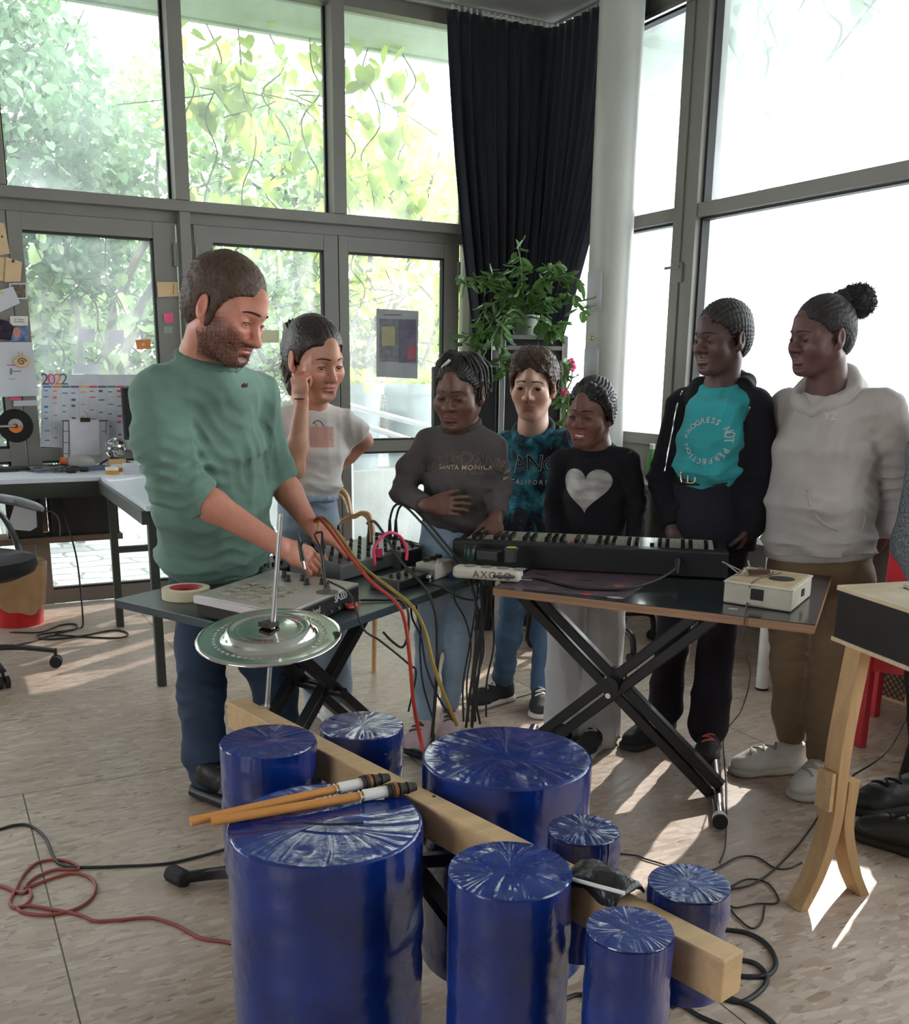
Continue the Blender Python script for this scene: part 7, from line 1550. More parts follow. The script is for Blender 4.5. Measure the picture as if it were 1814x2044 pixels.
hm = surf('hair', hv, brownh, m.t); hva = hv[0]
def root_on(hv, H, lift=.3, back=0.0):
    Vt = hv[0]; c = H.w(0, -.01, .02)
    def f(g): p = Vt[g.integers(0, len(Vt))]; d = _unit(p-c); return p-d*.002, d*lift+g.normal(size=3)*.35+H.dir(0, -back, 0)
    return f
strands('hair_tuft', 900, root_on(hv, H, .8, .3), brownh, m.t, 5, .009, .0006, .0015)
bd = hair_mat('beard_stubble', srgb(58, 40, 33)); fpts = m.vf[0]; fq = H.loc(fpts); sel = fpts[(np.abs(fq[:, 0]) < .075) & (fq[:, 2] < -.045) & (fq[:, 2] > -.118) & (fq[:, 1] > .0) & ~((np.abs(fq[:, 0]) < .03) & (np.abs(fq[:, 2]+.064) < .014)) & ~((np.abs(fq[:, 0]) > .03) & (fq[:, 2] > -.05) & (fq[:, 1] > .05))]
strands('beard', 1300, lambda g: (sel[g.integers(0, len(sel))], _unit(g.normal(size=3)*.4+H.dir(0, .5, -.8))), bd, m.t, 6, .0055, .0005, .001, k=3)

# ---------------------------------------------------------------- the girl in the white T-shirt
m = Body((660, 1440), 'girl with a long dark ponytail in a white T-shirt resting her cheek on her fist'); J = m.J; rr, nn_ = _v(m.r), _v(m.n)
neck = J(618, 806, -.02); shA, elA, wrA = J(560, 836, -.02), J(588, 936, -.16), J(603, 800, -.17); shB, elB, wrB = J(680, 838, .02), J(726, 880, .06), J(648, 950, .08)
H = m.head(628, 716, -.06, 146, 34, 17, -3, dict(jaw=.96, cheek=1.08, nose_w=.95, nose_l=1.05, lip=.95, open=.3, lip_c=srgb(176, 96, 92)), srgb(206, 150, 126), neck, look=(.1, 1, -.7), brow=hair_mat('dark_brown_brow', srgb(60, 40, 32)))
m.limb([neck, J(620, 880, 0), J(612, 1000, .03)], [.05, .07, .07]); m.limb([neck-UPN*.045, shA], [.03, .028]); m.limb([neck-UPN*.045, shB], [.03, .028])
m.limb([shA, elA], [.038, .035], .02); m.limb([elA, elA+(wrA-elA)*.35, wrA], [.033, .034, .022], .015); m.limb([shB, elB], [.037, .033]); m.limb([elB, elB+(wrB-elB)*.4, wrB], [.031, .031, .022], .015)
m.limb([J(600, 1060, .04), J(610, 1250, .06), J(640, 1420, .08)], [.04, .028, .026]); m.limb([J(640, 1060, .04), J(668, 1250, .03), J(668, 1420, .05)], [.04, .028, .026])
m.hand(wrA, UPN*.96-rr*.12-nn_*.05, -nn_*.75-rr*.55, -rr, .84, curl=(1.25, 1.3, 1.3, 1.3), spread=.02, thumb=(.6, .6), thumb_dir=UPN*.7-rr*.1+nn_*.5)
m.hand(wrB, -rr*.8-UPN*.45, -nn_*.8+UPN*.3, UPN, .8, curl=(.5, .5, .5, .5))
m.finish(); white = knit('white_tshirt', srgb(226, 220, 216), bump=.12); side = shB-shA; fw0 = np.cross(UPN, side); fw0 = _unit(fw0 if np.dot(fw0, nn_) < 0 else -fw0); F = Field()
torso(F, m, [(618, 838, 62, 0, .085), (622, 900, 70, 0, .098), (618, 960, 62, .01, .095), (612, 992, 52, .01, .09)], side, .04)
F.cap(neck-UPN*.022, shA, .046, .042, .03); F.cap(neck-UPN*.022, shB, .046, .042, .03); F.chain([shA, shA+(elA-shA)*.6], [.046, .055], .025, rz=.012); F.chain([shB, shB+(elB-shB)*.75], [.046, .058], .025, rz=.012); F.cut(elA+UPN*.02, (elA-shA), .005) if False else None
G = Field(); collar(G, neck+UPN*.006, side, fw0, .057, .053, .009, tilt=.018); m.cloth('collar', G, white, .0045)
tee, tb = m.cloth('tshirt', F, white, .0055, folds(11, .006, 50, [(J(690, 880, .0), .1, .006, side), (J(610, 975, -.05), .1, .008, UPN)]))
d_ = -_v(m.n); fw = -np.cross(UPN, side); fw = fw if np.dot(fw, nn_) < 0 else -fw
M_ = plane_at(on(tb, 636, 872, 0), side, fw); cf = (tb, -fw)
flat_print(m, [[(-.03, -.035), (.055, -.035), (.055, .035), (-.03, .035)]], M_, mat('dusty_pink_print', srgb(214, 168, 156), .8), 'print', tee, cf, .001)
mb = MB()
for k_ in range(4):
    pts = [tb.ray_cast(M_ @ Vector((-.02+.07*t, .045-.025*t+.018*sin(5*t+k_*1.4)-.014*k_, 0))+Vector(fw)*.3, -Vector(fw))[0] for t in np.linspace(0, 1, 7)]; pts = [p+Vector(fw)*.0025 for p in pts if p is not None]
    if len(pts) > 3: mb.tube(pts, .0012, 6, 3)
mb.build('line_drawing', mat('black_line', (.03, .025, .03), .7), tee, 60)
pj = denim('washed_blue_denim', srgb(158, 176, 196)); F = Field(); torso(F, m, [(612, 985, 56, .02, .092), (615, 1050, 62, .03, .1)], side, .03, .03)
for q in (((596, 1060, .072, .03), (606, 1160, .07, .05), (618, 1260, .066, .08), (640, 1400, .06, .1)), ((636, 1060, .074, .03), (655, 1170, .07, .03), (668, 1270, .068, .03), (668, 1400, .064, .05))): p_, r_ = tube_px(m, q); F.chain(p_, r_, .03)
jn, jb = m.cloth('jeans', F, pj, .007, folds(12, .006, 44, [(J(620, 1010, -.06), .1, .009, UPN)]))
F = Field(); c_ = J(613, 990, .02); collar(F, c_, side, fw, .1, .105, .012, n=20); torso(F, m, [(612, 975, 58, .02, .098), (612, 992, 58, .02, .098)], side, .01, .008); m.cloth('paperbag_waist', F, pj, .006, folds(13, .006, 90))
F = Field(); q = J(612, 990, -.1); 
mb = MB(); hbw = J(601, 796, -.17); mb.lathe([(.0235, -.002), (.0255, 0), (.0235, .002)], hbw, 24); mb.build('hair_tie', mat('brown_elastic', srgb(70, 44, 38), .7), m.t)
ws = mat('white_leather', srgb(220, 218, 214), .5, bump=.05, bscale=80); shoe(m.t, J(645, 1425, .1), m.r*.3-m.n*.9, .235, ws, whitep, whitep, seed=3); shoe(m.t, J(672, 1425, .06), m.r*.5-m.n*.8, .235, ws, whitep, whitep, seed=4)
dkh = hair_mat('dark_brown_hair', srgb(46, 33, 30)); s_ = H.s; hv = hair_cap(H, infl=.009, disp=strand_grain(H, .0006), h=.003, front=.045); surf('hair', hv, dkh, m.t)
F = Field(); w = H.w
F.chain([w(0, -.1, .06), w(0, -.128, .05), w(-.01, -.135, -.01), w(-.012, -.125, -.07), w(-.005, -.105, -.12), w(.0, -.09, -.15)], [.022*s_, .03*s_, .038*s_, .036*s_, .026*s_, .008*s_], .02)
surf('ponytail', mesh_field(F, .0035, disp=lambda p: -.003*np.sin(H.loc(p)[:, 0]*420+5*hnoise(p, 40))-.003*hnoise(p, 120)), hair_mat('brown_ponytail', srgb(72, 50, 44)), m.t); mb = MB(); mb.tube([Vector(w(.014*cos(a), -.106, .06+.014*sin(a))) for a in np.linspace(0, 2*pi, 12)], .005, 8); mb.build('scrunchie', mat('brown_elastic', srgb(70, 44, 38), .7), m.t)
g_ = np.random.default_rng(8); pony = hair_mat('brown_ponytail', srgb(72, 50, 44)); strands('loose_hair', 120, lambda g: (w(.02*g.normal(), -.12+.01*g.normal(), -.06*g.random()), H.dir(g.normal()*.25, -.1, -1)), pony, m.t, 8, .1, .0009, .012, k=7)

# ---------------------------------------------------------------- the girl in the grey California sweatshirt
m = Body((868, 1478), back=.06, label='girl with short twists in a grey CALIFORNIA sweatshirt holding a hand on her belly'); J = m.J; rr, nn_ = _v(m.r), _v(m.n)
dark = srgb(108, 74, 62)
neck = J(920, 850, -.02); shA, elA, wrA = J(855, 886, .05), J(803, 982, -.02), J(852, 1010, -.18); shB, elB, wrB = J(982, 888, -.05), J(1000, 972, -.05), J(990, 1032, -.15)
H = m.head(918, 783, -.05, 134, -24, 14, 3, dict(jaw=.98, cheek=1.08, nose_w=1.3, nose_l=.85, lip=1.45, open=.25, lip_c=srgb(104, 62, 56)), dark, neck, look=(-.2, 1, -.6), brow=hair_mat('black_brow', (.012, .009, .008)))
m.limb([neck, J(920, 930, 0), J(908, 1060, .02)], [.05, .075, .075]); m.limb([neck-UPN*.045, shA], [.03, .028]); m.limb([neck-UPN*.045, shB], [.03, .028]); m.limb([shA, elA, wrA], [.035, .032, .022]); m.limb([shB, elB, wrB], [.035, .032, .022])
m.limb([J(872, 1090, .02), J(862, 1280, 0), J(842, 1465, 0)], [.04, .027, .024]); m.limb([J(945, 1090, 0), J(918, 1270, 0), J(896, 1420, .08)], [.04, .027, .024])
m.hand(wrA, rr*.97+UPN*.02-nn_*.05, -nn_+UPN*.25, UPN, .88, curl=(.3, .35, .4, .45), spread=.14, thumb=(.2, .2), thumb_dir=rr*.85+UPN*.45)
m.hand(wrB, -UPN*.75-nn_*.55-rr*.15, -nn_*.6+UPN*.6, -rr, .82, curl=(.3, .3, .35, .35))
m.finish(); gsw = knit('charcoal_grey_sweatshirt', srgb(88, 82, 82)); side = shB-shA; fw = np.cross(UPN, side); fw = fw if np.dot(fw, nn_) < 0 else -fw; fw = _unit(fw); F = Field()
torso(F, m, [(922, 895, 62, 0, .08), (922, 960, 72, 0, .1), (914, 1020, 76, .01, .105), (910, 1038, 72, .01, .1), (908, 1048, 64, .01, .095)], side, .035)
F.cap(neck-UPN*.026, shA, .05, .046, .04); F.cap(neck-UPN*.026, shB, .05, .046, .04); F.chain([shA, J(820, 935, .02), elA], [.046, .046, .042], .025); F.cap(elA, elA+(wrA-elA)*.85, .042, .033, .02, rz=.01); F.chain([shB, elB, elB+(wrB-elB)*.85], [.046, .042, .034], .025, rz=.012)
G = Field(); collar(G, neck+UPN*.004, side, fw, .061, .057, .0105, tilt=.02); m.cloth('collar', G, mat('charcoal_rib', srgb(70, 65, 65), .9, bump=.3, bscale=500, bdist=.002), .0045)
sw, sb = m.cloth('sweatshirt', F, gsw, .006, folds(21, .006, 46, [(elA, .09, .008, elA-shA), (J(910, 1010, -.1), .14, .006, rr+UPN*.5), (J(975, 960, -.1), .1, .006, rr*.5+UPN), (elB, .09, .006, UPN)]))
ctr = on(sb, 924, 918, 0); M_ = plane_at(ctr, side*np.array([1, 1, .4]), fw); cf = (sb, -fw); sc = m.px(J(921, 916, -.1))
tanp = mat('tan_print', srgb(146, 128, 110), .8); text_mesh('CALIFORNIA', 34*sc, M_ @ Matrix.Translation((0, 3*sc, 0)), tanp, 'print', sw, conform=cf, bold=.0013, arc=150*sc, off=.0012, spacing=1.02)
text_mesh('CALIFORNIA', 34*sc, M_ @ Matrix.Translation((0, 3*sc, 0)), mat('charcoal_letter_fill', srgb(84, 79, 79), .88), 'print_fill', sw, conform=cf, bold=-.0003, arc=150*sc, off=.0024, spacing=1.02)
text_mesh('SANTA MONICA', 13*sc, M_ @ Matrix.Translation((2*sc, -15*sc, 0)), mat('cream_print', srgb(190, 170, 146), .8), 'print', sw, conform=cf, bold=.0003, off=.0012, spacing=1.12); text_mesh('STATE OF TRUE', 10*sc, M_ @ Matrix.Translation((0, -26*sc, 0)), mat('faded_print', srgb(112, 100, 94), .8), 'print', sw, conform=cf, off=.0012, spacing=1.1)
lj = denim('light_blue_denim', srgb(158, 182, 204)); F = Field(); torso(F, m, [(908, 1045, 70, .02, .1), (906, 1100, 74, .02, .105)], side, .03, .03)
for q in (((876, 1110, .066, .01), (864, 1190, .057, 0), (857, 1270, .05, 0), (849, 1360, .042, 0), (844, 1432, .037, 0)), ((940, 1110, .066, .01), (928, 1190, .056, 0), (916, 1270, .049, .0), (907, 1340, .042, .05), (898, 1400, .037, .08))): p_, r_ = tube_px(m, q); F.chain(p_, r_, .025, rz=None)
m.cloth('jeans', F, lj, .006, folds(22, .005, 60, [(J(862, 1250, 0), .1, .006, UPN), (J(916, 1270, 0), .1, .006, UPN)]))
pk = mat('pale_pink_canvas', srgb(214, 186, 190), .7, bump=.1, bscale=300); pks = mat('worn_white_rubber', srgb(206, 200, 194), .6)
shoe(m.t, J(844, 1466, .0), -m.r*.25-m.n*.9, .225, pk, pks, mat('dark_lace', srgb(90, 70, 76), .8), seed=5); shoe(m.t, J(898, 1425, .1), -m.r*.05-m.n*.95, .225, pk, pks, mat('dark_lace', srgb(90, 70, 76), .8), seed=6)
bh = hair_mat('black_twist_hair', (.016, .012, .011), .55); s_ = H.s; w = H.w; surf('hair', hair_cap(H, infl=.007, disp=strand_grain(H, .0016), h=.0035, front=.046), bh, m.t)
g_ = random.Random(31)
for k_ in range(30):
    a = -2.5+5.0*k_/29; x0, y0 = .055*sin(a), -.015+.055*cos(a)*.9; out = 1.55+g_.uniform(-.12, .12)
    if y0 > .025 and abs(x0) < .035: continue
    L_ = g_.uniform(.075, .12) if y0 < .02 else g_.uniform(.05, .08)
    pts = [w(x0*.4, y0*.4-.005, .124), w(x0*.95, y0*.95, .118+.01*g_.random()), w(x0*out, y0*out, .085), w(x0*out*1.06+g_.uniform(-.006, .006), y0*out*1.05, .04), w(x0*out*1.04+g_.uniform(-.012, .012), y0*out*1.04+g_.uniform(-.01, .01), .085-L_)]
    mb = MB(); sp_ = spline([Vector(q) for q in pts], 7); mb.tube(sp_, lambda u: (.0052+.0007*sin(u*70))*s_*(1-.3*u), 7); mb.build('hair_twist', bh, m.t, 60)
mb = MB(); 
for k_ in range(5): mb.ball(Vector(w(.012+.007*k_, .055-.002*k_, .117-.006*k_)), .0055*s_, 8, 6)
mb.build('hair_clip', mat('pearl_white', srgb(226, 222, 220), .25), m.t)
mb = MB(); mb.ball(Vector(w(-.078 if False else .084, .0, -.045)), .0075*s_, 10, 8); mb.build('earring', chrome, m.t)

# ---------------------------------------------------------------- the boy in the space hoodie
m = Body((1030, 1405), 'boy with short brown hair in a teal galaxy hooded sweatshirt'); J = m.J; rr, nn_ = _v(m.r), _v(m.n)
neck = J(1064, 852, .0); shA, elA, wrA = J(1012, 884, .03), J(1000, 985, .05), J(1010, 1075, -.05); shB, elB, wrB = J(1126, 884, -.03), J(1138, 985, .0), J(1130, 1075, -.05)
H = m.head(1064, 771, -.03, 122, -10, 6, 2, dict(jaw=.95, cheek=1.0, nose_w=1.0, nose_l=.95, lip=.85, open=.7, lip_c=srgb(186, 120, 112)), srgb(222, 178, 156), neck, look=(-.15, 1, -.22), iris=(.03, .018, .01), brow=hair_mat('dark_brown_brow', srgb(60, 40, 32)), brow_th=.004)
m.limb([neck, J(1064, 930, .02), J(1060, 1060, .03)], [.048, .07, .07]); m.limb([neck-UPN*.045, shA], [.03, .026]); m.limb([neck-UPN*.045, shB], [.03, .026]); m.limb([shA, elA, wrA], [.034, .03, .021]); m.limb([shB, elB, wrB], [.034, .03, .021])
m.limb([J(1035, 1090, .02), J(1018, 1240, 0), J(1002, 1355, .02)], [.04, .027, .024]); m.limb([J(1085, 1090, .0), J(1082, 1240, 0), J(1080, 1370, 0)], [.04, .027, .024])
m.hand(wrA, -UPN*.9-nn_*.3, -rr, -nn_, .85); m.hand(wrB, -UPN*.9-nn_*.3, rr, -nn_, .85); m.finish()
gal = bpy.data.materials.new('galaxy_print_jersey'); gal.use_nodes = True; nt = gal.node_tree; L = nt.links; b = nt.nodes['Principled BSDF']; b.inputs['Roughness'].default_value = .85
tc = nn(nt, 'ShaderNodeTexCoord'); n1 = nn(nt, 'ShaderNodeTexNoise', Scale=5.5, Detail=7.0, Roughness=.62, Distortion=1.2); L.new(tc.outputs['Object'], n1.inputs['Vector']); cr = nn(nt, 'ShaderNodeValToRGB'); e = cr.color_ramp.elements
e[0].position = .40; e[0].color = srgb(24, 28, 40)+(1,); e[1].position = .78; e[1].color = srgb(190, 226, 226)+(1,)
for p_, c_ in ((.48, srgb(28, 40, 54)), (.55, srgb(28, 104, 124)), (.64, srgb(72, 160, 172))): q = e.new(p_); q.color = c_+(1,)
L.new(n1.outputs[0], cr.inputs[0]); v1 = nn(nt, 'ShaderNodeTexVoronoi', Scale=70.0); L.new(tc.outputs['Object'], v1.inputs['Vector']); mr_ = nn(nt, 'ShaderNodeMapRange'); mr_.inputs[1].default_value = .12; mr_.inputs[2].default_value = .04; L.new(v1.outputs['Distance'], mr_.inputs[0])
mx = nn(nt, 'ShaderNodeMix', data_type='RGBA'); L.new(mr_.outputs[0], mx.inputs[0]); L.new(cr.outputs[0], mx.inputs[6]); mx.inputs[7].default_value = (.7, .85, .9, 1); L.new(mx.outputs[2], b.inputs['Base Color'])
side = shB-shA; fw = np.cross(UPN, side); fw = fw if np.dot(fw, nn_) < 0 else -fw; fw = _unit(fw); F = Field(); torso(F, m, [(1067, 890, 56, .01, .08), (1067, 960, 62, .01, .095), (1066, 1040, 66, .02, .1), (1066, 1066, 62, .02, .095)], side, .045)
F.cap(neck-UPN*.055, shA, .048, .043, .035); F.cap(neck-UPN*.055, shB, .048, .043, .035); F.chain([shA, elA, wrA], [.043, .04, .034], .025); F.chain([shB, elB, wrB], [.043, .04, .034], .025)
sw, sb = m.cloth('hoodie', F, gal, .006, folds(23, .005, 44, [(J(1070, 1020, -.1), .12, .006, rr)]))
F = Field(); c_ = neck-UPN*.012; collar(F, c_, side, fw, .068, .058, .0135, .012, tilt=.042, n=22, a0=pi*.56, a1=pi*2.44); F.cap(c_-fw*.06+UPN*.0, c_-fw*.09-UPN*.04, .05, .04, .03)
F.cap(c_+fw*.055-UPN*.03+_unit(side)*.03, c_+fw*.072-UPN*.052, .016, .008, .01); F.cap(c_+fw*.055-UPN*.03-_unit(side)*.03, c_+fw*.072-UPN*.052, .016, .008, .01); m.cloth('hood', F, gal, .005, folds(24, .003, 60))
sc = m.px(J(1066, 950)); M_ = plane_at(on(sb, 1066, 927, 0), side*np.array([1, 1, .2]), fw); cf = (sb, -fw)
whp = mat('white_print', srgb(206, 210, 214), .8); text_mesh('LOS ANGELES', 44*sc, M_ @ Matrix.Translation((0, 2*sc, 0)), whp, 'print', sw, conform=cf, bold=.0006, off=.001, arc=160*sc, spacing=.9); text_mesh('LOS ANGELES', 44*sc, M_ @ Matrix.Translation((0, 2*sc, 0)), mat('navy_letter_fill', srgb(24, 30, 42), .85), 'print_fill', sw, conform=cf, bold=-.0009, off=.0022, arc=160*sc, spacing=.9)
text_mesh('CALIFORNIA', 12*sc, M_ @ Matrix.Translation((2*sc, -34*sc, 0)), whp, 'print', sw, conform=cf, off=.001, spacing=1.5, arc=-400*sc if False else None)
bj = denim('mid_blue_denim', srgb(78, 108, 140)); F = Field(); torso(F, m, [(1062, 1055, 58, .02, .092), (1060, 1110, 62, .02, .096)], side, .03, .03)
for q in (((1036, 1120, .06, .01), (1026, 1200, .051, 0), (1016, 1270, .048, 0), (1008, 1330, .042, .01), (1004, 1350, .046, .02)), ((1086, 1120, .06, .01), (1086, 1200, .05, 0), (1084, 1270, .046, 0), (1082, 1350, .042, 0), (1081, 1368, .045, 0))): p_, r_ = tube_px(m, q); F.chain(p_, r_, .025)
m.cloth('jeans', F, bj, .006, folds(25, .006, 56, [(J(1018, 1250, -.05), .1, .008, UPN), (J(1006, 1340, 0), .06, .008, UPN)]))
bc_ = mat('black_canvas', (.02, .02, .022), .75, bump=.1, bscale=300); shoe(m.t, J(1003, 1368, .03), -m.r*.72-m.n*.7, .235, bc_, pks, whitep, seed=7, laces=4); shoe(m.t, J(1080, 1378, .0), -m.r*.05-m.n*.97, .235, bc_, pks, whitep, seed=8, laces=4)
bh2 = hair_mat('tousled_brown_hair', srgb(84, 64, 54), .55); s_ = H.s
hv = hair_cap(H, extra=[lambda F: [F.ell(H.w(q*.03, .045, .105), np.array((.045, .05, .03))*s_, H.R, .03*s_) for q in (-1, 1)]], infl=.02, disp=lambda p: -.003*hnoise(p, 110, 4)-.0022*hnoise(p, 280, 5), h=.003, front=.05); surf('hair', hv, bh2, m.t); strands('hair_tuft', 900, root_on(hv, H, .5, -.2), bh2, m.t, 9, .018, .0009, .002)

# ---------------------------------------------------------------- the smiling girl with the silver heart
m = Body((1172, 1482), back=.12, label='smiling girl in a black top with a silver sequin heart and pale wide trousers'); J = m.J; rr, nn_ = _v(m.r), _v(m.n)
brown = srgb(118, 78, 66); neck = J(1188, 892, .0); shA, elA, wrA = J(1120, 918, .04), J(1106, 1010, .04), J(1105, 1085, -.06); shB, elB, wrB = J(1254, 916, -.03), J(1272, 1005, -.01), J(1262, 1085, -.1)
H = m.head(1180, 824, -.04, 124, -26, 10, 4, dict(jaw=1.0, cheek=1.15, nose_w=1.3, nose_l=.8, lip=1.2, smile=1, open=.4, lip_c=srgb(150, 78, 76)), brown, neck, look=(-.2, 1, -.35), brow=hair_mat('black_brow', (.012, .009, .008)))
m.limb([neck, J(1186, 990, .02), J(1180, 1100, .03)], [.046, .07, .07]); m.limb([neck-UPN*.045, shA], [.03, .026]); m.limb([neck-UPN*.045, shB], [.03, .026]); m.limb([shA, elA, wrA], [.034, .03, .021]); m.limb([shB, elB, wrB], [.034, .03, .021])
m.limb([J(1145, 1130, .02), J(1135, 1300, .02), J(1140, 1460, .0)], [.04, .027, .024]); m.limb([J(1205, 1130, 0), J(1195, 1300, 0), J(1188, 1470, 0)], [.04, .027, .024])
m.hand(wrA, -UPN*.9-nn_*.35, -rr, -nn_, .82); m.hand(wrB, -UPN*.85-nn_*.5, rr-nn_*.3, -nn_, .82); m.finish()
mb = MB(); tp = [Vector(H.w(*q)) for q in m.o['teeth']]; tp = spline(tp, 2)
for p_, q in zip(tp, tp[1:]): mb.box((p_+q)/2, ((q-p_).length*.97, .004*H.s, .0078*H.s), M=Matrix.Rotation(atan2((q-p_).y, (q-p_).x), 3, 'Z'))
mb.build('teeth', mat('teeth', srgb(226, 220, 206), .25), m.t, 0, .0006)
blk = knit('black_jersey', srgb(24, 24, 29), bump=.1); side = shB-shA; fw = np.cross(UPN, side); fw = fw if np.dot(fw, nn_) < 0 else -fw; fw = _unit(fw); F = Field()
torso(F, m, [(1187, 925, 54, 0, .07), (1188, 990, 62, 0, .085), (1184, 1070, 68, .02, .095), (1182, 1118, 70, .02, .095)], side, .03); F.cap(neck-UPN*.032, shA, .042, .038, .03); F.cap(neck-UPN*.032, shB, .042, .038, .03); F.chain([shA, elA, wrA], [.038, .036, .028], .02, rz=.01); F.chain([shB, elB, wrB], [.038, .036, .028], .02, rz=.01)
collar(F, neck-UPN*.006, side, fw, .066, .056, .007, tilt=.014); sw, sb = m.cloth('top', F, blk, .006, folds(31, .004, 42, [(elB, .08, .006, UPN)]))
sc = m.px(J(1170, 975, -.1)); M_ = plane_at(on(sb, 1168, 975, 0), side*np.array([1, 1, .3]), fw); hp = []
for a in np.linspace(0, 2*pi, 60, endpoint=False): hp.append((3.2*sc*16*sin(a)**3, 3.05*sc*(13*cos(a)-5*cos(2*a)-2*cos(3*a)-cos(4*a)*1.0)+2*sc))
seq = mat('silver_sequins', srgb(196, 190, 186), .32, .85, var=.25, nscale=16, bump=.9, bscale=160, bdist=.004, stretch=(1, 1, 3)); flat_print(m, [hp], M_, seq, 'sequin_heart', sw, (sb, -fw), .003)
lin = mat('pale_grey_linen', srgb(206, 204, 204), .85, var=.06, nscale=6, bump=.15, bscale=300, trans=.08); F = Field(); torso(F, m, [(1180, 1095, 66, .02, .095), (1178, 1150, 72, .02, .105)], side, .03, .03)
for q in (((1142, 1160, .072, .02), (1132, 1250, .068, .02), (1127, 1340, .066, .02), (1126, 1450, .068, .02)), ((1208, 1160, .072, 0), (1208, 1250, .066, 0), (1202, 1340, .066, 0), (1194, 1466, .07, -.01))): p_, r_ = tube_px(m, q); F.chain(p_, r_, .012); F.cap(p_[-2], p_[-1], r_[-2], r_[-1], .01, side, .008)
def drape(p): v = (p@rr)*95+3*np.sin(p[:, 2]*5)+p@nn_*60; return -.006*(1-np.abs(np.sin(v*.5)))*sstep(.75, .2, p[:, 2])-.003*hnoise(p, 18)
m.cloth('wide_trousers', F, lin, .0065, drape); shoe(m.t, J(1140, 1470, .02), -m.r*.5-m.n*.8, .22, bc_, pks, whitep, seed=9, laces=2); shoe(m.t, J(1192, 1475, -.03), -m.r*.35-m.n*.9, .22, bc_, pks, whitep, seed=10, laces=2)
s_ = H.s; w = H.w; bh = hair_mat('black_braided_hair', (.017, .013, .012), .5); surf('hair', hair_cap(H, extra=[lambda F: F.chain([H.w(-.02, .055, .108), H.w(-.06, .045, .085), H.w(-.078, .02, .03), H.w(-.08, -.005, -.03)], [.014*s_, .016*s_, .012*s_, .008*s_], .015*s_)], infl=.008, disp=strand_grain(H, .002), h=.0035, front=.046), bh, m.t)
g_ = random.Random(4)
for k_ in range(9):
    x0 = .07+g_.uniform(-.012, .016); y0 = -.03+g_.uniform(-.03, .03); pts = [w(x0*.9, y0, .03), w(x0+.012, y0-.005, -.02), w(x0+.014+g_.uniform(-.01, .01), y0, -.06), w(x0+.01+g_.uniform(-.016, .016), y0+g_.uniform(-.01, .015), -.105+g_.uniform(-.02, .02))]
    mb = MB(); mb.tube(spline([Vector(q) for q in pts], 8), lambda u: (.0045+.0008*sin(u*60))*s_, 7); mb.build('braid', bh, m.t, 60)

# ---------------------------------------------------------------- the girl in the teal T-shirt
m = Body((1362, 1492), back=.04, label='tall girl with cornrows in a teal T-shirt and open black hooded jacket'); J = m.J; rr, nn_ = _v(m.r), _v(m.n)
dk2 = srgb(92, 66, 62); neck = J(1440, 770, .0); shA, elA, wrA = J(1362, 806, .07), J(1322, 955, .05), J(1342, 1058, -.06); shB, elB, wrB = J(1506, 808, -.06), J(1524, 950, -.04), J(1500, 1050, -.06)
H = m.head(1442, 676, -.04, 132, -46, 7, 2, dict(jaw=.96, cheek=1.02, nose_w=1.3, nose_l=.9, lip=1.5, open=.3, lip_c=srgb(110, 70, 68)), dk2, neck, look=(-.1, 1, -.4), brow=hair_mat('black_brow', (.012, .009, .008)))
m.limb([neck, J(1432, 860, 0), J(1420, 1000, .02)], [.052, .08, .085]); m.limb([neck-UPN*.045, shA], [.03, .03]); m.limb([neck-UPN*.045, shB], [.03, .03]); m.limb([shA, elA, wrA], [.037, .033, .022]); m.limb([shB, elB, wrB], [.037, .033, .022])
m.limb([J(1370, 1040, .03), J(1345, 1280, .03), J(1325, 1440, .05)], [.04, .03, .026]); m.limb([J(1450, 1040, 0), J(1425, 1290, -.02), J(1415, 1460, -.02)], [.04, .03, .026])
m.hand(wrA, rr*.35-UPN*.75-nn_*.4, -nn_*.7+UPN*.5, rr, .88, curl=(.35, .4, .42, .45)); m.hand(wrB, -UPN*.8-rr*.4, rr, -nn_, .85, curl=(.6, .6, .6, .6)); m.finish()
side = shB-shA; fw = np.cross(UPN, side); fw = fw if np.dot(fw, nn_) < 0 else -fw; fw = _unit(fw); teal = knit('teal_tshirt', srgb(60, 168, 174), bump=.12); F = Field()
torso(F, m, [(1436, 810, 66, -.01, .095), (1424, 880, 68, -.02, .112), (1416, 930, 66, -.02, .11), (1414, 958, 58, -.01, .1)], side, .04); F.cap(neck-UPN*.024, shA, .046, .036, .04); F.cap(neck-UPN*.024, shB, .046, .036, .04); collar(F, neck+UPN*.002, side, fw, .064, .058, .0085, tilt=.02)
tee, tb = m.cloth('tshirt', F, teal, .0055, folds(41, .006, 44, [(J(1440, 860, -.1), .12, .007, rr-UPN*.6), (J(1420, 945, -.1), .1, .007, UPN)]))
c_ = on(tb, 1405, 880, 0); sc = m.px(J(1405, 880, -.1)); M_ = plane_at(c_, side*np.array([1, 1, .3]), fw); cf = (tb, -fw); R_ = 40*sc
for ch, ang in zip('PROGRESS NOT PERFECTION ', np.arange(24)*15.0-78):
    if ch == ' ': continue
    text_mesh(ch, 15*sc, M_ @ Matrix.Rotation(radians(-ang), 4, 'Z') @ Matrix.Translation((0, R_, 0)), whp, 'letter', tee, conform=cf, bold=.0003, off=.0012)
jk = knit('black_hooded_jacket', srgb(26, 25, 32)); F = Field()
torso(F, m, [(1440, 800, 68, .03, .09), (1432, 900, 80, .025, .112), (1425, 1010, 88, .03, .125), (1420, 1090, 86, .03, .125)], side, .04)
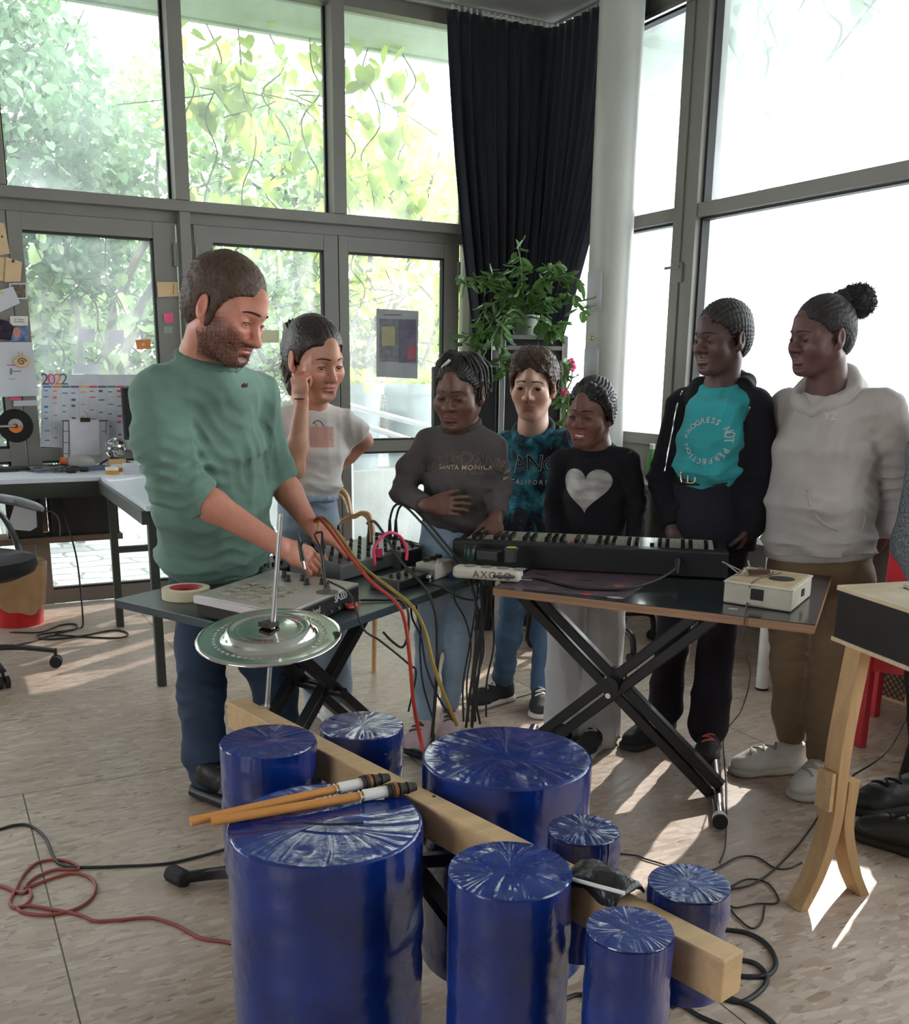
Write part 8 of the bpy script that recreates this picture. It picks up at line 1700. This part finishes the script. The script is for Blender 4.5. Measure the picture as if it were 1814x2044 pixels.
F.cap(neck-UPN*.04-fw*.01, shA, .052, .052, .035); F.cap(neck-UPN*.04-fw*.01, shB, .052, .052, .035); F.chain([shA, elA, elA+(wrA-elA)*.9], [.054, .052, .04], .025, rz=.01); F.chain([shB, elB, wrB], [.054, .053, .046], .025)
F.cap(neck-fw*.07-UPN*.0, neck-fw*.09-UPN*.05, .06, .05, .03)
for sg in (-1, 1): F.chain([neck-fw*.055+UPN*.012+_unit(side)*.06*sg, neck+_unit(side)*.078*sg-UPN*.005+fw*.0, neck+_unit(side)*.074*sg-UPN*.05+fw*.055], [.034, .03, .02], .02)
# the jacket hangs open: clear the wedge over the T-shirt
op = [J(1440, 745, -.15), J(1436, 790, -.16), J(1420, 870, -.17), J(1410, 960, -.17), J(1402, 1130, -.17)]; opw = [52, 56, 62, 56, 30]
for i in range(4): F.cap(op[i], op[i+1], (opw[i]*sc, .125), (opw[i+1]*sc, .125), .012, side, .03, -1)
jkt, jb = m.cloth('jacket', F, jk, .006, folds(42, .006, 44, [(elA, .1, .007, UPN), (elB, .1, .007, UPN)]))
for pts in (((1362, 780), (1350, 815), (1342, 860), (1334, 900), (1327, 940)), ((1497, 810), (1490, 830), (1480, 850), (1476, 875))):
    q = [on(jb, *p_) for p_ in pts]; q = [p_ for p_ in q if p_ is not None]; mb = MB()
    if len(q) > 2: mb.tube(q, .0035, 6, 6); mb.build('zip', chrome, jkt, 60)
trs = knit('charcoal_trousers', srgb(38, 36, 46)); F = Field(); torso(F, m, [(1412, 948, 66, .0, .102), (1410, 1030, 80, .01, .118), (1408, 1080, 82, .01, .12)], side, .04, .03)
for q in (((1368, 1090, .08, .03), (1352, 1180, .068, .03), (1340, 1290, .058, .03), (1331, 1370, .058, .04), (1327, 1416, .061, .05)), ((1448, 1090, .08, 0), (1440, 1180, .07, -.01), (1428, 1300, .064, -.02), (1419, 1390, .066, -.02), (1413, 1452, .07, -.02))): p_, r_ = tube_px(m, q); F.chain(p_, r_, .014); F.cap(p_[-2], p_[-1], r_[-2], r_[-1], .01, side, .008)
tro, trb = m.cloth('trousers', F, trs, .0065, folds(43, .004, 40)); F = Field(); torso(F, m, [(1412, 946, 68, .0, .108), (1412, 962, 69, .0, .109)], side, .01, .006); belt, bb_ = m.cloth('belt', F, mat('black_leather', (.015, .015, .016), .4), .005)
q = on(bb_, 1373, 953, .012); 
if q: mb = MB(); x = Vector(side).normalized(); mb.tube([q+x*a+UPV*b for a, b in ((-.022, -.017), (.022, -.017), (.027, 0), (.022, .017), (-.022, .017), (-.027, 0), (-.022, -.017))], .0042, 8, 3); mb.cyl(q+UPV*.016, q-UPV*.016, .003); mb.build('buckle', mat('pale_gold_metal', (.7, .62, .45), .25, 1), belt, 60)
cor = mat('coral_trim', srgb(226, 110, 96), .5); shoe(m.t, J(1322, 1452, .06), -m.r*.62-m.n*.75, .25, bc_, mat('black_sole', (.03, .03, .03), .6), rub, seed=11, accent=cor); shoe(m.t, J(1416, 1466, -.02), -m.r*.05-m.n*.95, .25, bc_, mat('black_sole', (.03, .03, .03), .6), cor, seed=12, accent=cor)
s_ = H.s; w = H.w
def rows(p): q = H.loc(p); v = np.arctan2(q[:, 0], q[:, 2]+.02)*22; return -.0035*np.abs(np.sin(v))+.002-.0012*np.sin(q[:, 1]*420)*np.abs(np.sin(v))
surf('cornrows', hair_cap(H, infl=.008, disp=rows, h=.003, front=.045), hair_mat('black_cornrow_hair', (.02, .016, .016), .55), m.t)
mb = MB(); 
for k_ in range(6): g_ = random.Random(k_); c0 = Vector(w(.06, -.06, -.055)); mb.tube([c0, c0+Vector(H.dir(g_.uniform(-.2, .4), -.5, -.3))*.03, c0+Vector(H.dir(g_.uniform(-.3, .5), -.8, -.6))*.05], .0035, 6, 4)
mb.build('loose_braid_end', hair_mat('black_cornrow_hair', (.02, .016, .016), .55), m.t, 60); mb = MB(); mb.ball(Vector(w(.083, .0, -.036)), .004, 8, 6); mb.build('earring', chrome, m.t)

# ---------------------------------------------------------------- the girl with the hair puff
m = Body((1590, 1562), back=.16, label='girl with a round hair puff in a pale grey hoodie and brown trousers'); J = m.J; rr, nn_ = _v(m.r), _v(m.n)
dk3 = srgb(104, 72, 68); neck = J(1650, 760, .0); shA, elA, wrA = J(1572, 810, .1), J(1560, 960, .16), J(1640, 1060, .2); shB, elB, wrB = J(1760, 812, -.02), J(1800, 950, .06), J(1768, 1062, .12)
H = m.head(1640, 672, -.04, 142, -50, 8, 3, dict(jaw=1.08, cheek=1.15, nose_w=1.25, nose_l=.85, lip=1.3, open=.3, lip_c=srgb(124, 78, 78), neck_r=1.1), dk3, neck, look=(-.1, 1, -.45), brow=hair_mat('black_brow', (.012, .009, .008)))
m.limb([neck, J(1650, 880, .02), J(1640, 1060, .04)], [.055, .1, .11]); m.limb([neck-UPN*.05, shA], [.035, .035]); m.limb([neck-UPN*.05, shB], [.035, .035]); m.limb([shA, elA, wrA], [.045, .04, .025]); m.limb([shB, elB, wrB], [.045, .04, .025])
m.limb([J(1590, 1130, .03), J(1580, 1310, .03), J(1575, 1475, .06)], [.04, .03, .026]); m.limb([J(1690, 1130, .03), J(1660, 1310, 0), J(1640, 1520, 0)], [.04, .03, .026])
m.hand(wrB, -rr*.55-UPN*.8, -nn_*.8+rr*.4, -nn_, .88, curl=(.5, .5, .55, .55)); m.hand(wrA, rr*.9-UPN*.3, nn_, -UPN, .85, curl=(.4, .4, .4, .4)); m.finish()
mb = MB(); qr = Vector(wrB+_unit(-rr*.55-UPN*.8)*.1); mb.ball(qr-m.n*.012, .008, 10, 8); mb.build('ring', chrome, m.t)
side = shB-shA; fw = np.cross(UPN, side); fw = fw if np.dot(fw, nn_) < 0 else -fw; fw = _unit(fw); hoo = knit('pale_grey_fleece', srgb(188, 180, 176)); F = Field()
torso(F, m, [(1658, 818, 86, .03, .115), (1648, 900, 102, .02, .145), (1636, 1000, 106, .02, .16), (1634, 1075, 106, .03, .158), (1634, 1092, 100, .03, .15)], side, .04)
F.cap(neck-UPN*.085, shA, .06, .06, .04); F.cap(neck-UPN*.085, shB, .06, .062, .04); F.chain([shA, elA, wrA], [.062, .06, .045], .03, rz=.01); F.chain([shB, elB, wrB], [.066, .068, .045], .03, rz=.012)
sw, sb = m.cloth('hoodie', F, hoo, .0065, folds(51, .006, 34, [(J(1700, 860, -.1), .14, .008, rr-UPN*.5), (J(1785, 960, 0), .14, .008, UPN), (J(1640, 1060, -.1), .16, .006, UPN)]))
F = Field(); torso(F, m, [(1634, 1080, 108, .03, .158), (1634, 1108, 104, .03, .152)], side, .01, .008); m.cloth('waistband', F, hoo, .006, lambda p: .0014*np.sin((p@_unit(side))*380))
F = Field(); c_ = neck-UPN*.03; collar(F, c_, side, fw, .088, .072, .019, .015, tilt=.055, n=22, a0=pi*.56, a1=pi*2.44); F.chain([c_-fw*.06+UPN*.01, c_-fw*.115-UPN*.03, c_-fw*.13-UPN*.1], [.075, .085, .06], .04); us = _unit(side)
for sg in (-1, 1): F.cap(c_+us*.05*sg+fw*.055-UPN*.03, c_+fw*.085-UPN*.07, .022, .009, .012)
m.cloth('hood', F, hoo, .0055, folds(52, .004, 50))
F = Field(); pc_ = [J(1625, 1010, 0), J(1625, 1072, 0)]
mb = MB(); q = [on(sb, *p_) for p_ in ((1612, 978), (1616, 1005), (1628, 1030), (1648, 1048), (1672, 1058))]; q = [p_ for p_ in q if p_ is not None]
if len(q) > 2: mb.tube(q, .004, 6, 5); mb.build('pocket_edge', hoo, sw, 60)
mb = MB(); q = [on(sb, *p_) for p_ in ((1722, 1012), (1726, 1035), (1720, 1060))]; q = [p_ for p_ in q if p_ is not None]
if len(q) > 2: mb.tube(q, .0025, 6, 5); mb.build('pocket_seam', hoo, sw, 60)
o = on(sb, 1658, 831); 
if o: text_mesh('YZ', .03, plane_at(o, side, fw), mat('pale_thread', srgb(214, 208, 204), .7), 'embroidery', sw, conform=(sb, -fw), off=.0015, bold=.0003)
tan = knit('brown_twill', srgb(130, 108, 84), .8, .2, 400); F = Field(); torso(F, m, [(1634, 1095, 98, .03, .14), (1632, 1150, 100, .03, .145)], side, .04, .03)
for q in (((1588, 1160, .088, .04), (1581, 1250, .072, .04), (1578, 1330, .064, .04), (1577, 1420, .056, .05), (1578, 1462, .048, .06)), ((1688, 1160, .09, .03), (1676, 1250, .08, .01), (1664, 1330, .071, 0), (1650, 1430, .062, 0), (1644, 1500, .057, 0))): p_, r_ = tube_px(m, q); F.chain(p_, r_, .03)
m.cloth('trousers', F, tan, .007, folds(53, .006, 36, [(J(1580, 1300, 0), .1, .008, UPN), (J(1670, 1310, -.03), .1, .009, UPN), (J(1650, 1480, 0), .08, .008, UPN)]))
shoe(m.t, J(1577, 1492, .06), -m.r*.85-m.n*.5, .265, ws, mat('white_sole', srgb(206, 202, 196), .5), mat('cream_lace', srgb(186, 174, 160), .8), hgt=.09, seed=13, laces=5); shoe(m.t, J(1640, 1530, .02), -m.r*.3-m.n*.92, .265, ws, mat('white_sole', srgb(206, 202, 196), .5), mat('cream_lace', srgb(186, 174, 160), .8), hgt=.09, seed=14, laces=5)
s_ = H.s; w = H.w; bh = hair_mat('black_puff_hair', (.02, .015, .016), .6); surf('hair', hair_cap(H, infl=.007, disp=strand_grain(H, .0012), h=.0035, front=.043), bh, m.t)
pc_ = J(1711, 602, -.0+.02); pr_ = 37*m.px(pc_); F = Field(); F.ell(pc_, np.array((1, 1, .95))*pr_*.86, np.eye(3), .01); F.cap(w(0, -.06, .1), pc_, .03*s_, .04*s_, .03); surf('hair_puff', mesh_field(F, .004, disp=lambda p: -.006*hnoise(p, 110, 3)-.005*hnoise(p, 220, 4)), bh, m.t)
strands('puff_curl', 1500, lambda g: (lambda d: (pc_+d*pr_*.72, d))(_unit(g.normal(size=3))), bh, m.t, 14, pr_*.36, .0009, .007, k=6)

# ---------------------------------------------------------------- a seated person at the picture edge: fleece sleeve, dark trousers, black shoes
m = Body((1760, 1640), 'seated person at the picture edge, only a grey fleece sleeve and black lace shoes showing', back=.0); J = m.J; rr, nn_ = _v(m.r), _v(m.n)
neck = J(1960, 800, .35); shA, elA, wrA = J(1868, 900, .3), J(1830, 1085, .3), J(1850, 1160, .05); shB, elB, wrB = J(2050, 900, .4), J(2080, 1090, .35), J(2000, 1180, .1)
H = m.head(1960, 690, .33, 140, -40, 8, 0, dict(open=.5), srgb(206, 156, 134), neck, brow=hair_mat('dark_brown_brow', srgb(60, 40, 32)))
m.limb([neck, J(1965, 1000, .4), J(1970, 1190, .42)], [.06, .1, .1]); m.limb([neck-UPN*.05, shA], [.035, .035]); m.limb([neck-UPN*.05, shB], [.035, .035]); m.limb([shA, elA, wrA], [.045, .04, .025]); m.limb([shB, elB, wrB], [.045, .04, .025])
kA, kB = J(1862, 1285, .04), J(1960, 1270, -.12); aA, aB = J(1850, 1560, .02), J(1868, 1640, -.14)
m.limb([J(1930, 1210, .4), kA, aA], [.08, .055, .035]); m.limb([J(2010, 1210, .4), kB, aB], [.08, .055, .035]); m.hand(wrA, rr*.5-UPN*.3-nn_*.5, UPN, -rr, .9); m.hand(wrB, -rr*.6-UPN*.3-nn_*.4, UPN, rr, .9); m.finish()
side = shB-shA; fle = mat('grey_flecked_fleece', srgb(132, 140, 146), .95, var=.5, nscale=130, bump=.5, bscale=160, bdist=.006); F = Field(); torso(F, m, [(1960, 880, 90, .36, .12), (1962, 1040, 105, .4, .14), (1966, 1180, 105, .42, .15)], side, .05); F.cap(neck-UPN*.03, shA, .07, .07, .05); F.cap(neck-UPN*.03, shB, .07, .07, .05); F.chain([shA, elA, wrA], [.075, .075, .05], .03); F.chain([shB, elB, wrB], [.075, .07, .045], .03); m.cloth('fleece_jacket', F, fle, .008, folds(61, .006, 36))
F = Field(); F.cap(J(1940, 1200, .42), J(2000, 1200, .42), .12, .12, .04); F.chain([J(1930, 1210, .4), kA, aA+UPN*.05], [.1, .078, .055], .03); F.chain([J(2010, 1210, .4), kB, aB+UPN*.05], [.1, .078, .055], .03); m.cloth('trousers', F, mat('black_trouser', (.02, .02, .022), .8), .008, folds(62, .005, 40))
bl2 = mat('black_shoe_leather', (.02, .022, .02), .45, bump=.3, bscale=90, bdist=.003); shoe(m.t, P(1822, 1612, Z=0), P(1700, 1622, Z=0)-P(1822, 1612, Z=0), .28, bl2, rub, rub, seed=15); shoe(m.t, P(1860, 1715, Z=0), P(1735, 1675, Z=0)-P(1860, 1715, Z=0), .28, bl2, rub, rub, seed=16)
surf('hair', hair_cap(H, infl=.012, disp=strand_grain(H), h=.005), dkh, m.t)
sx = J(1968, 1200, .42); t = thing('stool', 'black stool under the seated person at the picture edge', 'stool', (sx[0], sx[1], 0)); mb = MB(); mb.lathe([(.17, .0), (.18, .02), (.16, .035)], (sx[0], sx[1], max(.3, sx[2]-.155)), 28); mb.build('seat', blackm, t)
for a in (.6, 2.2, 3.7, 5.3): mb = MB(); zz_ = max(.3, sx[2]-.155); mb.cyl((sx[0]+.17*cos(a), sx[1]+.17*sin(a), 0), (sx[0]+.11*cos(a), sx[1]+.11*sin(a), zz_), .014); mb.build('leg', blackm, t)
